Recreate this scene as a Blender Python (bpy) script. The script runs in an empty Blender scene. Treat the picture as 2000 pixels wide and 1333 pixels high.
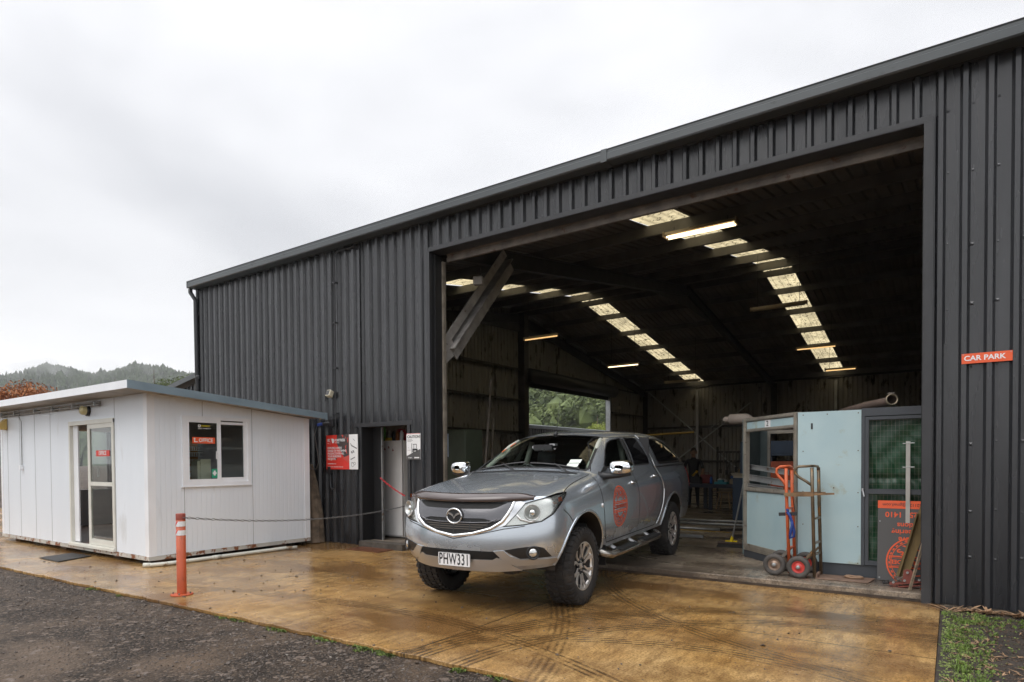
import bpy, bmesh, math, random
from mathutils import Vector, Matrix, Euler
from mathutils.bvhtree import BVHTree
R = math.radians
random.seed(7)
scn = bpy.context.scene

# ------------------------------------------------------------------ camera
cam_d = bpy.data.cameras.new('camera'); cam = bpy.data.objects.new('camera', cam_d)
scn.collection.objects.link(cam); scn.camera = cam
cam_d.sensor_width = 36.0; cam_d.lens = 1238.2*36/2000
cam_d.shift_y = (925.7-666.5)/2000
cam_d.clip_start = 0.1; cam_d.clip_end = 6000
YAW, PITCH, ROLL, EYE = 0.60674, -0.0202, -0.00658, 1.443
_f = Vector((-math.sin(YAW), math.cos(YAW), 0)); _r = Vector((math.cos(YAW), math.sin(YAW), 0)); _u = Vector((0, 0, 1))
_f2 = _f*math.cos(PITCH)+_u*math.sin(PITCH); _u2 = -_f*math.sin(PITCH)+_u*math.cos(PITCH)
_r3 = _r*math.cos(ROLL)+_u2*math.sin(ROLL); _u3 = -_r*math.sin(ROLL)+_u2*math.cos(ROLL)
cam.matrix_world = Matrix(((_r3.x, _u3.x, -_f2.x, 0), (_r3.y, _u3.y, -_f2.y, 0), (_r3.z, _u3.z, -_f2.z, EYE), (0, 0, 0, 1)))

# ------------------------------------------------------------------ world: overcast, rain cloud
world = bpy.data.worlds.new("World"); scn.world = world; world.use_nodes = True
wn = world.node_tree; wn.nodes.clear(); L = wn.links.new
out = wn.nodes.new('ShaderNodeOutputWorld'); bg = wn.nodes.new('ShaderNodeBackground')
tc = wn.nodes.new('ShaderNodeTexCoord')
sky = wn.nodes.new('ShaderNodeTexSky'); sky.sky_type = 'NISHITA'; sky.sun_disc = False
sky.sun_elevation = R(50); sky.sun_rotation = R(200); sky.dust_density = 4
mp = wn.nodes.new('ShaderNodeMapping'); mp.inputs['Scale'].default_value = (1.0, 1.0, 2.6)
nz = wn.nodes.new('ShaderNodeTexNoise'); nz.inputs['Scale'].default_value = 1.15; nz.inputs['Detail'].default_value = 4; nz.inputs['Roughness'].default_value = .48
nz.inputs['Distortion'].default_value = .35
rp = wn.nodes.new('ShaderNodeValToRGB')
rp.color_ramp.elements[0].position = .30; rp.color_ramp.elements[0].color = (3.6, 3.7, 3.95, 1)
rp.color_ramp.elements[1].position = .68; rp.color_ramp.elements[1].color = (7.4, 7.4, 7.5, 1)
e = rp.color_ramp.elements.new(.48); e.color = (5.7, 5.75, 5.95, 1)
# brighter band towards the horizon
sp = wn.nodes.new('ShaderNodeSeparateXYZ')
mr = wn.nodes.new('ShaderNodeMapRange'); mr.inputs['From Min'].default_value = 0.02; mr.inputs['From Max'].default_value = .42
mr.inputs['To Min'].default_value = 1.0; mr.inputs['To Max'].default_value = 0.0
hz = wn.nodes.new('ShaderNodeMixRGB'); hz.blend_type = 'MIX'; hz.inputs['Color2'].default_value = (7.7, 7.7, 7.75, 1)
ml = wn.nodes.new('ShaderNodeMath'); ml.operation = 'MULTIPLY'; ml.inputs[1].default_value = .72
mx = wn.nodes.new('ShaderNodeMixRGB'); mx.inputs['Fac'].default_value = .96
L(tc.outputs['Generated'], mp.inputs['Vector']); L(mp.outputs[0], nz.inputs['Vector']); L(nz.outputs['Fac'], rp.inputs['Fac'])
L(tc.outputs['Generated'], sp.inputs[0]); L(sp.outputs['Z'], mr.inputs['Value']); L(mr.outputs[0], ml.inputs[0])
L(ml.outputs[0], hz.inputs['Fac']); L(rp.outputs['Color'], hz.inputs['Color1'])
L(sky.outputs['Color'], mx.inputs['Color1']); L(hz.outputs['Color'], mx.inputs['Color2'])
# an overcast sky is about twice as bright overhead as near the horizon
zr = wn.nodes.new('ShaderNodeMapRange'); zr.inputs['From Min'].default_value = .60; zr.inputs['From Max'].default_value = .95
zr.inputs['To Min'].default_value = 1.0; zr.inputs['To Max'].default_value = 2.95; L(sp.outputs['Z'], zr.inputs['Value'])
vm = wn.nodes.new('ShaderNodeVectorMath'); vm.operation = 'SCALE'; L(mx.outputs[0], vm.inputs[0]); L(zr.outputs[0], vm.inputs['Scale'])
L(vm.outputs[0], bg.inputs['Color']); bg.inputs['Strength'].default_value = 0.128
L(bg.outputs[0], out.inputs['Surface'])

sun_d = bpy.data.lights.new('sun', 'SUN'); sun = bpy.data.objects.new('sun', sun_d); scn.collection.objects.link(sun)
sun_d.energy = 0.8; sun_d.angle = R(40); sun_d.color = (1, .97, .93)
sun.rotation_euler = (R(40), 0, R(-20))       # high behind the camera, cloud-softened
vs = scn.view_settings; vs.view_transform = 'Standard'; vs.look = 'None'; vs.exposure = 0.42; vs.gamma = 1
scn.cycles.max_bounces = 8; scn.cycles.transparent_max_bounces = 12; scn.cycles.sample_clamp_indirect = 6
scn.cycles.caustics_reflective = False; scn.cycles.caustics_refractive = False

# ------------------------------------------------------------------ helpers
class MB:
    "collects simple shapes into one mesh"
    def __init__(s, M=None): s.v = []; s.f = []; s.m = []; s.sm = []; s.M = M or Matrix(); s.cur = 0; s.smooth = False
    def add(s, vs, fs, M=None):
        n = len(s.v); T = s.M @ M if M is not None else s.M
        s.v += [T @ Vector(v) for v in vs]
        for f in fs: s.f.append([n+i for i in f]); s.m.append(s.cur); s.sm.append(s.smooth)
        return s
    def box(s, x0, x1, y0, y1, z0, z1, M=None):
        return s.add([(x0,y0,z0),(x1,y0,z0),(x1,y1,z0),(x0,y1,z0),(x0,y0,z1),(x1,y0,z1),(x1,y1,z1),(x0,y1,z1)],
                     [(0,3,2,1),(4,5,6,7),(0,1,5,4),(1,2,6,5),(2,3,7,6),(3,0,4,7)], M)
    def bar(s, a, b, w, h, up=(0,0,1)):
        a = Vector(a); b = Vector(b); d = b-a; l = d.length; d.normalize(); u = Vector(up)
        x = d.cross(u)
        if x.length < 1e-4: x = d.cross(Vector((1,0,0)))
        x.normalize(); u = x.cross(d)
        M = Matrix(((x.x,d.x,u.x,a.x),(x.y,d.y,u.y,a.y),(x.z,d.z,u.z,a.z),(0,0,0,1)))
        return s.box(-w/2, w/2, 0, l, -h/2, h/2, M)
    def tube(s, pts, r, n=10, cap=True, closed=False):
        pts = [Vector(p) for p in pts]; rs = r if isinstance(r, (list, tuple)) else [r]*len(pts)
        vs = []; fs = []; N = len(pts); prev = None
        for i, p in enumerate(pts):
            if closed: t = pts[(i+1) % N]-pts[i-1]
            else: t = pts[min(i+1, N-1)]-pts[max(i-1, 0)]
            t.normalize()
            if prev is None:
                u = t.cross(Vector((0,0,1)))
                if u.length < .05: u = t.cross(Vector((1,0,0)))
            else: u = prev-t*prev.dot(t)
            u.normalize(); prev = u; w = t.cross(u)
            for k in range(n):
                a = 2*math.pi*k/n; vs.append(p+(u*math.cos(a)+w*math.sin(a))*rs[i])
        M = N if closed else N-1
        for i in range(M):
            j = (i+1) % N
            for k in range(n): fs.append((i*n+k, i*n+(k+1) % n, j*n+(k+1) % n, j*n+k))
        if cap and not closed: fs += [tuple(range(n))[::-1], tuple((N-1)*n+k for k in range(n))]
        return s.add(vs, fs)
    def cyl(s, a, b, r, n=16): return s.tube([a, b], r, n)
    def lathe(s, prof, n=32, M=None, cap=False):
        "profile of (radius, height) turned round local z"
        vs = []; fs = []; P = len(prof)
        for k in range(n):
            a = 2*math.pi*k/n
            for r, z in prof: vs.append((r*math.cos(a), r*math.sin(a), z))
        for k in range(n):
            j = (k+1) % n
            for i in range(P-1): fs.append((k*P+i, j*P+i, j*P+i+1, k*P+i+1))
        if cap: fs += [tuple(k*P for k in range(n))[::-1], tuple(k*P+P-1 for k in range(n))]
        return s.add(vs, fs, M)
    def prism(s, poly, d, M=None, z0=0):
        "2D outline (xy) extruded along local z by d"
        n = len(poly); vs = [(x, y, z0) for x, y in poly]+[(x, y, z0+d) for x, y in poly]
        fs = [tuple(range(n))[::-1], tuple(range(n, 2*n))]+[(i, (i+1) % n, n+(i+1) % n, n+i) for i in range(n)]
        return s.add(vs, fs, M)
    def ring(s, r0, r1, d, n=48, M=None, a0=0, a1=2*math.pi, z0=0):
        full = abs(a1-a0-2*math.pi) < 1e-6; m = n if full else n+1; vs = []; fs = []
        for k in range(m):
            a = a0+(a1-a0)*k/n; c, q = math.cos(a), math.sin(a)
            vs += [(r0*c, r0*q, z0), (r1*c, r1*q, z0), (r1*c, r1*q, z0+d), (r0*c, r0*q, z0+d)]
        for k in range(n):
            j = (k+1) % m
            for i in range(4): fs.append((k*4+i, k*4+(i+1) % 4, j*4+(i+1) % 4, j*4+i))
        return s.add(vs, fs, M)
    def text(s, body, size, M, align='LEFT', bold=0.0, depth=.002, stretch=1.0, space=1.0, shear=0):
        me = text_mesh(body, size, align, bold, depth, space, shear)
        S = Matrix.Scale(stretch, 4, (1,0,0))
        s.add([v[:] for v in me[0]], me[1], M @ S); return s
    def build(s, name, mat, parent=None, bevel=0, loc=None):
        me = bpy.data.meshes.new(name)
        me.from_pydata(s.v, [], s.f)
        mats = mat if isinstance(mat, (list, tuple)) else [mat]
        for m in mats: me.materials.append(m)
        me.polygons.foreach_set('material_index', s.m); me.polygons.foreach_set('use_smooth', s.sm)
        me.update(); o = bpy.data.objects.new(name, me); scn.collection.objects.link(o)
        if parent: o.parent = parent
        if loc: o.location = loc
        if bevel:
            b = o.modifiers.new('bevel', 'BEVEL'); b.width = bevel; b.segments = 2; b.limit_method = 'ANGLE'
        return o

_tcache = {}
def text_mesh(body, size, align, bold, depth, space=1.0, shear=0):
    k = (body, size, align, bold, depth, space, shear)
    if k in _tcache: return _tcache[k]
    cu = bpy.data.curves.new('t', 'FONT'); cu.body = body; cu.size = size; cu.align_x = align; cu.align_y = 'CENTER'
    cu.offset = bold*size; cu.extrude = depth/2; cu.resolution_u = 3; cu.space_character = space; cu.shear = shear
    o = bpy.data.objects.new('t', cu); scn.collection.objects.link(o)
    dg = bpy.context.evaluated_depsgraph_get(); me = bpy.data.meshes.new_from_object(o.evaluated_get(dg))
    r = ([v.co.copy() for v in me.vertices], [tuple(p.vertices) for p in me.polygons])
    bpy.data.objects.remove(o); bpy.data.curves.remove(cu); bpy.data.meshes.remove(me)
    _tcache[k] = r; return r

def T3(x, y, z, rz=0, rx=0, ry=0): return Matrix.Translation((x, y, z)) @ Euler((rx, ry, rz)).to_matrix().to_4x4()
FACE_S = T3(0,0,0,0,R(90))            # xy outline stood up in the XZ plane, facing -Y
def wallM(x, y, z, rz=0, tilt=0): return Matrix.Translation((x, y, z)) @ Matrix.Rotation(rz, 4, 'Z') @ Matrix.Rotation(R(90)+tilt, 4, 'X')
def thing(name, label, cat, loc=(0,0,0), rz=0, group=None):
    o = bpy.data.objects.new(name, None); scn.collection.objects.link(o); o.empty_display_size = .2
    o.location = loc; o.rotation_euler = (0,0,rz); return tag(o, label, cat, group)
def tag(o, label, cat, group=None):
    o['label'] = label; o['category'] = cat
    if group: o['group'] = group
    return o
def struct(o, label=None, cat=None, kind='structure'):
    o['kind'] = kind
    if label: o['label'] = label
    if cat: o['category'] = cat
    return o
def copy_thing(o, loc, rz=None, label=None):
    c = o.copy(); scn.collection.objects.link(c); c.location = loc
    if rz is not None: c.rotation_euler = (0,0,rz)
    if label: c['label'] = label
    for ch in list(o.children):
        d = ch.copy(); scn.collection.objects.link(d); d.parent = c
        for g in ch.children:
            q = g.copy(); scn.collection.objects.link(q); q.parent = d
    return c
def arc(cx, cy, r, a0, a1, n): return [(cx+r*math.cos(R(a0+(a1-a0)*i/n)), cy+r*math.sin(R(a0+(a1-a0)*i/n))) for i in range(n+1)]
def rrect(x0, y0, x1, y1, r, n=3):
    return arc(x1-r, y0+r, r, -90, 0, n)+arc(x1-r, y1-r, r, 0, 90, n)+arc(x0+r, y1-r, r, 90, 180, n)+arc(x0+r, y0+r, r, 180, 270, n)

# ------------------------------------------------------------------ materials
def mat(name, col, rough=.5, metal=0, var=.0, vscale=3, col2=None, bump=0, bscale=40, spec=.5, coat=0, dirt=None, dscale=4, dpos=.6, rvar=0, stretch=(1,1,1), dwidth=.08, coatrough=.05):
    m = bpy.data.materials.new(name); m.use_nodes = True; nt = m.node_tree; b = nt.nodes['Principled BSDF']; K = nt.links.new
    b.inputs['Roughness'].default_value = rough; b.inputs['Metallic'].default_value = metal
    b.inputs['Specular IOR Level'].default_value = spec; b.inputs['Coat Weight'].default_value = coat; b.inputs['Coat Roughness'].default_value = coatrough
    c = (*col, 1); b.inputs['Base Color'].default_value = c
    t = nt.nodes.new('ShaderNodeTexCoord'); mp = nt.nodes.new('ShaderNodeMapping'); mp.inputs['Scale'].default_value = stretch
    K(t.outputs['Object'], mp.inputs['Vector'])
    src = None
    if var or col2:
        n = nt.nodes.new('ShaderNodeTexNoise'); n.inputs['Scale'].default_value = vscale; n.inputs['Detail'].default_value = 5; K(mp.outputs[0], n.inputs['Vector'])
        r = nt.nodes.new('ShaderNodeValToRGB'); r.color_ramp.elements[0].position = .32; r.color_ramp.elements[1].position = .68
        r.color_ramp.elements[0].color = (*[x*(1-var) for x in col], 1); r.color_ramp.elements[1].color = (*(col2 or [min(1, x*(1+var)) for x in col]), 1)
        K(n.outputs['Fac'], r.inputs['Fac']); src = r.outputs['Color']
    if dirt:
        n = nt.nodes.new('ShaderNodeTexNoise'); n.inputs['Scale'].default_value = dscale; n.inputs['Detail'].default_value = 8; n.inputs['Roughness'].default_value = .65; K(mp.outputs[0], n.inputs['Vector'])
        r = nt.nodes.new('ShaderNodeValToRGB'); r.color_ramp.elements[0].position = dpos; r.color_ramp.elements[1].position = dpos+dwidth
        r.color_ramp.elements[0].color = (0,0,0,1); r.color_ramp.elements[1].color = (1,1,1,1); K(n.outputs['Fac'], r.inputs['Fac'])
        x = nt.nodes.new('ShaderNodeMixRGB'); x.inputs['Color1'].default_value = c; x.inputs['Color2'].default_value = (*dirt, 1)
        K(r.outputs['Color'], x.inputs['Fac'])
        if src: K(src, x.inputs['Color1'])
        src = x.outputs['Color']
    if src: K(src, b.inputs['Base Color'])
    if rvar:
        n = nt.nodes.new('ShaderNodeTexNoise'); n.inputs['Scale'].default_value = vscale*1.7; n.inputs['Detail'].default_value = 4; K(mp.outputs[0], n.inputs['Vector'])
        q = nt.nodes.new('ShaderNodeMapRange'); q.inputs['To Min'].default_value = max(.02, rough-rvar); q.inputs['To Max'].default_value = min(1, rough+rvar)
        q.inputs['From Min'].default_value = .3; q.inputs['From Max'].default_value = .7
        K(n.outputs['Fac'], q.inputs['Value']); K(q.outputs[0], b.inputs['Roughness'])
    if bump:
        n = nt.nodes.new('ShaderNodeTexNoise'); n.inputs['Scale'].default_value = bscale; n.inputs['Detail'].default_value = 4; K(mp.outputs[0], n.inputs['Vector'])
        u = nt.nodes.new('ShaderNodeBump'); u.inputs['Strength'].default_value = bump; u.inputs['Distance'].default_value = .01
        K(n.outputs['Fac'], u.inputs['Height']); K(u.outputs[0], b.inputs['Normal'])
    return m
def emis(name, col, s):
    m = bpy.data.materials.new(name); m.use_nodes = True; b = m.node_tree.nodes['Principled BSDF']
    b.inputs['Base Color'].default_value = (*col, 1); b.inputs['Emission Color'].default_value = (*col, 1); b.inputs['Emission Strength'].default_value = s; return m
def glass(name, tint=(.75,.8,.78), fac=.0, rough=.02):
    "thin pane: fresnel reflection over a tinted clear layer; fac adds a dark film"
    m = bpy.data.materials.new(name); m.use_nodes = True; nt = m.node_tree; nt.nodes.clear(); K = nt.links.new
    o = nt.nodes.new('ShaderNodeOutputMaterial'); g = nt.nodes.new('ShaderNodeBsdfGlossy'); g.inputs['Roughness'].default_value = rough
    t = nt.nodes.new('ShaderNodeBsdfTransparent'); t.inputs['Color'].default_value = (*tint, 1)
    lw = nt.nodes.new('ShaderNodeLayerWeight'); lw.inputs['Blend'].default_value = .5; pw = nt.nodes.new('ShaderNodeMath'); pw.operation = 'POWER'; pw.inputs[1].default_value = 4.2
    fr = nt.nodes.new('ShaderNodeMath'); fr.operation = 'MULTIPLY_ADD'; fr.inputs[1].default_value = .9; fr.inputs[2].default_value = .045+fac*.25; fr.use_clamp = True; K(lw.outputs['Facing'], pw.inputs[0]); K(pw.outputs[0], fr.inputs[0]); mx = nt.nodes.new('ShaderNodeMixShader')
    K(fr.outputs[0], mx.inputs['Fac']); K(t.outputs[0], mx.inputs[1]); K(g.outputs[0], mx.inputs[2]); K(mx.outputs[0], o.inputs['Surface']); return m
M_blk = mat('black_plastic', (.018,.018,.019), .45)
# ================================================================== ground, apron, hills
def concrete_mat(name, base, dark, light, wet=(.10, .42), arcs=(), joints=(), scale=1.0):
    m = bpy.data.materials.new(name); m.use_nodes = True; nt = m.node_tree; b = nt.nodes['Principled BSDF']; K = nt.links.new; N = nt.nodes.new
    t = N('ShaderNodeTexCoord'); P = t.outputs['Object']
    def noise(s, d=6, r=.6, st=None, w=None):
        n = N('ShaderNodeTexNoise'); n.inputs['Scale'].default_value = s; n.inputs['Detail'].default_value = d; n.inputs['Roughness'].default_value = r
        if st:
            q = N('ShaderNodeMapping'); q.inputs['Scale'].default_value = st[0]; q.inputs['Rotation'].default_value = (0,0,st[1]); K(P, q.inputs[0]); K(q.outputs[0], n.inputs['Vector'])
        else: K(P, n.inputs['Vector'])
        return n.outputs['Fac']
    def ramp(x, a, c0, z, c1):
        r = N('ShaderNodeValToRGB'); r.color_ramp.elements[0].position = a; r.color_ramp.elements[1].position = z
        r.color_ramp.elements[0].color = (*c0, 1); r.color_ramp.elements[1].color = (*c1, 1); K(x, r.inputs[0]); return r.outputs[0]
    def mix(f, a, c, bl='MIX'):
        x = N('ShaderNodeMixRGB'); x.blend_type = bl
        for s, v in ((0, f), (1, a), (2, c)):
            if isinstance(v, (int, float)): x.inputs[s].default_value = v
            elif isinstance(v, tuple): x.inputs[s].default_value = (*v, 1)
            else: K(v, x.inputs[s])
        return x.outputs[0]
    def mth(op, a, c=None, d=None):
        x = N('ShaderNodeMath'); x.operation = op; x.use_clamp = False
        for i, v in enumerate((a, c, d)):
            if v is None: continue
            if isinstance(v, (int, float)): x.inputs[i].default_value = v
            else: K(v, x.inputs[i])
        return x.outputs[0]
    W_, B_ = (1,1,1), (0,0,0)
    col = mix(ramp(noise(.9*scale), .35, B_, .65, W_), base, light)
    col = mix(ramp(noise(.55*scale, 7, .62, ((1, 2.2, 1), .5)), .44, B_, .60, (.9,)*3), col, dark)
    col = mix(ramp(noise(5, 6, .7), .42, B_, .72, (.5,)*3), col, dark)
    col = mix(ramp(noise(13, 6, .72, ((1, .22, 1), -.12)), .40, (.55,)*3, .58, B_), col, dark)
    col = mix(ramp(noise(60, 3, .7), .38, (.6,)*3, .55, B_), col, tuple(c*.7 for c in dark))
    sx = N('ShaderNodeSeparateXYZ'); K(P, sx.inputs[0])
    wob = mth('MULTIPLY', mth('SUBTRACT', noise(.8, 2), .5), .25)
    brk = ramp(noise(6, 4, .6, ((1, 1, 1), .3)), .30, B_, .55, W_)
    trk = None
    for cx, cy, r, w, s in arcs:
        v = N('ShaderNodeVectorMath'); v.operation = 'DISTANCE'; K(P, v.inputs[0]); v.inputs[1].default_value = (cx, cy, 0)
        dd = mth('ABSOLUTE', mth('SUBTRACT', mth('ADD', v.outputs['Value'], wob), r))
        band = mth('SMOOTH_MIN', 1.0, mth('MAXIMUM', mth('MULTIPLY', mth('SUBTRACT', w, dd), 18), 0), .1)
        rib = mth('ADD', mth('MULTIPLY', mth('SINE', mth('MULTIPLY', v.outputs['Value'], 2*math.pi/.055)), .45), .5)
        x = mth('MULTIPLY', mth('MULTIPLY', band, rib), s)
        trk = x if trk is None else mth('MAXIMUM', trk, x)
    if trk is not None:
        f = mth('MULTIPLY', trk, brk); col = mix(f, col, tuple(c*.35 for c in dark))
    for axis, pos, w in joints:
        dd = mth('ABSOLUTE', mth('SUBTRACT', mth('ADD', sx.outputs[axis], mth('MULTIPLY', mth('SUBTRACT', noise(3, 2), .5), .03)), pos))
        col = mix(mth('MULTIPLY', mth('LESS_THAN', dd, w), .75), col, (.02, .014, .009))
    K(col, b.inputs['Base Color'])
    rr = N('ShaderNodeMapRange'); rr.inputs['From Min'].default_value = .38; rr.inputs['From Max'].default_value = .62
    rr.inputs['To Min'].default_value = wet[0]; rr.inputs['To Max'].default_value = wet[1]
    K(noise(.7*scale, 5, .5, ((.8, 1.4, 1), .4)), rr.inputs[0])
    fine = mth('ADD', rr.outputs[0], mth('MULTIPLY', mth('SUBTRACT', noise(30, 3), .5), .12)); K(fine, b.inputs['Roughness'])
    b.inputs['Specular IOR Level'].default_value = .5
    bp = N('ShaderNodeBump'); bp.inputs['Strength'].default_value = .35; bp.inputs['Distance'].default_value = .004
    K(mth('ADD', noise(90, 3), mth('MULTIPLY', noise(9, 4), 1.2)), bp.inputs['Height']); K(bp.outputs[0], b.inputs['Normal'])
    return m

M_apron = concrete_mat('wet_ochre_concrete', (.47, .262, .078), (.155, .078, .027), (.58, .385, .17), (.04, .36),
    arcs=((-.2, 3.4, 3.1, .17, 1.0), (-.2, 3.4, 2.66, .13, .9), (-4.6, -1.9, 6.3, .13, .9), (-1.4, 2.6, 2.2, .12, .8), (-9.5, 1.2, 7.6, .15, .7), (.9, 9.6, 5.1, .12, .7)),
    joints=((0, -3.38, .009), (0, -6.86, .010), (0, -10.3, .010), (0, -13.8, .010), (1, 5.45, .007)))
M_floor = concrete_mat('worn_grey_floor', (.30, .235, .17), (.075, .056, .042), (.46, .38, .29), (.16, .6), scale=1.1,
    joints=((0, -4.6, .008), (1, 12.0, .006), (1, 17.5, .006)))
def gravel_mat():
    m = bpy.data.materials.new('tar_and_gravel'); m.use_nodes = True; nt = m.node_tree; b = nt.nodes['Principled BSDF']; K = nt.links.new; N = nt.nodes.new
    t = N('ShaderNodeTexCoord'); v = N('ShaderNodeTexVoronoi'); v.inputs['Scale'].default_value = 58; K(t.outputs['Object'], v.inputs['Vector'])
    v2 = N('ShaderNodeTexVoronoi'); v2.inputs['Scale'].default_value = 24; K(t.outputs['Object'], v2.inputs['Vector'])
    s1 = N('ShaderNodeSeparateColor'); K(v.outputs['Color'], s1.inputs[0]); s2 = N('ShaderNodeSeparateColor'); K(v2.outputs['Color'], s2.inputs[0])
    r = N('ShaderNodeValToRGB'); r.color_ramp.elements[0].position = .1; r.color_ramp.elements[0].color = (.013,.009,.006,1); r.color_ramp.elements[1].position = 1; r.color_ramp.elements[1].color = (.130,.096,.070,1)
    e = r.color_ramp.elements.new(.75); e.color = (.034,.024,.017,1); K(s1.outputs[0], r.inputs[0])
    n = N('ShaderNodeTexNoise'); n.inputs['Scale'].default_value = .9; n.inputs['Detail'].default_value = 7; n.inputs['Roughness'].default_value = .6; K(t.outputs['Object'], n.inputs['Vector'])
    r2 = N('ShaderNodeValToRGB'); r2.color_ramp.elements[0].position = .45; r2.color_ramp.elements[1].position = .62; r2.color_ramp.elements[1].color = (.75,.75,.75,1); K(n.outputs['Fac'], r2.inputs[0])
    mx = N('ShaderNodeMixRGB'); K(r2.outputs[0], mx.inputs[0]); K(r.outputs[0], mx.inputs[1]); mx.inputs[2].default_value = (.105,.070,.044,1)
    r3 = N('ShaderNodeMath'); r3.operation = 'GREATER_THAN'; r3.inputs[1].default_value = .955; K(s2.outputs[1], r3.inputs[0])
    m3 = N('ShaderNodeMixRGB'); K(r3.outputs[0], m3.inputs[0]); K(mx.outputs[0], m3.inputs[1]); m3.inputs[2].default_value = (.13,.10,.08,1); K(m3.outputs[0], b.inputs['Base Color'])
    q = N('ShaderNodeMapRange'); q.inputs['From Min'].default_value = .4; q.inputs['From Max'].default_value = .65; q.inputs['To Min'].default_value = .72; q.inputs['To Max'].default_value = .48; K(n.outputs['Fac'], q.inputs[0]); K(q.outputs[0], b.inputs['Roughness'])
    b.inputs['Specular IOR Level'].default_value = .22
    iv = N('ShaderNodeMath'); iv.operation = 'MULTIPLY'; iv.inputs[1].default_value = -1; K(v.outputs['Distance'], iv.inputs[0])
    u = N('ShaderNodeBump'); u.inputs['Strength'].default_value = .6; u.inputs['Distance'].default_value = .010; K(iv.outputs[0], u.inputs['Height']); K(u.outputs[0], b.inputs['Normal']); return m
M_gravel = gravel_mat()
M_soil = mat('dark_soil', (.032, .024, .018), .8, var=.5, vscale=5, bump=1, bscale=60, dirt=(.09, .10, .03), dscale=9, dpos=.60, dwidth=.1)
M_stone = mat('gravel_stone', (.062, .046, .035), .5, var=.5, vscale=30)
M_stonel = mat('pale_stone', (.17, .145, .12), .55, var=.3, vscale=30)
M_leafb = mat('weed_leaf', (.14, .21, .04), .55, var=.3, vscale=9)
M_leafd = mat('moss_green', (.10, .14, .025), .8, var=.4, vscale=20)
M_dry = mat('dry_leaf', (.30, .19, .11), .8, var=.3, vscale=12)

# one ground sheet to the horizon, the apron and floor laid on it
g = MB(); n = 24; S = 2600
g.add([(-S,-S,-.035),(S,-S,-.035),(S,S,-.035),(-S,S,-.035)], [(0,1,2,3)])
struct(g.build('ground', M_gravel))
EDGE = ((-45, 2.6), (-11, 3.21), (-8.7, 3.28), (-6.9, 3.33), (-5.2, 3.39), (-3.4, 3.44), (0, 3.50))
def edge(x):
    for (a, p), (b, q) in zip(EDGE, EDGE[1:]):
        if x <= b: return p+(q-p)*(x-a)/(b-a)
    return EDGE[-1][1]
rnd = random.Random(71); ex = [-45]+[-13+.05*k for k in range(259)]
g = MB(); g.prism([(x, edge(x)+(rnd.gauss(0,.006)+.012*math.sin(x*3.1)*math.sin(x*7.7) if -12.9 < x < -.2 else 0)) for x in ex]+[(-.085, edge(0)), (-.085, 7.54), (-45, 7.54)], .034, None, -.034)
struct(g.build('concrete_apron', M_apron, bevel=.005))
g = MB(); g.box(-13.45, 6.35, 7.53, 32.0, -.03, .085); struct(g.build('shed_floor', M_floor, bevel=.01))
g = MB(); g.box(-.082, 8, 3.0, 7.50, -.034, -.006); struct(g.build('soil_bed', M_soil))
# steel floor track along the door threshold
def scatter(name, matl, pts, size, seed, flat=.6):
    rnd = random.Random(seed); m = MB()
    base = [(1,0,0),(-1,0,0),(0,1,0),(0,-1,0),(0,0,1),(0,0,-1)]
    fs = [(0,2,4),(2,1,4),(1,3,4),(3,0,4),(2,0,5),(1,2,5),(3,1,5),(0,3,5)]
    for x, y, z, sc in pts:
        r = size*sc*rnd.uniform(.5, 1.3)
        M = Matrix.Translation((x, y, z+r*flat*.3)) @ Euler((rnd.uniform(-.5,.5), rnd.uniform(-.5,.5), rnd.uniform(0,6.28))).to_matrix().to_4x4() @ Matrix.Diagonal((r*rnd.uniform(.7,1.3), r*rnd.uniform(.6,1.1), r*flat, 1))
        m.add(base, fs, M)
    return m.build(name, matl)
rnd = random.Random(3)
pts = []
for i in range(13000):
    x = rnd.uniform(-13, -1.2); y = edge(x)-.01-abs(rnd.gauss(0, .9))
    if y > .9: pts.append((x, y, -.036, 1 if rnd.random() < .93 else 2.0))
struct(scatter('gravel', M_stone, pts, .0095, 5), 'loose dark gravel lying on the tar beside the concrete', 'gravel', 'stuff')
pts = []
for i in range(520): x = rnd.uniform(-13, -1.5); pts.append((x, edge(x)-.02-abs(rnd.gauss(0, .35)), -.036, rnd.choice((1, 1, 1.8))))
struct(scatter('pale_gravel', M_stonel, pts, .0065, 6), 'pale stone chips strewn along the edge of the concrete', 'gravel', 'stuff')
pts = [(rnd.uniform(-12, -.3), rnd.uniform(3.25, 7.2), 0, rnd.choice((.7, 1, 1.4))) for i in range(380)]+[(rnd.gauss(-6.4,.8), rnd.gauss(5.2, .5), 0, rnd.choice((.8, 1.2, 1.7))) for i in range(45)]
struct(scatter('grit', M_stone, pts, .011, 8), 'dark crumbs of grit scattered over the wet concrete', 'grit', 'stuff')
pts = [(rnd.uniform(0, 2.5), rnd.uniform(3.6, 7.3), -.006, 1) for i in range(6500)]
struct(scatter('soil_crumbs', mat('soil_crumb', (.035,.024,.017), .8, var=.7, vscale=60, col2=(.12,.075,.045)), pts, .011, 9), 'dark earth crumbs on the bed by the shed wall', 'soil', 'stuff')

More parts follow.
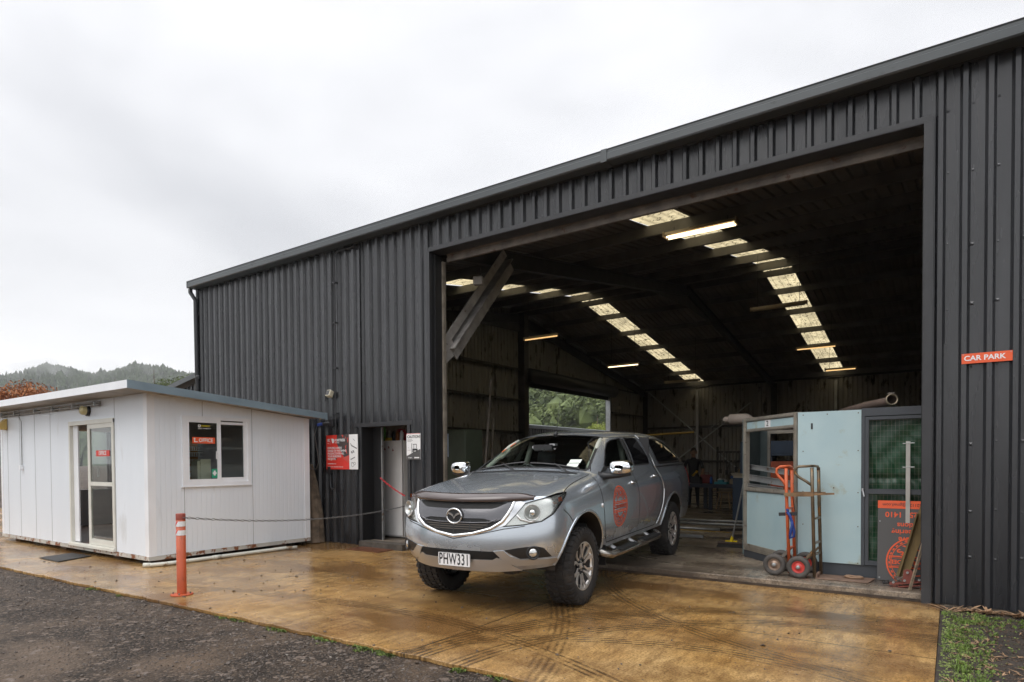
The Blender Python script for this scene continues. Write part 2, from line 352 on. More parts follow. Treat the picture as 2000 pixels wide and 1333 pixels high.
def tufts(name, matl, spots, h, seed, wide=.35, nb=(5, 12), lw=.006):
    rnd = random.Random(seed); m = MB()
    for x, y, z, s in spots:
        for k in range(rnd.randint(*nb)):
            a = rnd.uniform(0, 6.28); l = h*s*rnd.uniform(.5, 1.2); w = lw*s*rnd.uniform(.7, 1.3); o = wide*l*rnd.uniform(.3, 2.2)
            bx, by = x+rnd.gauss(0, .012*s), y+rnd.gauss(0, .012*s); c, q = math.cos(a), math.sin(a)
            m.add([(bx-q*w*.5, by+c*w*.5, z), (bx+q*w*.5, by-c*w*.5, z), (bx+c*o*.5+q*w, by+q*o*.5-c*w, z+l*.6), (bx+c*o, by+q*o, z+l*.8), (bx+c*o*.5-q*w, by+q*o*.5+c*w, z+l*.6)], [(0,1,2,3,4)])
    return m.build(name, matl)
rnd = random.Random(12)
sp = []
cents = [(rnd.gauss(-4.4, .9), rnd.uniform(.02, .10)) for k in range(13)]+[(-8.3, .05), (-7.6, .03)]
for i in range(300):
    c_ = rnd.choice(cents); x = rnd.gauss(*c_)
    sp.append((x, edge(x)+.01-abs(rnd.gauss(0, .035)), -.033, rnd.uniform(.4, 1.3)))
struct(tufts('edge_moss', M_leafd, sp, .018, 2, .8, (4, 9), .005), 'moss and small weeds along the edge of the concrete', 'moss', 'stuff')
sp = []
for i in range(560):
    if i < 240: x, y = rnd.uniform(-.06, .2)+abs(rnd.gauss(0,.04)), rnd.uniform(4.2, 7.2)
    elif i < 500: x, y = rnd.uniform(.1, 2.4), 7.15-abs(rnd.gauss(0, .22))
    else: x, y = rnd.uniform(0, 2), rnd.uniform(4.5, 7)
    sp.append((x, y, -.008, rnd.uniform(.5, 1.5)))
struct(tufts('weeds', M_leafb, sp, .030, 3, .45, (6, 14), .0028), 'bright green weeds on the dark soil under the shed wall', 'weeds', 'stuff')
pts = [(-.06+abs(rnd.gauss(0, .16)), rnd.uniform(4.0, 7.3), -.006, rnd.choice((.6, 1, 1.5))) for i in range(1700)]
struct(scatter('moss', mat('pale_moss', (.17,.21,.06), .9, var=.5, vscale=30), pts, .008, 19), 'pale green moss along the right edge of the concrete', 'moss', 'stuff')
sp = [(rnd.uniform(-.05, 2.4), 7.36-abs(rnd.gauss(0, .05)), -.006, rnd.uniform(.6, 1.5)) for i in range(140)]+[(rnd.uniform(0, 2.2), rnd.uniform(4.3, 7.2), -.006, rnd.uniform(.3, .7)) for i in range(300)]
struct(tufts('leaf_litter', M_dry, sp, .035, 4, 2.2, (3, 7), .009), 'dry brown leaves and stalks at the foot of the dark wall', 'leaf litter', 'stuff')

# ------------------------------------------------------------------ far country
def hill(name, ridge, mat_, depth=260, n=40, drop=.25, rough=8, seed=1):
    "ridge: list of (x, y, height); slope falls towards the camera and behind"
    rnd = random.Random(seed); m = MB(); m.smooth = True; cols = []
    for i in range(n+1):
        t = i/n*(len(ridge)-1); k = min(int(t), len(ridge)-2); f = t-k
        cols.append([ridge[k][j]*(1-f)+ridge[k+1][j]*f for j in range(3)])
    vs = []; rows = (-1.0, -.8, -.6, -.4, -.2, 0, .4, 1.0)
    for x, y, h in cols:
        d = Vector((x, y, 0)).normalized()
        for r in rows:
            hh = h*(1-abs(r)**1.3) if r <= 0 else h*(1-r)
            q = d*(depth*r); vs.append((x+q.x+rnd.uniform(-1,1)*rough, y+q.y+rnd.uniform(-1,1)*rough, hh+(rnd.uniform(-1,1)*rough*.5 if -1 < r < 1 and r != 0 else 0)-.5))
    R_ = len(rows); fs = [(i*R_+j, i*R_+j+1, (i+1)*R_+j+1, (i+1)*R_+j) for i in range(n) for j in range(R_-1)]
    m.add(vs, fs); o = m.build(name, mat_); struct(o)
    return BVHTree.FromPolygons(vs, fs)
M_forest = mat('forest_green', (.030, .048, .022), .9, var=.5, vscale=.25, col2=(.055, .085, .032))
M_forest2 = mat('bush_green', (.050, .085, .024), .9, var=.45, vscale=.22, col2=(.15, .19, .060))
def at(dx, dy, d): return (dx*d, dy*d)
ridgeA = [(-1000,-40,84), (*at(-.9591,.2831,900),92), (*at(-.9442,.3293,900),111), (*at(-.9281,.3724,900),102), (*at(-.9098,.415,900),117), (*at(-.892,.452,900),115), (*at(-.875,.4842,900),107), (*at(-.84,.542,900),98), (*at(-.8,.6,900),85)]
bvhA = hill('hills', ridgeA, M_forest, 420, 48)
ridgeB = [(*at(-.68,.73,260),22), (*at(-.60,.8,260),48), (*at(-.55,.835,260),60), (*at(-.47,.88,260),58), (*at(-.40,.917,260),46), (*at(-.3,.954,260),30)]
bvhB = hill('hillside', ridgeB, M_forest2, 150, 30, rough=4, seed=4)
def crown(m, c, r, h, rnd, cone=0.0, sub=1, n=1):
    ico = _ico[sub]
    for q in range(n):
        if n > 1:
            o = Vector((rnd.gauss(0,.42), rnd.gauss(0,.42), rnd.uniform(-.35,.4))); s = rnd.uniform(.4,.62)
        else: o = Vector((0,0,0)); s = 1
        ph = [rnd.uniform(0, 6.28) for _ in range(3)]; vs = []
        for v in ico[0]:
            k = 1+.22*math.sin(7*v.x+ph[0])*math.sin(6*v.y+ph[1])+.16*math.sin(9*v.z+ph[2])+rnd.uniform(-.13, .13)
            t = 1-cone*(v.z+1)/2
            vs.append((c[0]+(v.x*k*t*s+o.x)*r, c[1]+(v.y*k*t*s+o.y)*r, c[2]+(v.z*k*s+o.z)*h))
        m.add(vs, ico[1])
_ico = {}
for s_ in (1, 2, 3):
    b_ = bmesh.new(); bmesh.ops.create_icosphere(b_, subdivisions=s_, radius=1); _ico[s_] = ([v.co.copy() for v in b_.verts], [tuple(v.index for v in f.verts) for f in b_.faces]); b_.free()
rnd = random.Random(21); m = MB()
for i in range(5200):
    a = R(rnd.uniform(56, 84)); d = rnd.uniform(560, 905) if i > 500 else rnd.uniform(875, 905)
    x, y = -math.sin(a)*d, math.cos(a)*d
    hit = bvhA.ray_cast(Vector((x, y, 400)), Vector((0,0,-1)))
    if hit[0]:
        h = rnd.uniform(3.2, 6.0); r = h*rnd.uniform(.42, .62); crown(m, (x, y, hit[0].z+h*.45), r, h, rnd, rnd.choice((.8, .45, .2)), 1)
struct(m.build('forest', M_forest), 'dark misty pine forest covering the far hills', 'forest', 'stuff')
m = MB(); lf = MB()
for i in range(620):
    a = R(rnd.uniform(24, 38)); d = rnd.uniform(118, 262)
    x, y = -math.sin(a)*d, math.cos(a)*d
    hit = bvhB.ray_cast(Vector((x, y, 400)), Vector((0,0,-1)))
    if hit[0]:
        r = rnd.uniform(1.7, 3.3); c_ = Vector((x, y, hit[0].z+r*.9)); crown(m, c_, r*.8, r*1.0, rnd, .25, 1, 1)
        lobes = [(c_+Vector((rnd.gauss(0,.45)*r, rnd.gauss(0,.45)*r, rnd.uniform(-.4,.75)*r)), r*rnd.uniform(.35,.6)) for _ in range(7)]
        for k in range(260):
            p, q = rnd.choice(lobes); dd = Vector((rnd.gauss(0,1), rnd.gauss(0,1), rnd.gauss(0,1))).normalized()
            p = p+dd*q*rnd.uniform(.7, 1.1); u_ = Vector((rnd.gauss(0,1), rnd.gauss(0,1), rnd.gauss(0,1))).normalized()*rnd.uniform(.18,.36); w_ = u_.orthogonal()
            lf.add([p-u_, p+w_*.8, p+u_, p-w_*.8], [(0,1,2,3)])
m.f += [[i+len(m.v) for i in f] for f in lf.f]; m.m += lf.m; m.sm += lf.sm; m.v += lf.v
struct(m.build('bush', M_forest2), 'green native bush on the hillside seen through the far door opening', 'bush', 'stuff')

M_bark = mat('bark', (.09, .065, .045), .9, var=.4, vscale=8, bump=.8, bscale=30)
def leafy_tree(name, label, x, y, h, r, mat_, seed, nleaf=5200, leaf=.13, zc=.62, trunk=.16, group=None, squash=.8, cat='tree'):
    rnd = random.Random(seed); t = thing(name, label, cat, (x, y, -.03), 0, group)
    m = MB(); m.smooth = True; m.tube([(0,0,0),(.05,0,h*.3),(-.04,.05,h*.6),(0,0,h*.9)], [trunk, trunk*.8, trunk*.5, trunk*.1], 8)
    clumps = []
    for k in range(16):
        a = rnd.uniform(0, 6.28); e = rnd.uniform(-.5, 1); rr = r*rnd.uniform(.35, .8)
        p = Vector((math.cos(a)*rr*math.cos(e), math.sin(a)*rr*math.cos(e), h*zc+math.sin(e)*r*squash*.9)); clumps.append((p, r*rnd.uniform(.28, .48)))
        s = Vector((0, 0, h*rnd.uniform(.25, .55))); m.tube([s, (s+p)/2+Vector((0,0,.1)), p], [trunk*.45, trunk*.25, trunk*.08], 5)
    m.build('trunk', M_bark, t)
    c = MB()
    for k in range(nleaf):
        p, cr = rnd.choice(clumps); d = Vector((rnd.gauss(0,1), rnd.gauss(0,1), rnd.gauss(0,1))).normalized()*cr*rnd.uniform(.3, 1.08)
        q = p+Vector((d.x, d.y, d.z*.8)); u = Vector((rnd.gauss(0,1), rnd.gauss(0,1), rnd.gauss(0,1))).normalized()*leaf*rnd.uniform(.6, 1.3)
        w = u.orthogonal().normalized()*leaf*.5
        c.add([q-u*.5, q+w*.5, q+u*.5, q-w*.5], [(0,1,2,3)])
    c.build('crown', mat_, t); return t
M_rust = mat('autumn_leaf', (.34, .10, .035), .8, var=.35, vscale=1.2, col2=(.42, .17, .05))
M_lf1 = mat('olive_leaf', (.10, .13, .035), .85, var=.4, vscale=1.0)
M_lf2 = mat('lime_leaf', (.22, .26, .05), .85, var=.3, vscale=1.5)
leafy_tree('autumn_tree', 'rust orange autumn tree rising behind the white office roof', -43.2, 13.8, 6.5, 2.3, M_rust, 31, 9000, .15)
# trees and buildings behind the sheds
leafy_tree('bush_tree', 'olive green tree showing left of the dark gable roof', -58.5, 28.4, 10.9, 2.6, M_lf1, 41, 6500, .17, group=None)
leafy_tree('bush_tree', 'round green tree between the dark gable roof and the dark shed wall', -57, 31.6, 11.6, 2.8, M_lf1, 42, 6500, .17)
leafy_tree('bush_tree', 'low olive tree farthest left of the three behind the gable roof', -60.4, 26.0, 9.9, 2.0, M_lf1, 43, 5000, .17)
leafy_tree('young_tree', 'lime green tree at the right edge of the far door opening', -25.3, 49.5, 5.9, 1.7, M_lf2, 44, 4200, .14)

# ================================================================== the dark workshop shed
M_clad = mat('charcoal_steel', (.021, .022, .025), .27, var=.4, vscale=2.2, spec=.75, dirt=(.12, .12, .12), dscale=22, dpos=.70, dwidth=.07, bump=.12, bscale=3, rvar=.10, stretch=(1.6,1.6,.16))
M_trim = mat('charcoal_trim', (.034, .035, .038), .38, var=.1, vscale=3, rvar=.08)
M_gutter = mat('gutter_steel', (.075, .085, .09), .35, var=.12, vscale=2, dirt=(.04,.04,.04), dscale=5, dpos=.62, stretch=(.4,1,1))
M_in = mat('dull_inner_steel', (.27, .255, .23), .6, var=.15, vscale=1.5, dirt=(.05,.035,.022), dscale=3, dpos=.55, stretch=(1,1,.3))
M_inroof = mat('roof_underside', (.19, .172, .15), .6, var=.25, vscale=.8)
M_steel = mat('dark_steelwork', (.045, .040, .036), .55, var=.3, vscale=4)
M_rustst = mat('brown_steelwork', (.17, .145, .12), .5, var=.35, vscale=5, dirt=(.10,.05,.02), dscale=7, dpos=.58)
M_galv = mat('galvanised_steel', (.36, .37, .37), .42, .6, var=.15, vscale=8, dirt=(.2,.14,.09), dscale=6, dpos=.62)
M_black = mat('black_reveal', (.012, .012, .013), .5)
m_ = bpy.data.materials.new('translucent_roof_sheet'); m_.use_nodes = True; nt = m_.node_tree; nt.nodes.clear(); K = nt.links.new
o_ = nt.nodes.new('ShaderNodeOutputMaterial'); tr = nt.nodes.new('ShaderNodeBsdfTranslucent'); df = nt.nodes.new('ShaderNodeBsdfDiffuse'); ad = nt.nodes.new('ShaderNodeMixShader'); ad.inputs[0].default_value = .12
tcn = nt.nodes.new('ShaderNodeTexCoord'); nn = nt.nodes.new('ShaderNodeTexNoise'); nn.inputs['Scale'].default_value = 8; nn.inputs['Detail'].default_value = 3; nn.inputs['Roughness'].default_value = .7
rr = nt.nodes.new('ShaderNodeValToRGB'); rr.color_ramp.elements[0].position = .385; rr.color_ramp.elements[0].color = (.10,.08,.05,1); rr.color_ramp.elements[1].position = .43; rr.color_ramp.elements[1].color = (.66,.56,.34,1)
n2 = nt.nodes.new('ShaderNodeTexNoise'); n2.inputs['Scale'].default_value = 1.6; n2.inputs['Detail'].default_value = 5; q2 = nt.nodes.new('ShaderNodeMapRange'); q2.inputs['From Min'].default_value = .35; q2.inputs['From Max'].default_value = .65; q2.inputs['To Min'].default_value = .58
m2_ = nt.nodes.new('ShaderNodeVectorMath'); m2_.operation = 'SCALE'; K(tcn.outputs['Object'], n2.inputs['Vector']); K(n2.outputs['Fac'], q2.inputs[0]); K(rr.outputs[0], m2_.inputs[0]); K(q2.outputs[0], m2_.inputs['Scale'])
K(tcn.outputs['Object'], nn.inputs['Vector']); K(nn.outputs['Fac'], rr.inputs[0]); K(m2_.outputs[0], tr.inputs['Color']); K(m2_.outputs[0], df.inputs['Color'])
K(tr.outputs[0], ad.inputs[1]); K(df.outputs[0], ad.inputs[2]); K(ad.outputs[0], o_.inputs['Surface']); M_trans = m_

FY, BY, X0, X1 = 7.52, 32.0, -13.5, 6.4
RIDY, RIDZ, EZ = 19.76, 7.2, 5.22
PIT = .1955; PH = .087
def ribs(m, x0, x1, z0, z1, y=FY, out=-1, h=.040, ph=PH, topf=None, M=None):
    "ribbed cladding from x0 to x1, ribs stand proud towards out; topf(x) gives a raked top"
    xs = [(x0, 0)]
    k = math.ceil((x0-ph-.06)/PIT)
    while True:
        c = ph+k*PIT; k += 1
        if c-.05 > x1: break
        for dx, hh in ((-.044, 0), (-.020, 1), (.020, 1), (.044, 0)):
            x = c+dx
            if x0+.001 < x < x1-.001: xs.append((x, hh))
    xs.append((x1, 0)); vs = []
    for x, hh in xs:
        vs += [(x, y+out*hh*h, z0), (x, y+out*hh*h, topf(x) if topf else z1)]
    fs = [(2*i, 2*i+2, 2*i+3, 2*i+1) if out < 0 else (2*i, 2*i+1, 2*i+3, 2*i+2) for i in range(len(xs)-1)]
    m.add(vs, fs, M)
def roofz(y): return EZ+(RIDZ-EZ)*(y-FY)/(RIDY-FY) if y < RIDY else RIDZ-(RIDZ-EZ)*(y-RIDY)/(BY-RIDY)
shed = thing('workshop_shed', 'large charcoal ribbed steel workshop with a wide open roller door', 'shed', (0,0,0))
m = MB()
ribs(m, X0, -8.33, .01, EZ); ribs(m, -8.33, -7.25, 2.06, EZ); ribs(m, -7.25, -6.76, .01, EZ)
for zs in (.55, 1.85, 3.15, 4.45):
    for k in range(-69, -34):
        xs_ = PH+k*PIT
        if -8.45 < xs_ < -7.1 and zs < 2.2: continue
        m.box(xs_-.006, xs_+.006, FY-.0455, FY-.040, zs-.006, zs+.006)
m.build('left_wall_cladding', M_clad, shed)
m = MB(); ribs(m, -6.76, -.17, 4.79, EZ); m.build('lintel_cladding', M_clad, shed)
# right panel: pan with dents, ribs
m = MB(); ribs(m, -.17, X1, .01, EZ)
rnd = random.Random(77)
for zs in (.5, .95, 1.6, 2.3, 2.9, 3.5, 4.2, 4.8):
    for k in range(-1, 8):
        xs_ = PH+k*PIT+.06; zz = zs+rnd.uniform(-.03,.03); q = rnd.uniform(.004,.009)
        m.add([(xs_-q*2,FY-.0005,zz-q*2),(xs_+q*2,FY-.0005,zz-q*2),(xs_+q*2,FY-.0005,zz+q*2),(xs_-q*2,FY-.0005,zz+q*2),(xs_,FY-q*.9,zz)], [(0,1,4),(1,2,4),(2,3,4),(3,0,4)])
m.build('right_wall_cladding', M_clad, shed)
m = MB()   # patched sheet and knocked-in dents in the first bay
m.add([(-.105,FY-.006,.02),(.045,FY-.006,.02),(.045,FY-.010,2.53),(-.03,FY-.018,2.55),(-.105,FY-.012,2.56)], [(0,1,2,3,4)])
m.build('dented_patch', M_clad, shed)
# trims
m = MB(); m.box(-6.76, -.17, FY-.047, FY+.0, 4.73, 4.788); m.box(-6.76, -.17, FY-.045, FY+.22, 4.722, 4.728); m.build('door_head_trim', M_trim, shed)
m = MB(); m.box(-.245, -.165, FY-.046, FY-.002, 0, 4.729); m.box(-.245, -.24, FY-.002, FY+.25, 0, 4.73); m.build('door_jamb_trim', M_trim, shed)
m = MB(); m.box(-6.80, -6.74, FY-.046, FY-.002, 0, 4.729); m.build('door_jamb_trim', M_trim, shed)
m = MB(); m.box(-6.74, -6.735, FY-.002, FY+.26, 0, 4.72); m.box(-6.735,-6.70,FY+.05,FY+.2,0,4.7); m.build('door_reveal', M_black, shed)
m = MB(); m.box(-6.70, -6.665, FY+.20, FY+.26, .085, 4.62); m.build('door_guide', mat('tan_guide', (.30,.26,.21), .5, .2, var=.3, vscale=6), shed)
m = MB(); m.box(-.262, -.242, FY+.252, FY+.30, .085, 4.62); m.build('door_guide', M_black, shed)
m = MB(); m.box(X0-.02, X0+.06, FY-.046, FY+.05, 0, EZ); m.build('corner_flashing', M_trim, shed)
m = MB(); m.box(-8.39, -8.33, FY-.046, FY+.10, 0, 2.04); m.box(-7.25, -7.19, FY-.046, FY+.04, 0, 2.04); m.box(-8.50, -7.13, FY-.05, FY+.06, 2.04, 2.11); m.build('side_door_frame', M_trim, shed)
m = MB(); m.box(-8.33, -8.325, FY-.03, FY+.30, 0, 2.04); m.box(-8.325, -8.10, FY+.22, FY+.24, .085, 2.04); m.build('side_door_reveal', M_black, shed)
m = MB(); m.box(-8.11, -8.085, FY+.20, FY+.235, .085, 2.04); m.build('side_door_post', M_galv, shed)
# gutter with a face, front fascia
m = MB()
pr_ = [(FY-.05, 5.20), (FY-.22, 5.20), (FY-.235, 5.215), (FY-.235, 5.29), (FY-.225, 5.30), (FY-.225, 5.33), (FY-.235, 5.345), (FY-.21, 5.345), (FY-.21, 5.23), (FY-.05, 5.23)]
def extr(m, prof, x0, x1): m.prism([(y, z) for y, z in prof], x1-x0, Matrix(((0,0,1,x0),(1,0,0,0),(0,1,0,0),(0,0,0,1))))
extr(m, pr_, X0-.03, -3.6); 
m.build('gutter', M_gutter, shed)
m = MB(); extr(m, [(y-.002, z+.002) for y, z in pr_], -3.62, X1+.03); m.box(-3.66, -3.58, FY-.242, FY-.05, 5.19, 5.35); m.build('gutter', M_gutter, shed)
m = MB(); m.box(X0, X1, FY-.055, FY+.003, 5.195, 5.33); m.build('eave_closer', M_trim, shed)
m = MB(); m.box(X0-.034, X0-.026, FY-.24, FY-.04, 5.20, 5.345); m.build('gutter_stop_end', M_gutter, shed)
m = MB(); m.smooth = True; m.tube([(X0-.06,FY-.14,5.2),(X0-.06,FY-.14,5.13),(X0+.05,FY-.09,4.95),(X0+.07,FY-.075,0.05)], .045, 12)
m.tube([(X0+.02,FY-.08,3.3),(X0+.12,FY-.08,3.3)], .052, 12); m.build('downpipe', M_trim, shed)
# roof sheets: ribs run down the slope, split round the clear strips
strips = ((-10.92, -10.12), (-4.72, -3.92))
def roofsheet(m, x0, x1, rear, lift=0):
    ya, yb = (RIDY, BY-.02) if rear else (FY+.004, RIDY)
    xs = [(x0, 0)]; k = math.ceil((x0-PH)/PIT)
    while PH+k*PIT < x1-.04:
        c = PH+k*PIT; k += 1
        for dx, h in ((-.036, 0), (-.018, .03), (.018, .03), (.036, 0)):
            if x0 < c+dx < x1: xs.append((c+dx, h))
    xs.append((x1, 0)); vs = []
    for x, h in xs: vs += [(x, ya, roofz(max(FY-1, ya))+h+lift), (x, yb, roofz(yb)+h+lift)]
    m.add(vs, [(2*i, 2*i+2, 2*i+3, 2*i+1) for i in range(len(xs)-1)])
for rear in (0, 1):
    m = MB()
    for a, b in ((X0-.05, strips[0][0]), (strips[0][1], strips[1][0]), (strips[1][1], X1+.05)): roofsheet(m, a, b, rear)
    m.build('roof_slope', M_inroof, shed)
    for a, b in strips:
        m = MB(); roofsheet(m, a-.05, b+.05, rear, .035); m.build('clear_roof_strip', M_trans, shed)
m = MB(); m.add([(X0,RIDY-.2,RIDZ-.0),(X1,RIDY-.2,RIDZ-.0),(X1,RIDY,RIDZ+.06),(X0,RIDY,RIDZ+.06),(X1,RIDY+.2,RIDZ),(X0,RIDY+.2,RIDZ)], [(0,1,2,3),(3,2,4,5)]); m.build('ridge_cap', M_trim, shed)
# purlins (C sections along x)
PY = [7.75, 9.3, 11.25, 13.25, 15.2, 17.2, 19.35, 20.2, 21.6, 23.45, 25.35, 27.3, 29.25, 31.2]
M_purl = mat('purlin_steel', (.14, .132, .12), .45, .2, var=.2, vscale=3)
for y in PY:
    z = roofz(y)-.012; s = 1 if y < RIDY else -1; m = MB()
    m.box(X0+.05, X1-.05, y-.004, y+.004, z-.20, z-.008); m.box(X0+.05, X1-.05, y, y+.065*s if s > 0 else y, z-.204, z-.197) if s > 0 else m.box(X0+.05, X1-.05, y-.065, y, z-.204, z-.197)
    m.build('purlin', M_purl, shed)
# portal frames across the shed at three lines
def frame(x, front=True):
    w = .10; m = MB()
    def ibeam(a, b, h):
        m.bar(a, b, .012, h); a = Vector(a); b = Vector(b); u = Vector((1,0,0)).cross(b-a).normalized()
        for s in (-1, 1): m.bar(a+u*s*h/2, b+u*s*h/2, w*1.4, .012, (0,0,1) if abs((b-a).normalized().z) < .9 else (0,1,0))
    ibeam((x, FY+.34, roofz(FY+.34)-.36), (x, RIDY, RIDZ-.42), .30); ibeam((x, BY-.34, roofz(BY-.34)-.36), (x, RIDY, RIDZ-.42), .30)
    m.prism([(RIDY-3.1, roofz(RIDY-3.1)-.55), (RIDY, RIDZ-.92), (RIDY+3.1, roofz(RIDY+3.1)-.55), (RIDY, RIDZ-.5)], .012, Matrix(((0,0,1,x-.006),(1,0,0,0),(0,1,0,0),(0,0,0,1))))
    m.build('rafter', M_steel, shed)
    m = MB(); ibeam((x, FY+.34, .085), (x, FY+.34, EZ-.2), .28); m.build('column', M_steel, shed)
    m = MB(); ibeam((x, BY-.3, .085), (x, BY-.3, EZ-.2), .28); m.build('column', M_steel, shed)
frame(-6.92); frame(-.10); frame(X0+.12); frame(X1-.12)
m = MB()    # big knee brace in the doorway corner
a, b = Vector((-6.74, FY+.38, 3.26)), Vector((-6.74, FY+2.05, 5.12)); d = (b-a).normalized(); u = Vector((1,0,0)).cross(d)
m.bar(a, b, .02, .30, (1,0,0))
for s in (-1, 1): m.bar(a+u*s*.13, b+u*s*.13, .14, .02, (1,0,0)) if False else m.bar(a+u*s*.15+Vector((.05,0,0)), b+u*s*.15+Vector((.05,0,0)), .02, .14, u)
m.add([(-6.69,FY+.27,3.0),(-6.69,FY+.55,3.22),(-6.69,FY+.40,3.48),(-6.69,FY+.27,3.48)], [(0,1,2,3)])
m.build('knee_brace', mat('grey_steelwork', (.34,.32,.30), .5, .3, var=.3, vscale=5, dirt=(.12,.07,.04), dscale=7, dpos=.62), shed)
m = MB(); m.tube([(-6.3, 9.5, roofz(9.5)-.3), (-4.9, 13.3, roofz(13.3)-1.1)], .02, 6); m.build('fly_brace', M_steel, shed) if False else None
# gable (left) wall with the far door opening
GX = X0+.02
def gable(m, x, y0, y1, z0, z1=None):
    ys = []; k = int(y0/PIT)-1
    while k*PIT < y1+.1:
        c = k*PIT; k += 1
        for dy, h in ((-.036, 0), (-.018, 1), (.018, 1), (.036, 0)):
            if y0 < c+dy < y1: ys.append((c+dy, h))
    ys = [(y0, 0)]+sorted(ys)+[(y1, 0)]
    if z1 is None and y0 < RIDY < y1: ys = sorted(ys+[(RIDY, 0)])
    vs = []
    for y, h in ys: vs += [(x-.028*h, y, z0), (x-.028*h, y, z1 if z1 else roofz(y)-.01)]
    m.add(vs, [(2*i, 2*i+1, 2*i+3, 2*i+2) for i in range(len(ys)-1)])
OY0, OY1, OZ = 20.15, 27.2, 4.36
m = MB(); gable(m, GX, FY, OY0, .01); gable(m, GX, OY0, OY1, OZ); gable(m, GX, OY1, BY, .01); m.build('gable_wall', M_in, shed)
for z in (1.35, 2.55, 3.75, 4.9):
    for ya_, yb_ in ((FY+.2, OY0-.1), (OY1+.1, BY-.1)):
        m = MB(); m.box(GX+.01, GX+.16, ya_, yb_, z-.006, z+.006); m.box(GX+.155, GX+.165, ya_, yb_, z-.07, z); m.build('gable_girt', M_steel, shed)
m = MB(); m.box(GX+.02, GX+.30, OY0-.30, OY0, .085, 7.0); m.build('gable_post', M_steel, shed)
m = MB(); m.box(GX+.02, GX+.25, OY1, OY1+.12, .085, 4.45); m.box(GX+.25,GX+.26,OY1-.02,OY1,.085,4.4); m.build('gable_post', M_galv, shed)
m = MB(); m.smooth = True; m.tube([(GX+.38, OY0-.1, OZ+.30), (GX+.38, OY1+.1, OZ+.30)], .27, 20); m.smooth = False; m.box(GX+.10, GX+.14, OY0, OY1, OZ-.10, OZ+.2); m.build('far_roller_door', mat('roller_curtain', (.035,.035,.036), .45), shed)
# back and right walls
m = MB(); ribs(m, X0, X1, .01, EZ, BY, 1); m.build('back_wall', M_in, shed)
m = MB()
for z in (1.35, 3.1): m = MB(); m.box(X0+.2, X1-.2, BY-.17, BY-.01, z-.05, z-.04); m.box(X0+.2, X1-.2, BY-.18, BY-.17, z-.05, z+.06); m.build('back_girt', M_steel, shed)
m = MB()
m.box(X0, X1, BY-.09, BY-.0, EZ-.10, EZ+.12); m.build('back_eave_beam', M_steel, shed)
M_brace = mat('pale_brace', (.42, .42, .42), .5, .3, var=.2)
for x in (-10.6, -4.3, 1.4):
    m = MB(); m.box(x-.06, x+.06, BY-.30, BY-.18, .085, EZ-.25); m.build('back_post', M_brace, shed)
m = MB()
for a, b in (((-13.2, 5.0), (-8.2, .6)), ((-8.0, 4.2), (-13.2, .3))): m.bar((a[0], BY-.22, a[1]), (b[0], BY-.22, b[1]), .05, .07, (0,1,0))
m.build('cross_brace', M_brace, shed)
m = MB(); m.add([(X1,FY,.01),(X1,BY,.01),(X1,BY,EZ),(X1,RIDY,RIDZ),(X1,FY,EZ)], [(0,1,2,3,4)]); m.build('right_gable_wall', M_in, shed)
# roller door wound up behind the lintel
m = MB(); m.smooth = True; m.tube([(-6.55, FY+.46, 4.96), (-.35, FY+.46, 4.96)], .20, 22); m.build('roller_door_drum', M_steel, shed)
m = MB(); m.box(-6.60, -.33, FY+.225, FY+.25, 4.66, 4.80); m.box(-6.60, -.33, FY+.215, FY+.262, 4.60, 4.665); m.box(-6.60, -.33, FY+.205, FY+.225, 4.71, 4.725); m.box(-.33, -.25, FY+.215, FY+.262, 4.60, 4.80); m.build('roller_door_bottom_rail', M_rustst, shed)
m = MB(); m.box(-6.69, -.26, FY+.02, FY+.10, 4.74, 4.98); m.build('door_head_beam', M_black, shed)
# lower partition/door sill details
m = MB(); m.box(-6.70, -.25, FY-.002, FY+.008, .001, .030); m.build('threshold_edge', mat('sill_dark', (.05,.035,.025), .5, var=.4, vscale=9), shed)  # dark strip laid for the channel below the floor lip
m = MB(); m.box(-8.28, -7.26, FY-.17, FY+.02, 0, .10); m.build('side_door_step', mat('worn_step', (.08,.068,.055), .7, var=.4, vscale=9), shed)
# personnel room behind the small door (store room partition)
m = MB(); m.box(-8.7, -7.78, 8.9, 8.93, .085, 2.9); m.box(-8.73, -8.70, FY+.3, 8.93, .085, 2.9); m.build('store_partition', mat('ply_brown', (.16,.11,.07), .7, var=.3, vscale=4), shed)

tag(MB().box(-8.20, -7.45, 7.0, 7.5, .001, .012).build('pit_cover', mat('rusty_plate', (.12,.045,.022), .4, var=.4, vscale=9)), 'flat rusty steel plate on the concrete before the side door', 'plate')

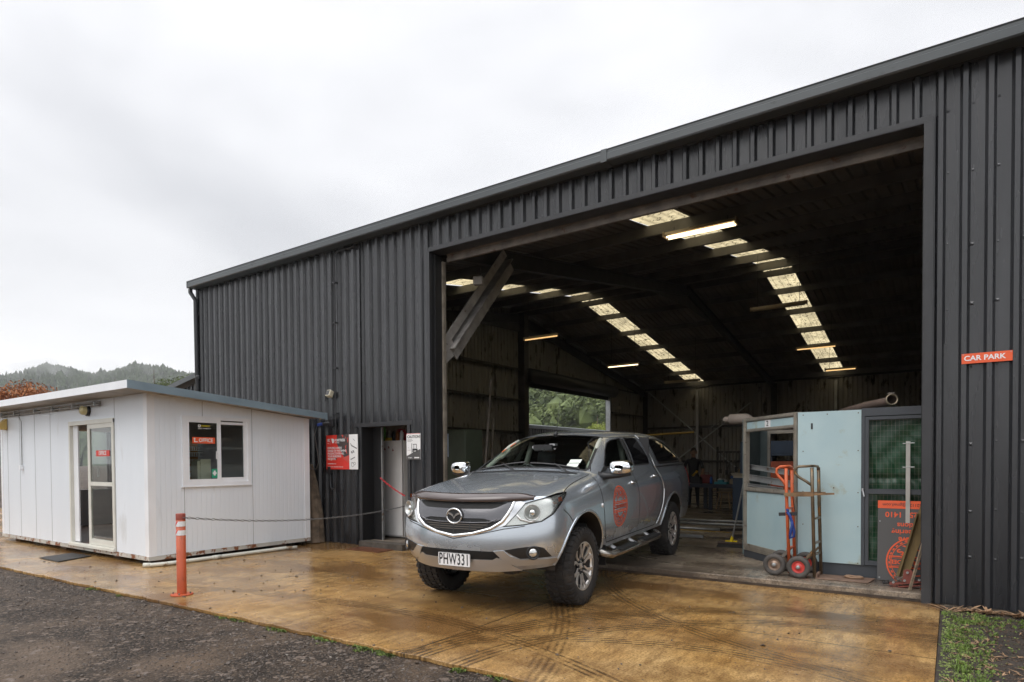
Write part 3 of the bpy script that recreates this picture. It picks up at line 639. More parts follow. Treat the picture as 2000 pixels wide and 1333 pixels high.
# ---- two low sheds behind
def low_shed(label, y0, y1, xl, xr, xm, zl, zr, zm, seed=0):
    t = thing('low_shed', label, 'shed', (0,0,0)); m = MB()
    for y in (y0, y1): m.add([(xl,y,0),(xr,y,0),(xr,y,zr),(xm,y,zm),(xl,y,zl)], [(0,1,2,3,4)])
    k = int(y0/PIT); ys = [y0]
    while k*PIT < y1-.1:
        k += 1; c = k*PIT
        ys += [c-.03, c-.012, c+.012, c+.03] if c-.03 > y0 else []
    vs = []; 
    for i, y in enumerate(ys):
        h = .03 if (i-1) % 4 in (1, 2) and i else 0; vs += [(xr+h, y, 0), (xr+h, y, zr)]
    m.add(vs, [(2*i, 2*i+2, 2*i+3, 2*i+1) for i in range(len(ys)-1)])
    for i in range(int((xr-xl)/PIT)):
        x = xl+.1+i*PIT; zz = zl+(zm-zl)*(x-xl)/(xm-xl) if x < xm else zm+(zr-zm)*(x-xm)/(xr-xm)
        m.box(x-.02, x+.02, y0-.03, y0-.001, 0, zz-.02)
    m.build('wall', M_clad, t)
    m = MB()
    m.add([(xl-.2,y0-.2,zl),(xm,y0-.2,zm+.06),(xm,y1+.2,zm+.06),(xl-.2,y1+.2,zl),(xl-.2,y0-.2,zl+.14),(xm,y0-.2,zm+.2),(xm,y1+.2,zm+.2),(xl-.2,y1+.2,zl+.14)], [(0,1,2,3),(4,7,6,5),(0,4,5,1),(3,2,6,7),(0,3,7,4)])
    m.add([(xr+.2,y0-.2,zr),(xm,y0-.2,zm+.06),(xm,y1+.2,zm+.06),(xr+.2,y1+.2,zr),(xr+.2,y0-.2,zr+.14),(xm,y0-.2,zm+.2),(xm,y1+.2,zm+.2),(xr+.2,y1+.2,zr+.14)], [(0,3,2,1),(4,5,6,7),(0,1,5,4),(3,7,6,2),(0,4,7,3)])
    m.build('roof', M_gutter, t); return t
low_shed('small dark gable roofed shed between the office roof and the workshop corner', 9.6, 14.5, -23, -14.7, -16.6, 2.75, 3.5, 3.82)
low_shed('long low grey roofed shed outside the far door opening', 18.5, 48, -25, -16.4, -21, 2.9, 2.98, 3.45)

# ---- fluorescent lights hung from the purlins
M_tube = emis('lit_tube', (1, .80, .48), 2.2); M_dim = emis('dim_tube', (1, .62, .25), .9); M_off = mat('unlit_tube', (.5,.42,.3), .4)
M_fit = mat('light_body', (.38,.30,.2), .5)
def strip_light(x, y, z, l, label, lit, twin=False):
    t = thing('fluorescent_light', label, 'light', (x, y, z), 0, 'fluorescent lights under the shed roof')
    m = MB(); w = .12 if twin else .05
    m.add([(0,-w,-.02),(l,-w,-.02),(l,-w*.5,.05),(0,-w*.5,.05),(0,w,-.02),(l,w,-.02),(l,w*.5,.05),(0,w*.5,.05)], [(0,1,2,3),(4,7,6,5),(3,2,6,7),(0,3,7,4),(1,5,6,2)])
    m.box(-.02,0,-w,w,-.045,.05); m.box(l,l+.02,-w,w,-.045,.05); m.build('housing', M_fit, t)
    for k, yy in enumerate((-.055, .055) if twin else (0,)):
        c = MB(); c.smooth = True; c.tube([(.03,yy,-.035),(l-.03,yy,-.035)], .019, 8); c.build('tube', (M_off, M_dim, M_tube)[lit], t)
    c = MB(); zt = roofz(y)-.2-z
    for xx in (.15, l-.15): c.tube([(xx,0,.05),(xx,0,max(zt,.06))], .006, 5)
    c.build('hanger', M_steel, t); return t
strip_light(-4.24, 11.0, 5.45, 1.24, 'large twin tube fluorescent light glowing brightly nearest the roller door', 2, True)
strip_light(-11.28, 17.0, 5.34, 1.25, 'fluorescent light glowing orange above the far door opening, by the gable post', 1)
strip_light(-10.5, 21.4, 4.92, 1.22, 'brightly lit fluorescent light above the right half of the far door opening', 2)
strip_light(-9.5, 24.5, 4.55, 1.4, 'unlit fluorescent light across the far end of the left skylight strip', 0)
strip_light(-4.09, 16.3, 5.13, 1.25, 'unlit fluorescent light crossing the middle of the right skylight strip', 0)
strip_light(-4.5, 24.0, 5.3, 1.25, 'lit fluorescent light crossing the lower part of the right skylight strip', 1)
strip_light(-4.0, 26.8, 4.84, 1.05, 'lit fluorescent light farthest down the right skylight strip', 1)

# ---- things on the front wall
def sign_M(x, z, y=FY-.034): return Matrix(((1,0,0,x),(0,0,-1,y),(0,1,0,z),(0,0,0,1)))
M_red = mat('sign_red', (.72, .045, .03), .35, var=.08, vscale=3); M_white = mat('sign_white', (.82,.82,.82), .4); M_ink = mat('sign_black', (.025,.025,.028), .4); M_orange = mat('sign_orange', (.80, .115, .035), .4, var=.06); M_grey = mat('sign_grey', (.09,.088,.088), .4)
t = thing('wall_sign', 'small orange CAR PARK sign on the charcoal wall right of the roller door', 'sign', (.07, FY-.042, 2.342))
m = MB(); m.box(0, .385, -.008, 0, 0, .095, T3(0,0,0,0,0,-.0)); m.build('board', M_orange, t)
m = MB(); m.text('CAR PARK', .066, wallM(.0175,-.0095,.047), 'LEFT', .022, .001, 1.02); m.build('lettering', M_white, t)
m = MB()
for x in (.012, .373): m.cyl((x,-.008,.085),(x,-.011,.085),.005,8)
m.build('screws', M_galv, t)

t = thing('advert_sign', 'red and white fastener advertising board left of the side door', 'sign', (-9.20, FY-.075, 1.315))
m = MB(); m.box(0, .82, -.012, 0, 0, .605); m.build('board', M_white, t)
m = MB(); m.box(0, .605, -.0135, -.0121, 0, .605); m.build('red_panel', M_red, t)
m = MB(); FM = wallM(0,-.0138,0)
m.prism([(.29,.605),(.603,.605),(.603,.235),(.47,.21),(.36,.36),(.29,.44)], .0006, FM); m.build('dark_artwork', mat('art_dark', (.07,.055,.055), .4), t)
m = MB()
for p in ([(.41,.60),(.46,.60),(.45,.55)], [(.50,.57),(.53,.56),(.52,.53)], [(.555,.55),(.59,.5),(.565,.46)], [(.50,.40),(.54,.43),(.52,.35)], [(.49,.33),(.53,.36),(.56,.26)], [(.44,.20),(.60,.25),(.60,.1)], [(.55,.54),(.585,.56),(.57,.51)]): m.prism(p, .0006, wallM(0,-.0146,0))
m.build('red_splashes', mat('art_red', (.62,.09,.07), .4), t)
m = MB(); TM = lambda x, z: wallM(x, -.0155, z)
m.text('FORTRESS', .062, TM(.235,.51), 'LEFT', .024, .0008, .95); m.text('FASTENERS', .022, TM(.24,.467), 'LEFT', .02, .0008)
m.text('st', .085, TM(.035,.52), 'LEFT', .03, .0008); m.text('NZ', .022, TM(.04,.46), 'LEFT', .02, .0008, 1.4)
m.box(.111, .114, -.0158, -.015, .44, .55)
m.prism([(.14,.535),(.165,.55),(.185,.535),(.2,.545),(.22,.52),(.215,.475),(.19,.46),(.165,.465),(.155,.50)], .0008, TM(0,0))
for i, s in enumerate(('EXPLORE A WIDE', 'RANGE OF FASTENING', 'PRODUCTS FOR ALL', 'YOUR BUILDING', 'PROJECTS')): m.text(s, .050, TM(.04,.375-i*.049), 'LEFT', .020, .0008, .95)
m.text('steelandtube.co.nz', .030, TM(.04,.10), 'LEFT', .012, .0008); m.text('BOLTS  PINS  NUTS  NAILS  RIVETS  TOOLS  SEALS', .020, TM(.04,.042), 'LEFT', .012, .0008, .92)
m.build('lettering', M_white, t)
m = MB(); Mh = wallM(0,-.0125,0)
m.ring(.03,.036,.001,16,Mh @ Matrix.Translation((.69,.08,0))); m.ring(.02,.027,.001,16,Mh @ Matrix.Translation((.74,.10,0)))
for a, b, w in (((.64,.45),(.67,.41),.012),((.66,.415),(.80,.36),.02),((.66,.31),(.69,.28),.03),((.70,.33),(.73,.29),.022),((.64,.17),(.75,.21),.016),((.70,.53),(.76,.49),.006),((.66,.12),(.72,.11),.008)):
    d = Vector((b[0]-a[0], b[1]-a[1])).normalized(); q = Vector((-d.y, d.x))*w/2
    m.prism([(a[0]-q.x,a[1]-q.y),(b[0]-q.x,b[1]-q.y),(b[0]+q.x,b[1]+q.y),(a[0]+q.x,a[1]+q.y)], .001, Mh)
m.build('fastener_pictures', mat('picture_grey', (.18,.18,.19), .4), t)

t = thing('caution_sign', 'white and grey CAUTION forklift sign right of the side door', 'sign', (-7.255, FY-.044, 1.475))
m = MB(); m.box(0, .30, -.010, 0, 0, .42); m.build('board', M_white, t)
m = MB(); FM = wallM(0,-.0102,0); m.prism([(0,0),(.30,0),(.30,.17),(0,.06)], .0008, FM); m.build('dark_corner', M_grey, t)
m = MB(); TM = lambda x, z: wallM(x, -.0113, z)
m.text('CAUTION!', .061, TM(.015,.365), 'LEFT', .02, .0008, .97)
m.box(.02,.12,-.0113,-.0105,.32,.324); m.box(.02,.14,-.0113,-.0105,.305,.309); m.box(.02,.11,-.0113,-.0105,.29,.294)
for a, b, c, d in ((.11,.12,.10,.26),(.14,.22,.24,.25),(.21,.22,.18,.245),(.13,.24,.145,.175),(.155,.165,.175,.24),(.02,.05,.19,.192),(.02,.09,.15,.153)): m.box(a, b, -.0113, -.0105, c, d)
for x, z, r in ((.15,.135,.022),(.225,.14,.018)): m.ring(.3*r, r, .0008, 14, TM(x, z))
m.build('printing', M_ink, t)
m = MB()
for i in range(12): m.box(.002+i*.025, .014+i*.025, -.0113, -.0105, .408, .419)
m.build('red_edge', M_red, t)
m = MB(); m.text('SITESAFE', .022, TM(.03,.03), 'LEFT', .02, .0008); m.box(.17,.275,-.0113,-.0105,.022,.04); m.ring(0,.014,.0008,6,TM(.18,.031)); m.build('logos', M_white, t)

t = thing('security_light', 'small white sensor floodlight high on the wall above the advertising board', 'light', (-9.06, FY-.03, 2.62))
m = MB(); m.box(-.03,.03,-.05,0,-.04,.04); m.build('bracket', M_ink, t)
m = MB(Matrix.Rotation(-.4, 4, 'X')); m.box(-.06,.05,-.13,-.04,-.06,.06); m.build('head', mat('cream_case', (.6,.55,.42), .4), t, bevel=.012)
m = MB(Matrix.Rotation(-.4, 4, 'X')); m.box(-.045,.035,-.134,-.1305,-.045,.045); m.build('lens', mat('dark_lens', (.05,.05,.05), .15), t)
t = thing('power_outlet', 'black outdoor power outlet with blue plug beside the office roof end', 'outlet', (-9.05, FY-.03, 2.14))
m = MB(); m.box(-.06,.06,-.09,0,-.07,.07); m.tube([(-.02,-.06,.0),(-.14,-.14,-.02)], .03, 10); m.build('box', M_ink, t, bevel=.008)
m = MB(); m.tube([(-.14,-.14,-.02),(-.22,-.19,-.035)], .028, 10); m.build('plug', mat('blue_plug', (.02,.08,.45), .4), t)
m = MB(); m.smooth = True; m.tube([(-.10,-.12,.09),(-.18,-.17,.07)], [.035,.02], 10); m.build('cap', mat('cream_cap', (.6,.55,.4), .4), t)
m = MB(); m.smooth = True; m.tube([(-.22,-.19,-.04),(-.29,-.2,-.2),(-.27,-.16,-.5),(-.26,-.14,-.7),(-.33,-.14,-.82),(-.46,-.14,-.82),(-.6,-.14,-.7)], .008, 6); m.build('cable', mat('grey_cable', (.12,.12,.12), .5), t)
t = thing('conduit', 'black cable conduit running down the wall from the gutter to a hanging loop', 'conduit', (-8.95, FY-.044, 0))
m = MB(); m.smooth = True; m.tube([(.5,-.02,5.13),(.1,-.02,5.13),(.02,-.02,5.1),(0,-.02,5.0),(-.02,-.02,1.2),(-.02,-.03,1.02),(-.08,-.04,.95),(-.16,-.03,1.0),(-.18,-.02,1.15),(-.18,-.02,1.34)], .013, 8); m.build('pipe', M_ink, t)
m = MB()
for z in (1.5, 2.3, 3.1, 3.9, 4.6): m.box(-.03, .03, -.045, 0, z-.012, z+.012)
m.box(-.22,-.14,-.05,0,1.24,1.36); m.build('clips', M_ink, t)
t = thing('tree_trunk', 'rough weathered timber slab leaning in the gap behind the white office', 'timber', (-9.55, FY-.14, 0))
m = MB(); rnd = random.Random(4); pts_ = [(0.16,-.05,0),(.12,-.03,.5),(.03,0,1.0),(-.06,.02,1.4)]; m.tube(pts_, [.17,.15,.10,.05], 9); m.build('log', mat('grey_bark', (.13,.095,.065), .9, var=.5, vscale=9, bump=1, bscale=20), t)
# across the yard, seen only in the sliding door glass and the paintwork
t = thing('teal_shed', 'teal shed across the yard mirrored in the sliding door glass', 'shed', (-30, -7, -.03), R(20))
m = MB(); m.box(-9, 5, -3, 0, 0, 4.2); m.build('wall', mat('teal_cladding', (.06,.24,.24), .5, var=.1), t)
m = MB(); m.add([(-9.3,.3,4.1),(5.3,.3,4.1),(5.3,-3.3,4.9),(-9.3,-3.3,4.9),(-9.3,.3,4.25),(5.3,.3,4.25),(5.3,-3.3,5.05),(-9.3,-3.3,5.05)], [(0,3,2,1),(4,5,6,7),(0,1,5,4),(1,2,6,5),(2,3,7,6),(3,0,4,7)]); m.build('roof', M_gutter, t)
for k, (x, y, h) in enumerate(((-21, -6.2, 1.9), (-24, -5.6, 2.1), (-27, -4.9, 1.7))):
    leafy_tree('shrub', ('right', 'middle', 'left')[k]+'most of three shrubs across the yard mirrored in the sliding door', x, y, h, 1.2, M_lf1, 60+k, 1500, .12, trunk=.06)
# ================================================================== the white site office
def panel_mat(name, axis):
    m = mat(name, (.84,.885,.935), .36, var=.03, vscale=1.5, dirt=(.52,.51,.47), dscale=2.6, dpos=.62, dwidth=.25, stretch=(1,1,.25))
    nt = m.node_tree; K = nt.links.new; b = nt.nodes['Principled BSDF']; t = nt.nodes.new('ShaderNodeTexCoord')
    s = nt.nodes.new('ShaderNodeSeparateXYZ'); K(t.outputs['Object'], s.inputs[0])
    a = nt.nodes.new('ShaderNodeMath'); a.operation = 'MULTIPLY'; a.inputs[1].default_value = 1/.075; K(s.outputs[axis], a.inputs[0])
    fr_ = nt.nodes.new('ShaderNodeMath'); fr_.operation = 'PINGPONG'; fr_.inputs[1].default_value = .5; K(a.outputs[0], fr_.inputs[0])
    st = nt.nodes.new('ShaderNodeMapRange'); st.interpolation_type = 'SMOOTHSTEP'; st.inputs['From Min'].default_value = .0; st.inputs['From Max'].default_value = .10; K(fr_.outputs[0], st.inputs[0])
    bp = nt.nodes.new('ShaderNodeBump'); bp.inputs['Strength'].default_value = .8; bp.inputs['Distance'].default_value = .0035; K(st.outputs[0], bp.inputs['Height']); K(bp.outputs[0], b.inputs['Normal'])
    return m
M_px, M_py = panel_mat('white_panel_front', 0), panel_mat('white_panel_side', 1)
M_wt = mat('white_flashing', (.88,.895,.92), .35, var=.04); M_cream = mat('cream_aluminium', (.72,.71,.64), .38, var=.06)
M_soff = mat('weathered_soffit', (.40,.385,.36), .6, var=.2, vscale=3); M_bluef = mat('blue_grey_fascia', (.20,.26,.30), .38, var=.15, vscale=5, stretch=(1,.3,1))
M_skid = mat('rusty_white_rail', (.55,.53,.48), .5, var=.1, dirt=(.22,.075,.025), dscale=9, dpos=.52, dwidth=.06)
M_room = mat('office_lining', (.42,.42,.44), .7); M_oglass = glass('office_glass', (.90,.94,.93), .12)
off = thing('site_office', 'white panel site office with a sloping blue edged roof and a sliding glass door', 'office')
OX0, OX1, OFY, OBY, OB = -14.95, -9.28, 4.40, 7.12, .125
def oz(y): return 2.44-(y-OFY)*(.235/2.72)
# front wall (facing the yard)
m = MB()
for x0, x1, z0, z1 in ((OX0+.09,-11.84,OB,2.44),(-10.27,OX1-.09,OB,2.44),(-11.84,-10.27,2.11,2.44)): m.box(x0, x1, OFY, OFY+.05, z0, z1)
m.build('front_wall', M_px, off)
m = MB()
def side_box(y0, y1, z0, z1=None): 
    zz0, zz1 = (z1, z1) if z1 else (oz(y0), oz(y1))
    m.add([(OX1-.05,y0,z0),(OX1,y0,z0),(OX1,y1,z0),(OX1-.05,y1,z0),(OX1-.05,y0,zz0),(OX1,y0,zz0),(OX1,y1,zz1),(OX1-.05,y1,zz1)], [(0,3,2,1),(4,5,6,7),(0,1,5,4),(1,2,6,5),(2,3,7,6),(3,0,4,7)])
side_box(OFY+.09, 4.91, OB); side_box(5.96, OBY-.05, OB); side_box(4.91, 5.96, OB, 1.11); side_box(4.91, 5.96, 2.13)
m.build('side_wall', M_py, off)
m = MB(); m.box(OX0, OX0+.05, OFY+.09, 4.9, OB, 2.2); m.box(OX0, OX0+.05, 6.6, OBY, OB, 2.2); m.box(OX0, OX0+.05, 4.9, 6.6, OB, .9); m.box(OX0, OX1, OBY-.05, OBY, OB, oz(OBY)); m.build('back_wall', M_px, off)  # end wall out of view has an opening added to light the room
for nm, y0, y1, x0, x1 in (('a', OFY-.006, OFY+.10, OX1-.10, OX1+.006), ('b', OBY-.10, OBY+.004, OX1-.06, OX1+.006), ('c', OFY-.006, OFY+.10, OX0-.006, OX0+.10)):
    m = MB(); m.add([(x0,y0,OB-.03),(x1,y0,OB-.03),(x1,y1,OB-.03),(x0,y1,OB-.03),(x0,y0,oz(y0)),(x1,y0,oz(y0)),(x1,y1,oz(y1)),(x0,y1,oz(y1))], [(0,3,2,1),(4,5,6,7),(0,1,5,4),(1,2,6,5),(2,3,7,6),(3,0,4,7)]); m.build('corner_post', M_wt, off)
M_seam = mat('seam_grey', (.30,.30,.30), .6)
for x in (-12.62, -13.30, -14.0, -14.6, -10.26): m = MB(); m.box(x-.003, x+.003, OFY-.0025, OFY, OB, 2.44); m.build('panel_seam', M_seam, off)
for y in (5.20, 6.02): m = MB(); m.box(OX1, OX1+.0025, y-.003, y+.003, OB if y > 6 else 2.14, oz(y)); m.build('panel_seam', M_seam, off)
m = MB(); m.box(OX1, OX1+.0025, 4.907, 4.913, OB, 1.09); m.build('panel_seam', M_seam, off)
# floor, skid rail, blocks, lining
m = MB(); m.box(OX0, OX1-.05, OFY+.05, OBY-.05, .10, .15); m.build('floor', mat('vinyl_floor', (.22,.14,.10), .5, var=.2), off)
m = MB(); m.box(OX0, OX1+.012, OFY-.012, OFY+.06, .065, .122); m.box(OX1-.06, OX1+.012, OFY+.06, OBY, .065, .122); m.build('skid_rail', M_skid, off)
m = MB(); m.box(-11.84,-10.27,OFY-.05,OFY+.02,.122,.16); m.box(-11.84,-10.27,OFY-.035,OFY+.0,.16,.175); m.build('door_sill', M_cream, off)
for i, (x, y) in enumerate(((-9.55,4.75),(-10.55,4.62),(-12.5,4.62),(-13.4,4.62),(-14.6,4.62),(-9.5,6.6),(-11.5,4.75))):
    m = MB(); m.box(x-.10, x+.10, y-.1, y+.12, .0, .035); m.box(x-.09, x+.09, y-.09, y+.12, .037, .064); m.build('support_block', mat('timber_block', (.20,.13,.09), .8, var=.4, vscale=9) if i == 0 else bpy.data.materials['timber_block'], off)
m = MB(); m.box(OX0+.06, OX1-.06, OBY-.09, OBY-.06, .15, 2.15); m.box(OX0+.06,OX1-.06,OFY+.06,OBY-.09,2.12,2.14); m.box(OX0+.06,OX1-.06,OBY-.10,OBY-.09,1.02,1.03); m.build('lining', M_room, off)
# roof
RX0, RX1, RF, RB = -15.5, -9.0, 4.03, 7.25
def rz(y): return 2.46-(y-RF)*(.25/3.22)
m = MB(); m.add([(RX0,RF,rz(RF)),(RX1,RF,rz(RF)),(RX1,RB,rz(RB)),(RX0,RB,rz(RB)),(RX0,RF,rz(RF)+.085),(RX1,RF,rz(RF)+.085),(RX1,RB,rz(RB)+.085),(RX0,RB,rz(RB)+.085)], [(0,3,2,1),(4,5,6,7),(0,1,5,4),(1,2,6,5),(2,3,7,6),(3,0,4,7)]); roof = m.build('roof', M_soff, off)
m = MB(); m.box(RX0, -12.45, RF-.012, RF-.002, rz(RF)-.012, rz(RF)+.095); m.box(-12.445, RX1+.002, RF-.012, RF-.002, rz(RF)-.012, rz(RF)+.095); m.build('front_fascia', M_wt, roof)
m = MB(); m.add([(RX1+.002,RF-.012,rz(RF)-.014),(RX1+.014,RF-.012,rz(RF)-.014),(RX1+.014,RB,rz(RB)-.014),(RX1+.002,RB,rz(RB)-.014),(RX1+.002,RF-.012,rz(RF)+.097),(RX1+.014,RF-.012,rz(RF)+.097),(RX1+.014,RB,rz(RB)+.092),(RX1+.002,RB,rz(RB)+.092)], [(0,3,2,1),(4,5,6,7),(0,1,5,4),(1,2,6,5),(2,3,7,6),(3,0,4,7)]); m.box(RX1-.10, RX1+.02, RB, RB+.04, rz(RB)-.03, rz(RB)+.095); m.build('side_fascia', M_bluef, roof)
# sliding door
door = MB()
DX0, DX1, DT = -11.84, -10.27, 2.11
door.box(DX0, DX0+.045, OFY-.02, OFY+.055, .175, DT); door.box(DX1-.04, DX1, OFY-.02, OFY+.055, .175, DT); door.box(DX0, DX1, OFY-.022, OFY+.055, DT-.05, DT+.015); door.build('door_frame', M_cream, off)
m = MB(); m.box(DX0+.045, -11.62, OFY+.03, OFY+.05, .18, DT-.05); m.build('door_jamb_panel', M_wt, off)
m = MB(); a, b = -11.17, -10.31; yy0, yy1 = OFY-.010, OFY+.018
m.box(a, a+.085, yy0, yy1, .18, DT-.05); m.box(b-.045, b, yy0, yy1, .18, DT-.05); m.box(a+.085, b-.045, yy0+.001, yy1, .18, .27); m.box(a+.085, b-.045, yy0+.001, yy1, 1.10, 1.16); m.box(a+.085, b-.045, yy0+.001, yy1, 1.99, DT-.05)
sd = m.build('sliding_door', M_cream, off)
m = MB(); m.box(a+.085, b-.045, OFY+.002, OFY+.006, .27, 1.10); m.build('pane', M_oglass, sd)
m = MB(); m.box(a+.085, b-.045, OFY+.002, OFY+.006, 1.16, 1.99); m.build('pane', M_oglass, sd)
m = MB(); m.box(-10.89, -10.44, OFY-.004, OFY+.001, 1.555, 1.645); lab = m.build('office_label', M_red, sd)
m = MB(); m.text('OFFICE', .085, wallM(-10.665,OFY-.0055,1.60), 'CENTER', .024, .001, .95); m.build('label_lettering', M_white, lab)
m = MB(); m.box(-11.60,-11.56,OFY+.3,OFY+.31,1.22,1.38); m.build('light_switch', M_white, off)
# side window
m = MB(); x = OX1
def wb(y0, y1, z0, z1, d0=-.02, d1=.02, mb=None): (mb or m).box(x+d0, x+d1, y0, y1, z0, z1)
wb(4.885, 4.935, 1.10, 2.145); wb(5.935, 5.985, 1.10, 2.145); wb(4.935, 5.935, 2.095, 2.145); wb(4.935, 5.935, 1.10, 1.15); wb(4.87, 6.0, 1.085, 1.10, 0, .028); win = m.build('window', M_wt, off)
m = MB(); wb(4.935, 4.985, 1.15, 2.095, .0, .018); wb(5.42, 5.475, 1.15, 2.095, .0, .018); wb(4.985, 5.42, 1.15, 1.20, .0, .018); wb(4.985, 5.42, 2.05, 2.095, .0, .018); m.build('sash', M_wt, win)
m = MB(); wb(5.475, 5.49, 1.15, 2.095, -.02, .004); wb(5.87, 5.935, 1.15, 2.095, -.02, .004); wb(5.49, 5.87, 1.15, 1.215, -.02, .004); wb(5.49, 5.87, 2.035, 2.075, -.02, .004); m.build('sash', M_wt, win)
m = MB(); m.box(x+.006, x+.009, 4.985, 5.42, 1.20, 2.05); m.build('pane', M_oglass, win)
m = MB(); m.box(x-.012, x-.009, 5.49, 5.87, 1.215, 2.035); m.build('pane', M_oglass, win)
m = MB(); m.box(x+.012, x+.016, 5.40, 5.415, 1.52, 1.62); m.box(x+.016,x+.028,5.395,5.42,1.50,1.56); m.build('catch', M_white, win)
SX = lambda y, z, d=.0115: Matrix(((0,0,1,x+d),(1,0,0,y),(0,1,0,z),(0,0,0,1)))
m = MB(); m.box(x+.009, x+.0105, 5.035, 5.39, 1.735, 1.83); lab = m.build('office_label', M_orange, win)
m = MB(); m.text('OFFICE', .078, SX(5.355,1.782), 'RIGHT', .024, .001, .88); m.prism([(5.06,1.755),(5.115,1.755),(5.115,1.767),(5.078,1.767),(5.078,1.80),(5.090,1.80),(5.069,1.822),(5.048,1.80),(5.062,1.80),(5.062,1.767)], .001, SX(0,0)); m.build('label_lettering', M_white, lab)
m = MB(); m.text('HAZARDCO', .032, SX(5.17,2.00), 'LEFT', .024, .001, .8); m.build('safety_sticker', mat('sticker_yellow', (.75,.62,.03), .4), win)
m = MB(); m.ring(.010, .022, .001, 16, SX(5.145,2.0)); m.text('HAZARDS  CALL 0800 555 339', .018, SX(5.12,1.962), 'LEFT', .022, .001, .85); m.build('sticker_lettering', M_white, win)
m = MB(); m.prism([(5.33,1.215),(5.42,1.215),(5.42,1.35),(5.33,1.35)], .001, SX(0,0,.0095)); m.build('first_aid_sticker', mat('sticker_green', (.03,.35,.20), .4), win)
m = MB(); m.prism([(5.345,1.27),(5.405,1.27),(5.405,1.30),(5.345,1.30)], .001, SX(0,0,.0108)); m.prism([(5.36,1.25),(5.39,1.25),(5.39,1.325),(5.36,1.325)], .001, SX(0,0,.0112)); m.build('first_aid_cross', M_white, win)
# inside, seen through the panes
def th1(name, label, cat, mb, mt, loc=(0,0,0)): return tag(mb.build(name, mt, None, loc=loc), label, cat)
t = thing('document_trays', 'stack of wire document trays behind the left office window pane', 'trays', (-9.62, 5.15, 0))
for k, z in enumerate((1.24, 1.33, 1.44, 1.55, 1.64)):
    m = MB()
    for i in range(13): m.box(-.02, .0, -.25+i*.036, -.246+i*.036, z, z+.055)
    m.box(-.22, .0, -.26, .24, z-.004, z); m.box(-.02, .002, -.26, .24, z+.05, z+.056); m.build('tray', mat('tray_wire', (.62,.63,.64), .4, .1) if k == 0 else bpy.data.materials['tray_wire'], t)
m = MB(); m.box(-.24,.0,-.30,.28,1.12,1.14); m.box(-.24,-.22,-.30,.28,.15,1.8); m.build('shelf', mat('desk_wood', (.42,.20,.06), .5), t)
m = MB(); m.box(-9.60,-9.42,5.24,5.40,1.16,1.50); m.box(-9.60,-9.42,5.19,5.232,1.16,1.47); th1('ring_binders', 'cream ring binders on the office window ledge', 'binders', m, mat('binder_cream', (.50,.47,.36), .6))
t = thing('folding_chair', 'black folding chair with silver legs just inside the sliding door', 'chair', (-11.9, 5.55, .15))
m = MB(); m.box(-.20,.20,-.2,.2,.44,.465); m.build('seat', M_blk, t, bevel=.01)
m = MB(); m.box(-.20,.20,.20,.22,.62,.86); m.build('backrest', M_blk, t, bevel=.01)
for q in (-1, 1):
    m = MB(); m.tube([(q*.19,-.22,0),(q*.19,.20,.60),(q*.19,.21,.86)], .012, 8); m.build('leg', M_galv, t)
    m = MB(); m.tube([(q*.17,.22,0),(q*.17,-.15,.44)], .012, 8); m.build('leg', M_galv, t)
t = thing('desk', 'dark desk against the back wall of the office', 'desk', (-12.6, 6.6, .15))
m = MB(); m.box(-.9,.9,-.35,.35,.70,.73); m.build('desk_top', M_blk, t)
for a_, b_ in ((-.85,-.3),(.85,-.3),(-.85,.3),(.85,.3)):
    m = MB(); m.box(a_-.02,a_+.02,b_-.02,b_+.02,0,.7); m.build('leg', M_blk, t)
m = MB(); m.smooth = True; m.lathe([(.0,0),(.045,0),(.045,.13),(.04,.15),(.043,.155),(.043,.18),(0,.18)], 16); th1('storage_jar', 'glass jar with a blue lid on the office desk', 'jar', m, mat('jar_grey', (.25,.30,.33), .2), (-12.45, 6.42, .882))
# outside fittings
t = thing('bulkhead_light', 'round cream bulkhead lamp in a black rim above the sliding door', 'light', (-11.13, OFY, 2.275))
m = MB(); m.smooth = True; RM = Matrix.Rotation(R(90), 4, 'X'); m.lathe([(0,0),(.085,0),(.088,.03),(.075,.045),(0,.045)], 24, RM); m.build('rim', M_blk, t)
m = MB(); m.smooth = True; m.lathe([(.072,.04),(.070,.09),(.055,.115),(0,.122)], 24, RM); m.build('diffuser', mat('aged_diffuser', (.62,.55,.30), .35), t)
t = thing('wall_lamp', 'yellowed wedge shaped wall lamp near the left end of the office front', 'light', (-14.66, OFY, 2.20))
m = MB(); m.add([(-.10,-.01,.10),(.09,-.01,.10),(.09,-.01,-.11),(-.10,-.01,-.11),(-.08,-.20,-.10),(.07,-.20,-.10)], [(0,1,2,3),(0,4,5,1),(3,2,5,4),(0,3,4),(1,5,2)]); m.build('lamp_case', mat('yellowed_plastic', (.62,.44,.14), .4), t, bevel=.006)
t = thing('eave_conduit', 'grey conduit on brackets along the office front under the eave', 'conduit', (0, OFY, 0))
m = MB(); m.smooth = True; m.tube([(-14.9,-.07,2.34),(-10.62,-.07,2.34)], .012, 8); m.tube([(-14.9,-.07,2.38),(-10.62,-.07,2.38)], .012, 8); m.build('pipe', M_galv, t)
for x in (-14.65,-13.98,-13.05,-12.3,-11.5,-10.72):
    m = MB(); m.box(x-.02,x+.02,-.09,-.001,2.32,2.40); m.box(x-.035,x+.035,-.085,-.055,2.335,2.385); m.build('bracket', M_galv, t)
t = thing('cable_drop', 'thin grey cable pipe running down to a small socket on the office front', 'conduit', (-13.86, OFY, 0))
m = MB(); m.tube([(0,-.06,2.33),(0,-.018,2.22),(0,-.018,1.42)], .008, 6); m.build('pipe', M_galv, t)
m = MB(); m.box(-.035,.035,-.06,-.001,1.34,1.42); m.build('socket', M_wt, t, bevel=.008)
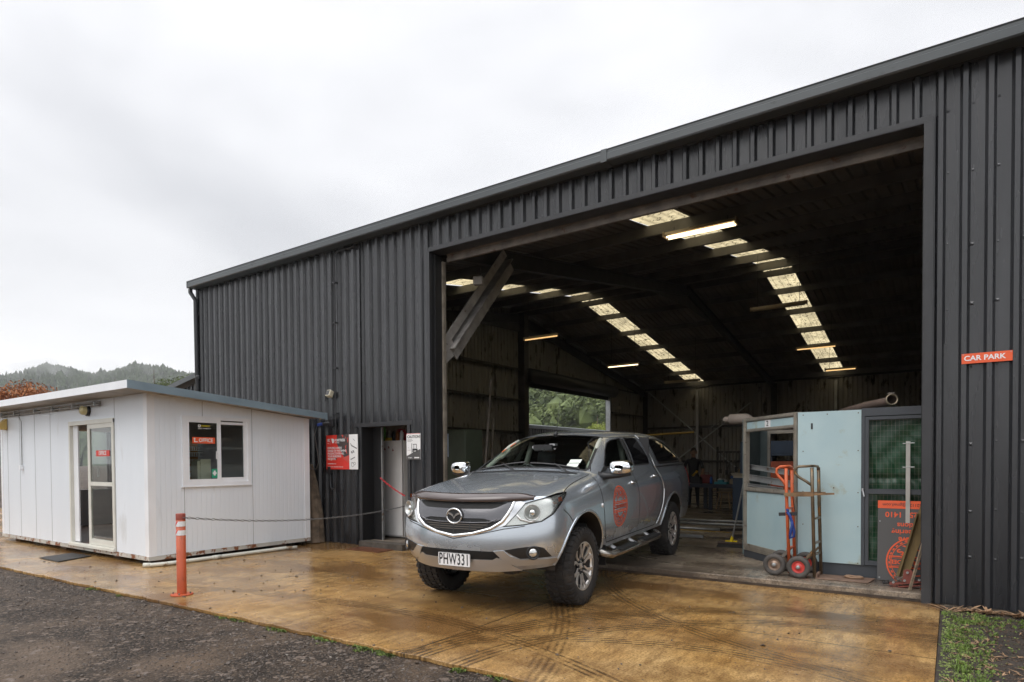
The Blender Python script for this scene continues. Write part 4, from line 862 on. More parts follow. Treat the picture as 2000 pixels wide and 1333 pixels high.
m = MB(); m.add([(-11.46,3.82,0),(-10.74,3.81,0),(-10.98,4.34,0),(-11.61,4.31,0),(-11.46,3.82,.016),(-10.74,3.81,.016),(-10.98,4.34,.016),(-11.61,4.31,.016)], [(0,3,2,1),(4,5,6,7),(0,1,5,4),(1,2,6,5),(2,3,7,6),(3,0,4,7)])
th1('door_mat', 'black rubber mat on the wet concrete before the sliding door', 'mat', m, mat('wet_rubber', (.022,.022,.023), .45, bump=1, bscale=160))
m = MB(); m.smooth = True; m.tube([(-9.20,4.28,.030),(-9.12,4.36,.030),(-9.07,4.5,.030),(-9.03,6.45,.030),(-8.94,6.60,.030)], .028, 12); m.tube([(-9.052,5.2,.030),(-9.05,5.32,.030)], .033, 12); m.tube([(-9.20,4.28,.030),(-9.14,4.34,.030)], .033, 12)
th1('waste_pipe', 'white plastic waste pipe lying along the foot of the office side wall', 'pipe', m, mat('aged_pvc', (.58,.57,.50), .4, var=.1, dirt=(.25,.16,.09), dscale=5, dpos=.58))
# ================================================================== the utility truck
M_paint = bpy.data.materials.new('silver_grey_paint'); M_paint.use_nodes = True
nt = M_paint.node_tree; b = nt.nodes['Principled BSDF']; K = nt.links.new
b.inputs['Metallic'].default_value = .74; b.inputs['Roughness'].default_value = .24; b.inputs['Coat Weight'].default_value = .9; b.inputs['Coat Roughness'].default_value = .05
tcn = nt.nodes.new('ShaderNodeTexCoord'); sp = nt.nodes.new('ShaderNodeSeparateXYZ'); K(tcn.outputs['Object'], sp.inputs[0])
n1 = nt.nodes.new('ShaderNodeTexNoise'); n1.inputs['Scale'].default_value = 5; n1.inputs['Detail'].default_value = 7; K(tcn.outputs['Object'], n1.inputs['Vector'])
# road dirt thrown up along the lower flanks
mr = nt.nodes.new('ShaderNodeMapRange'); mr.inputs['From Min'].default_value = .95; mr.inputs['From Max'].default_value = .45; mr.inputs['To Min'].default_value = -.34; mr.inputs['To Max'].default_value = .36; K(sp.outputs['Z'], mr.inputs['Value'])
ad = nt.nodes.new('ShaderNodeMath'); ad.operation = 'ADD'; K(mr.outputs[0], ad.inputs[0]); K(n1.outputs['Fac'], ad.inputs[1])
rp = nt.nodes.new('ShaderNodeValToRGB'); rp.color_ramp.elements[0].position = .58; rp.color_ramp.elements[1].position = .98; rp.color_ramp.elements[1].color = (.75,.75,.75,1); K(ad.outputs[0], rp.inputs[0])
mx = nt.nodes.new('ShaderNodeMixRGB'); mx.inputs[1].default_value = (.54,.59,.64,1); mx.inputs[2].default_value = (.16,.12,.085,1); K(rp.outputs[0], mx.inputs[0])
ge = nt.nodes.new('ShaderNodeNewGeometry'); m2 = nt.nodes.new('ShaderNodeMixRGB'); m2.inputs[2].default_value = (.33,.34,.29,1); K(ge.outputs['Backfacing'], m2.inputs[0]); K(mx.outputs[0], m2.inputs[1]); K(m2.outputs[0], b.inputs['Base Color'])
s1 = nt.nodes.new('ShaderNodeMath'); s1.operation = 'MULTIPLY'; s1.inputs[1].default_value = .9
iv = nt.nodes.new('ShaderNodeMath'); iv.operation = 'SUBTRACT'; iv.inputs[0].default_value = .9; K(rp.outputs[0], s1.inputs[0]); K(s1.outputs[0], iv.inputs[1]); iv.use_clamp = True
K(iv.outputs[0], b.inputs['Coat Weight'])
im = nt.nodes.new('ShaderNodeMath'); im.operation = 'SUBTRACT'; im.inputs[0].default_value = .74; im.use_clamp = True; mxb = nt.nodes.new('ShaderNodeMath'); mxb.operation = 'MAXIMUM'; K(rp.outputs[0], mxb.inputs[0]); K(ge.outputs['Backfacing'], mxb.inputs[1]); K(mxb.outputs[0], im.inputs[1]); K(im.outputs[0], b.inputs['Metallic'])
r2 = nt.nodes.new('ShaderNodeMapRange'); r2.inputs['To Min'].default_value = .25; r2.inputs['To Max'].default_value = .75; K(rp.outputs[0], r2.inputs[0]); K(r2.outputs[0], b.inputs['Roughness'])
M_silver = mat('light_silver_plastic', (.52,.53,.54), .3, .75, coat=.5)
M_chrome = mat('chrome', (.82,.83,.84), .07, 1.0)
M_gap = mat('panel_gap', (.006,.006,.006), .7)  # near-black for joints, and for shade painted over the grille and intake openings
M_dglass = mat('privacy_glass', (.006,.006,.007), .04, spec=.6)
M_wglass = glass('windscreen_glass', (.80,.88,.84), .05)
M_fglass = glass('door_glass', (.42,.46,.45), .05)
M_lens = glass('lamp_lens', (.93,.94,.92), .0)
M_refl = mat('lamp_reflector', (.70,.71,.70), .18, .85)
M_defl = mat('tinted_deflector', (.065,.045,.040), .16, coat=.6)
M_garn = mat('grey_grille_bar', (.12,.12,.13), .22, .5, coat=.6)
M_amber = mat('amber_lamp', (.85,.16,.015), .25)
M_tyre = mat('tyre_rubber', (.022,.020,.019), .78, var=.35, vscale=6, dirt=(.06,.045,.032), dscale=5, dpos=.6, dwidth=.15)
M_alloy = mat('machined_alloy', (.80,.77,.73), .30, .75, dirt=(.12,.09,.07), dscale=9, dpos=.62, dwidth=.12); M_alloyd = mat('dark_alloy', (.03,.03,.032), .4, .3)
M_under = mat('dirty_underbody', (.035,.027,.020), .85, var=.4, vscale=5)
M_seat = mat('dark_seat', (.03,.03,.032), .8)
M_trimi = mat('pale_cabin_trim', (.42,.43,.37), .7)

A_ = R(95.12); bk = Vector((math.cos(A_), math.sin(A_), 0)); F0 = -bk; Lf = Vector((-F0.y, F0.x, 0)); pt = math.atan2(.065, 3.22)
F3 = Vector((F0.x*math.cos(pt), F0.y*math.cos(pt), -math.sin(pt))); U3 = F3.cross(Lf)
truck = thing('utility_truck', 'silver grey double cab utility truck with a hard canopy parked half out of the workshop', 'truck')
truck.matrix_world = Matrix(((F3.x,Lf.x,U3.x,-3.906),(F3.y,Lf.y,U3.y,5.508),(F3.z,Lf.z,U3.z,0),(0,0,0,1)))

fr = [0,.30,.56,.78,1.0]
def lerp(a, b, t): return a+(b-a)*t
xf = [.885,.955,.975,.955,.925,.865]; zf = [.43,.56,.70,.84,.97,1.095]
yc = [.835,.88,.90,.90,.885,.85]; zc = [.475,.585,.715,.865,1.02,1.135]; dr = [0,.025,.085,.19,.36]
front = [[Vector((xf[k]-dr[i]*(1.0 if k < 5 else .95), fr[i]*yc[k], lerp(zf[k], zc[k], fr[i]**2))) for i in range(5)] for k in range(6)]
sxs = [.28,0,-.28,-.58,-1.0,-1.5,-2.0,-2.47,-2.56,-3.0,-3.4,-3.9,-4.36]
ztop = [1.182,1.215,1.243,1.268,1.285,1.29,1.292,1.295,1.295,1.295,1.295,1.29,1.28]
ysd = [.865,.908,.925,.93,.915,.845]; fz = [0,.17,.38,.58,.78,1]
side = [[front[k][4] for k in range(6)]]
for x, zt in zip(sxs, ztop):
    yy = 1 if x > -4 else .965
    side.append([Vector((x, (ysd[k]+(.0 if k != 5 else (-.005 if x > -.4 else 0)))*yy, lerp(.49, zt, fz[k]))) for k in range(6)])
bonx = [0,.54,.22,-.10,-.43]; bonz = [0,1.175,1.235,1.285,1.325]
bon = [front[5]]
for j in range(1, 5):
    s = side[j][5]; row = []
    for i in range(5):
        f = fr[i]; row.append(Vector((lerp(bonx[j], s.x, f**2), s.y*f, lerp(bonz[j], s.z, f**3.2)+(.012 if i == 3 else 0))) if i < 4 else s)
    bon.append(row)
gtx = [-1.33,-1.52,-1.78,-2.12,-2.44,-2.56,-2.95,-3.3,-3.68,-4.0]; gty = [.585,.61,.622,.625,.622,.63,.63,.625,.61,.585]; gtz = [1.68,1.712,1.735,1.742,1.74,1.745,1.742,1.725,1.69,1.63]
T_ = [0,.33,.67,1]
gs = []      # side greenhouse [col][row]
for c in range(10):
    b0 = side[4+c][5]; t1 = Vector((gtx[c], gty[c], gtz[c])); col = []
    for t in T_:
        p = b0.lerp(t1, t)
        if 0 < t < 1: p = p+Vector((0, .022, .0))
        col.append(p if t else b0)
    gs.append(col)
rf = []
for c in range(10):
    e_ = gs[c][3]; zc_ = e_.z+.058; rf.append([Vector((e_.x+(.05 if c == 0 else (-.05 if c == 9 else 0))*(1-fr[i]**2), e_.y*fr[i], lerp(zc_, e_.z, fr[i]**3))) if i < 4 else e_ for i in range(5)])
ws = [bon[4]]
for r_ in (1, 2):
    t = T_[r_]; e_ = gs[0][r_]; row = []
    for i in range(4):
        p = bon[4][i].lerp(rf[0][i], t); row.append(p+Vector((.012,0,.012)))
    ws.append(row+[e_])
ws.append(rf[0])
tail = [[Vector((-4.40, side[-1][k].y*fr[i], side[-1][k].z)) if i < 4 else side[-1][k] for i in range(5)] for k in range(6)]
cr = [[tail[5][i].lerp(rf[9][i], T_[t]) if i < 4 else gs[9][t] for i in range(5)] for t in range(4)]
cr[0] = tail[5]; cr[3] = rf[9]
bm = bmesh.new()
def patch(g):
    for a in range(len(g)-1):
        for c in range(len(g[0])-1):
            q = [g[a][c], g[a][c+1], g[a+1][c+1], g[a+1][c]]
            for s in (1, -1):
                vs = [bm.verts.new((v.x, v.y*s, v.z)) for v in (q if s > 0 else q[::-1])]
                bm.faces.new(vs)
for g in (front, side, bon, ws, rf, gs, tail, cr): patch(g)
bmesh.ops.remove_doubles(bm, verts=bm.verts, dist=.0008); bmesh.ops.recalc_face_normals(bm, faces=bm.faces)
if sum(f.normal.z for f in bm.faces if f.calc_center_median().z > 1.7) < 0: bmesh.ops.reverse_faces(bm, faces=bm.faces)
cl = bm.edges.layers.float.new('crease_edge')
def near(a, b): return (a-b).length < .002
def crease(pts, w):
    for k in range(len(pts)-1):
        for s in (1, -1):
            a, b = [Vector((p.x, p.y*s, p.z)) for p in pts[k:k+2]]
            for e_ in bm.edges:
                c, d = e_.verts[0].co, e_.verts[1].co
                if (near(a, c) and near(b, d)) or (near(a, d) and near(b, c)): e_[cl] = w
crease([s[5] for s in side[4:]], .35); crease([g[3] for g in gs], .25); crease(front[5], .55); crease(bon[4], .5)
crease([r[3] for r in bon], .35); crease(front[0], .6); crease([s[0] for s in side], .6); crease([s[3] for s in side[:4]], .3); crease(front[2], .12)
me = bpy.data.meshes.new('cage'); bm.to_mesh(me); bm.free()
co = bpy.data.objects.new('cage', me); scn.collection.objects.link(co); sm_ = co.modifiers.new('s', 'SUBSURF'); sm_.levels = 3
me2 = bpy.data.meshes.new_from_object(co.evaluated_get(bpy.context.evaluated_depsgraph_get())); bpy.data.objects.remove(co); bpy.data.meshes.remove(me)
bm = bmesh.new(); bm.from_mesh(me2); bpy.data.meshes.remove(me2)
for f in bm.faces: f.smooth = True; f.material_index = 0
body_bvh = BVHTree.FromBMesh(bm); bm_copy = bm.copy()
XD, YD, ZD = Vector((1,0,0)), Vector((0,1,0)), Vector((0,0,1))
def inpoly(x, y, P):
    r = False; n = len(P)
    for i in range(n):
        (x1, y1), (x2, y2) = P[i], P[(i+1) % n]
        if (y1 > y) != (y2 > y) and x < (x2-x1)*(y-y1)/(y2-y1)+x1: r = not r
    return r
def cut(bm, P, U, V, D, nmin=.12, ext=None, ids=(0,)):
    us = [p[0] for p in P]; vs = [p[1] for p in P]; u0, u1, v0, v1 = min(us)-.03, max(us)+.03, min(vs)-.03, max(vs)+.03
    def ok(f, pad=.03):
        if f.material_index not in ids or f.normal.dot(D) < nmin: return False
        c = f.calc_center_median()
        if ext and not ext(c): return False
        return u0-pad < c.dot(U) < u1+pad and v0-pad < c.dot(V) < v1+pad
    for i in range(len(P)):
        a = P[i]; b = P[(i+1) % len(P)]; d = (b[0]-a[0], b[1]-a[1]); l = math.hypot(*d)
        if l < 1e-5: continue
        n = (U*d[1]-V*d[0])/l
        if abs(U.dot(V)) > 1e-6: raise Exception
        lo = min(a[0],b[0])-.06, max(a[0],b[0])+.06, min(a[1],b[1])-.06, max(a[1],b[1])+.06
        fs = []
        for f in bm.faces:
            if not ok(f): continue
            c = f.calc_center_median()
            if lo[0] < c.dot(U) < lo[1] and lo[2] < c.dot(V) < lo[3]: fs.append(f)
        es = {e for f in fs for e in f.edges}; ve = {v for f in fs for v in f.verts}
        bmesh.ops.bisect_plane(bm, geom=list(ve)+list(es)+fs, dist=1e-5, plane_co=U*a[0]+V*a[1], plane_no=n)
    return [f for f in bm.faces if ok(f) and inpoly(f.calc_center_median().dot(U), f.calc_center_median().dot(V), P)]
def mir(P): return [(-a, b) for a, b in P]
def take(bm, faces, name, mat_, parent, off=0.0, thick=0.0):
    "copy faces into an object, optionally lifted off the surface with a rim"
    idx = {}; vs = []; fs = []
    vset = []
    for f in faces:
        for v in f.verts:
            if v not in idx: idx[v] = len(vset); vset.append(v)
    nrm = {}
    for v in vset:        # the smooth shell's own normal at this point
        h_ = body_bvh.find_nearest(v.co); nrm[v] = h_[1] if h_[1] else v.normal
    if off:
        acc = {v: Vector((0,0,0)) for v in vset}
        for f in faces:
            for v in f.verts: acc[v] += nrm[v]*0+f.normal*f.calc_area()
        for v in vset:
            if acc[v].length > 1e-9: nrm[v] = acc[v].normalized()
    vs = [v.co+nrm[v]*off for v in vset]; fs = [[idx[v] for v in f.verts] for f in faces]
    if off > .0025:
        fset = set(faces); base = len(vs)
        bd = {}
        for f in faces:
            for lp in f.loops:
                if sum(1 for q in lp.edge.link_faces if q in fset) == 1: bd[(idx[lp.vert], idx[lp.link_loop_next.vert])] = 1
        mp_ = {}
        for a, b in bd:
            for q in (a, b):
                if q not in mp_: mp_[q] = len(vs); vs += [vs[q].copy(), vset[q].co-nrm[vset[q]]*.004]
        for a, b in bd: fs.append([mp_[b], mp_[a], mp_[a]+1, mp_[b]+1])
    me = bpy.data.meshes.new(name); me.from_pydata(vs, [], fs); me.materials.append(mat_)
    for p in me.polygons: p.use_smooth = True
    if off > .0025:
        for p in me.polygons[len(faces):]: p.use_smooth = False
    o = bpy.data.objects.new(name, me); scn.collection.objects.link(o); o.parent = parent; return o
# wheel arches
def archpoly(cx, cz, r): return arc(cx, cz, r, -25, 205, 22)+[(cx-r*.9, .2), (cx+r*.9, .2)]
for cx, cz, r in ((-.02, .41, .52), (-3.22, .40, .50)):
    P = archpoly(cx, cz, r)
    for s in (1, -1):
        fs = cut(bm, P, XD, ZD, YD*s, .05, lambda c: abs(c.y) > .55)
        bmesh.ops.delete(bm, geom=fs, context='FACES')
ID = {}
def region(name, P, U, V, D, nmin=.12, ext=None, ids=(0,)):
    k = len(ID)+1; fs = cut(bm, P, U, V, D, nmin, ext, ids); ID[name] = k
    for f in fs: f.material_index = k
# windscreen seen from ahead (y,z)
wp = [(0,1.357),(.30,1.353),(.56,1.338),(.685,1.322),(.70,1.345)]; wt = [(.582,1.655),(.56,1.69),(.50,1.702),(.25,1.722),(0,1.728)]
P = wp+wt; P = P+[(-a, b) for a, b in P[::-1] if a > 0]
region('windscreen', P, YD, ZD, Vector((.6,0,.8)), .5, lambda c: c.x > -1.45 and c.z > 1.28)
fwin = [(-.86,1.352),(-.84,1.375),(-1.10,1.53),(-1.28,1.618),(-1.42,1.652),(-1.66,1.675),(-1.66,1.36),(-1.64,1.345)]
fwin = [(-.88,1.345),(-.86,1.372),(-1.13,1.535),(-1.30,1.618),(-1.44,1.655),(-1.735,1.682),(-1.725,1.66),(-1.655,1.36),(-1.64,1.345)]
rwin = [(-1.80,1.345),(-1.785,1.36),(-1.845,1.665),(-1.86,1.685),(-2.20,1.688),(-2.32,1.67),(-2.42,1.42),(-2.40,1.365),(-2.36,1.348)]
cwin = [(-2.80,1.345),(-2.74,1.385),(-2.72,1.64),(-2.76,1.682),(-3.20,1.672),(-3.50,1.635),(-3.72,1.56),(-3.92,1.38),(-3.90,1.345)]
for s, nm in ((1, 'L'), (-1, 'R')):
    up = lambda c: c.z > 1.30
    region('fwin'+nm, fwin, XD, ZD, YD*s, .1, up); region('rwin'+nm, rwin, XD, ZD, YD*s, .1, up); region('cwin'+nm, cwin, XD, ZD, YD*s, .1, up)
# headlamps, cut obliquely
for s, nm in ((1, 'L'), (-1, 'R')):
    D = Vector((math.cos(R(38)), s*math.sin(R(38)), 0)); U = Vector((-math.sin(R(38)), s*math.cos(R(38)), 0))
    def q(x, y, z): return (Vector((x, y*s, z)).dot(U), z)
    HL = [q(.875,.49,.865), q(.80,.66,.878), q(.70,.80,.905), q(.60,.87,.965), q(.55,.895,1.015), q(.46,.905,1.075), q(.345,.915,1.148), q(.40,.90,1.150), q(.50,.88,1.145), q(.62,.84,1.125), q(.74,.73,1.088), q(.79,.655,1.062), q(.85,.555,.95)]
    region('lamp'+nm, HL, U, ZD, D, .05, lambda c: c.x > .2)
body_ids = {}
doorF = [(-.66,.53),(-.60,.60),(-.52,.80),(-.485,1.0),(-.475,1.26),(-.60,1.31),(-.85,1.47),(-1.12,1.62),(-1.30,1.685),(-1.78,1.708),(-1.70,1.35),(-1.60,1.27),(-1.655,1.12),(-1.675,.95),(-1.67,.53)]
doorR = [(-1.682,.53),(-1.687,.95),(-1.667,1.12),(-1.612,1.27),(-1.712,1.35),(-1.792,1.708),(-2.36,1.708),(-2.40,1.66),(-2.50,1.40),(-2.52,1.28),(-2.62,1.15),(-2.66,1.0),(-2.62,.80),(-2.50,.64),(-2.40,.53)]
for s, nm in ((1, 'L'), (-1, 'R')):
    region('doorF'+nm, doorF, XD, ZD, YD*s, .05); region('doorR'+nm, doorR, XD, ZD, YD*s, .05)
bm.normal_update()
def get(k): return [f for f in bm.faces if f.material_index == (ID[k] if k else 0)]
take(bm, get(None), 'body', M_paint, truck)
ws_o = take(bm, get('windscreen'), 'windscreen', M_wglass, truck)
for s, nm in ((1, 'L'), (-1, 'R')):
    d1 = take(bm, get('doorF'+nm), 'door', M_paint, truck); d2 = take(bm, get('doorR'+nm), 'door', M_paint, truck)
    take(bm, get('fwin'+nm), 'window', M_fglass, d1); take(bm, get('rwin'+nm), 'window', M_dglass, d2); take(bm, get('cwin'+nm), 'canopy_window', M_dglass, truck)
    hl = take(bm, get('lamp'+nm), 'headlight', M_lens, truck)
    HL3 = [(.875,.49,.865),(.80,.66,.878),(.70,.80,.905),(.60,.87,.965),(.55,.895,1.015),(.46,.905,1.075),(.345,.915,1.148)]
    Dh = Vector((math.cos(R(38)), s*math.sin(R(38)), 0)); vs_ = []; Hh = []
    for i in range(len(HL3)-1):
        for j in range(5):
            p = Vector(HL3[i]).lerp(Vector(HL3[i+1]), j/5); h_ = body_bvh.ray_cast(Vector((p.x, p.y*s, p.z))+Dh, -Dh)
            if h_[0]: Hh.append((h_[0], h_[1]))
    for i, (h_, nn_) in enumerate(Hh):
        t_ = Hh[min(i+1, len(Hh)-1)][0]-Hh[max(i-1, 0)][0]; q_ = t_.cross(nn_).normalized()*.005; vs_ += [h_-q_+nn_*.0025, h_+q_+nn_*.0025]
    m = MB(); m.add(vs_, [(2*i, 2*i+1, 2*i+3, 2*i+2) for i in range(len(Hh)-1)]); m.build('headlight_gap', M_gap, hl)
    # reflector bowl behind the lens
    rb = take(bm, get('lamp'+nm), 'reflector', M_refl, hl, -.022)
    c = Vector((.70, s*.70, .985)); Dn = Vector((.86, s*.42, .1)).normalized()
    Mq = Matrix.Translation(c+Dn*.0) @ Dn.to_track_quat('Z', 'Y').to_matrix().to_4x4()
    m = MB(); m.smooth = True; m.lathe([(.066,.0),(.072,.028),(.075,.034),(.069,.032),(.060,.006),(.0,-.012)], 28, Mq); m.build('lamp_bowl', mat('lamp_bowl', (.50,.51,.50), .30, .6) if s > 0 else bpy.data.materials['lamp_bowl'], hl)
    m = MB(); m.smooth = True; m.lathe([(.030,.0),(.030,.016),(.022,.026),(.0,.030)], 20, Mq); m.build('projector', M_refl, hl)
    m = MB(); m.smooth = True; DR = [Vector((x_, s*y_, z_)) for x_, y_, z_ in ((.66,.77,.905),(.755,.70,.905),(.80,.63,.93),(.815,.60,.97))]; m.tube([q_-Dh*.004 for q_ in DR], .008, 6); m.build('lamp_guide', M_white, hl)
    m = MB(); m.smooth = True; m.add([(.45,s*.885,1.075),(.50,s*.872,1.075),(.505,s*.868,1.11),(.46,s*.882,1.115)], [(0,1,2,3),(3,2,1,0)]); m.build('amber_reflector', M_amber, hl)
# --- conformal pieces built on a copy of the smooth shell
bc = bm_copy
def skin(name, P, U, V, D, mat_, off=.004, nmin=.12, ext=None, parent=None, both=False):
    out_ = []
    for s in ((1, -1) if both else (1,)):
        PP = P if s > 0 else [(-a, b) for a, b in P][::-1]
        if both and abs(U.y) < 1e-6: PP = P
        UU = U
        DD = Vector((D.x, D.y*s, D.z))
        b2 = bc.copy(); fs = cut(b2, PP, UU, V, DD, nmin, ext and (lambda c: ext(Vector((c.x, c.y*s, c.z)))), (0,))
        out_.append(take(b2, fs, name, mat_, parent or truck, off)); b2.free()
    return out_
def onbody(p, d):
    h = body_bvh.ray_cast(Vector(p), Vector(d)); return (h[0], h[1]) if h[0] else (None, None)
def strip(name, pts, d, w, mat_, off=.0025, parent=None, n=10, m=None, closed=False, thick=False):
    "ribbon laid on the shell: pts projected along d"
    P = []
    for i in range(len(pts)-(0 if closed else 1)):
        a, b = Vector(pts[i]), Vector(pts[(i+1) % len(pts)]); k = max(1, int((b-a).length/.02))
        for j in range(k): P.append(a.lerp(b, j/k))
    if not closed: P.append(Vector(pts[-1]))
    H = []
    for p in P:
        h, nn = onbody(p-Vector(d)*1.0, d)
        if h: H.append((h, nn))
    mb = m or MB(); vs = []; N = len(H)
    for i, (h, nn) in enumerate(H):
        t = (H[(i+1) % N][0]-H[i-1][0]) if closed else (H[min(i+1, N-1)][0]-H[max(i-1, 0)][0]); s_ = t.cross(nn).normalized()*w/2
        o1 = nn*off
        if thick: vs += [h-s_-nn*.003, h-s_*.9+o1*.7, h+o1*1.15, h+s_*.9+o1*.7, h+s_-nn*.003]
        else: vs += [h-s_+o1, h+s_+o1]
    q = 5 if thick else 2
    mb.add(vs, [(i*q+j, i*q+j+1, ((i+1) % N)*q+j+1, ((i+1) % N)*q+j) for i in range(N if closed else N-1) for j in range(q-1)])
    if m is None: 
        o = mb.build(name, mat_, parent or truck)
        for p in o.data.polygons: p.use_smooth = thick
        return o
# grille: flat black patch painted for the shaded cavity, grey bar, chrome surround
FXD = Vector((1,0,0)); gx = lambda c: c.x > .6 and c.z < 1.16
GP = [(0,.785),(.20,.812),(.38,.862),(.47,.925),(.515,.985),(.545,1.075),(.30,1.078),(0,1.08)]
def full(P): return P+[(-a, b) for a, b in P[::-1] if a > 0]
gr = skin('grille', full(GP), YD, ZD, FXD, M_gap, .004, .2, gx)[0]
skin('grille_bar', full([(0,.93),(.30,.932),(.40,.905),(.46,.925),(.515,.99),(.54,1.07),(.50,1.075),(.41,1.03),(.36,1.018),(0,1.012)]), YD, ZD, FXD, M_garn, .010, .2, gx, gr)
strip('chrome_surround', [(2,y,z) for y, z in [(.545,1.085),(.535,1.03),(.51,.97),(.47,.905),(.37,.842),(.2,.795),(0,.768),(-.2,.795),(-.37,.842),(-.47,.905),(-.51,.97),(-.535,1.03),(-.545,1.085)]], (-1,0,0), .034, M_chrome, .016, gr, thick=True)
skin('chrome_wing', [(.53,.97),(.555,1.085),(.60,1.085),(.64,1.075),(.58,.975),(.50,.873),(.44,.855),(.49,.90)], YD, ZD, FXD, M_chrome, .008, .1, gx, gr, True)
m = MB()
for z, w in ((.835,.24),(.855,.30),(.875,.34),(.895,.36)): strip('', [(2,-w,z),(2,w,z)], (-1,0,0), .007, None, .0085, m=m)
m.build('grille_slats', mat('slat_brown', (.10,.085,.07), .5), gr)
m = MB()
for y in (-.34,-.17,0,.17,.34): strip('', [(2,y,.795+abs(y)*.14),(2,y,.915)], (-1,0,0), .012, None, .0095, m=m)
m.build('grille_uprights', M_blk, gr)
strip('grille_lip', [(2,-.42,.925),(2,-.36,.90),(2,-.20,.893),(2,0,.893),(2,.2,.893),(2,.36,.90),(2,.42,.925)], (-1,0,0), .013, M_garn, .014, gr, thick=True)
# badge: ring with a winged V
h, _ = onbody((2,0,.955),(-1,0,0)); bx = h.x+.018
bd = MB(); bd.smooth = True; BMx = Matrix(((0,0,1,bx),(1,0,0,0),(0,1,0,.952),(0,0,0,1)))
el = lambda a: (.083*math.cos(a), .068*math.sin(a), .008)
bd.tube([BMx @ Vector(el(2*math.pi*k/28)) for k in range(28)], .0085, 8, closed=True); bd.smooth = False
for s in (1, -1):
    V2 = [(0,-.030),(s*.018,-.004),(s*.045,.012),(s*.076,.018),(s*.068,.034),(s*.036,.028),(s*.012,.012),(0,-.010)]
    bd.prism(V2 if s > 0 else V2[::-1], .012, BMx)
badge = bd.build('badge', M_chrome, truck)
m = MB(); m.prism([(.093*math.cos(2*math.pi*k/24), .078*math.sin(2*math.pi*k/24)) for k in range(24)], .035, BMx, -.030); m.build('badge_back', M_blk, badge)
# bonnet deflector
m = MB(); m.smooth = True; vs = []; K_ = 20
for k in range(K_+1):
    y = lerp(-.70, .70, k/K_); h, nn = onbody((2, y, 1.083+.02*(abs(y)/.7)**2), (-1,0,0)); f_ = 1-abs(y/.70)**8
    x0 = h.x; z0 = h.z
    vs += [(x0+.004, y, z0-.006), (x0+.030*f_+.004, y, z0-.002), (x0+.022*f_+.0, y, z0+.030), (x0-.022, y, z0+.066*(.35+.65*f_)), (x0-.040, y, z0+.075*(.35+.65*f_)), (x0-.040, y, z0+.062*(.35+.65*f_)), (x0-.005, y, z0+.02)]
m.add(vs, [(k*7+j, k*7+(j+1) % 7, (k+1)*7+(j+1) % 7, (k+1)*7+j) for k in range(K_) for j in range(7)]); m.build('bonnet_deflector', M_defl, truck)
# lower intake (its shade painted as a flat black patch), skid bar, fog lamp pods, silver inserts
lo = lambda c: c.x > .3 and c.z < .80
skin('lower_intake', full([(0,.555),(.40,.555),(.47,.59),(.45,.635),(0,.64)]), YD, ZD, FXD, M_gap, .004, .2, lo)
skin('skid_bar', full([(0,.44),(.52,.44),(.60,.455),(.46,.565),(.42,.58),(.38,.558),(0,.555)]), YD, ZD, FXD, M_silver, .009, .2, lo)
D38 = Vector((math.cos(R(35)), math.sin(R(35)), 0)); 
for s in (1, -1):
    D = Vector((math.cos(R(35)), s*math.sin(R(35)), 0)); U = Vector((-math.sin(R(35)), s*math.cos(R(35)), 0))
    q = lambda x, y, z: (Vector((x, y*s, z)).dot(U), z)
    mk = lambda name, P, mt, off, par=None: (lambda b2: (take(b2, cut(b2, P, U, ZD, D, .05, lambda c: c.x > .3 and c.y*s > 0, (0,)), name, mt, par or truck, off), b2.free()))(bc.copy())[0]
    pod = mk('fog_pod', [q(.88,.50,.650), q(.86,.55,.615), q(.80,.62,.568), q(.62,.86,.575), q(.68,.80,.665), q(.74,.74,.685), q(.82,.62,.672)], M_blk, .004)
    mk('silver_insert', [q(.93,.42,.640), q(.89,.50,.648), q(.87,.55,.60), q(.80,.63,.562), q(.585,.885,.562), q(.56,.895,.535), q(.60,.88,.51), q(.82,.60,.502), q(.88,.52,.53)], M_silver, .011)
    h, nn = onbody(Vector((.745, s*.725, .622))+D, -D); Mq = Matrix.Translation(h+D*.004) @ D.to_track_quat('Z', 'Y').to_matrix().to_4x4()
    m = MB(); m.smooth = True; m.lathe([(.064,-.01),(.064,.012),(.052,.014),(.048,.0),(.044,-.004)], 24, Mq); m.build('fog_bezel', M_blk, pod)
    m = MB(); m.smooth = True; m.lathe([(.043,.0),(.036,.010),(.02,.016),(0.001,.018)], 20, Mq); m.build('fog_lens', M_refl, pod)
# number plate
h, _ = onbody((2,0,.545),(-1,0,0)); px = h.x+.022
np_ = MB(); PM = Matrix(((0,0,1,px),(1,0,0,0),(0,1,0,.545),(0,0,0,1))); np_.prism(rrect(-.18,-.0625,.18,.0625,.012), .006, PM); plate = np_.build('number_plate', M_white, truck)
m = MB(); m.text('PHW331', .145, PM @ Matrix.Translation((0,-.002,.0068)), 'CENTER', .014, .001, .585, 1.10); 
for a in (-1, 1):
    m.prism([(-.178,a*.0615-.0012),(.178,a*.0615-.0012),(.178,a*.0615+.0012),(-.178,a*.0615+.0012)], .0006, PM, .006); m.prism([(a*.179-.0012,-.06),(a*.179+.0012,-.06),(a*.179+.0012,.06),(a*.179-.0012,.06)], .0006, PM, .006)
for y in (-.10, .10): m.prism(arc(y,.052,.005,0,330,8), .002, PM, .006)
m.build('plate_lettering', M_ink, plate)
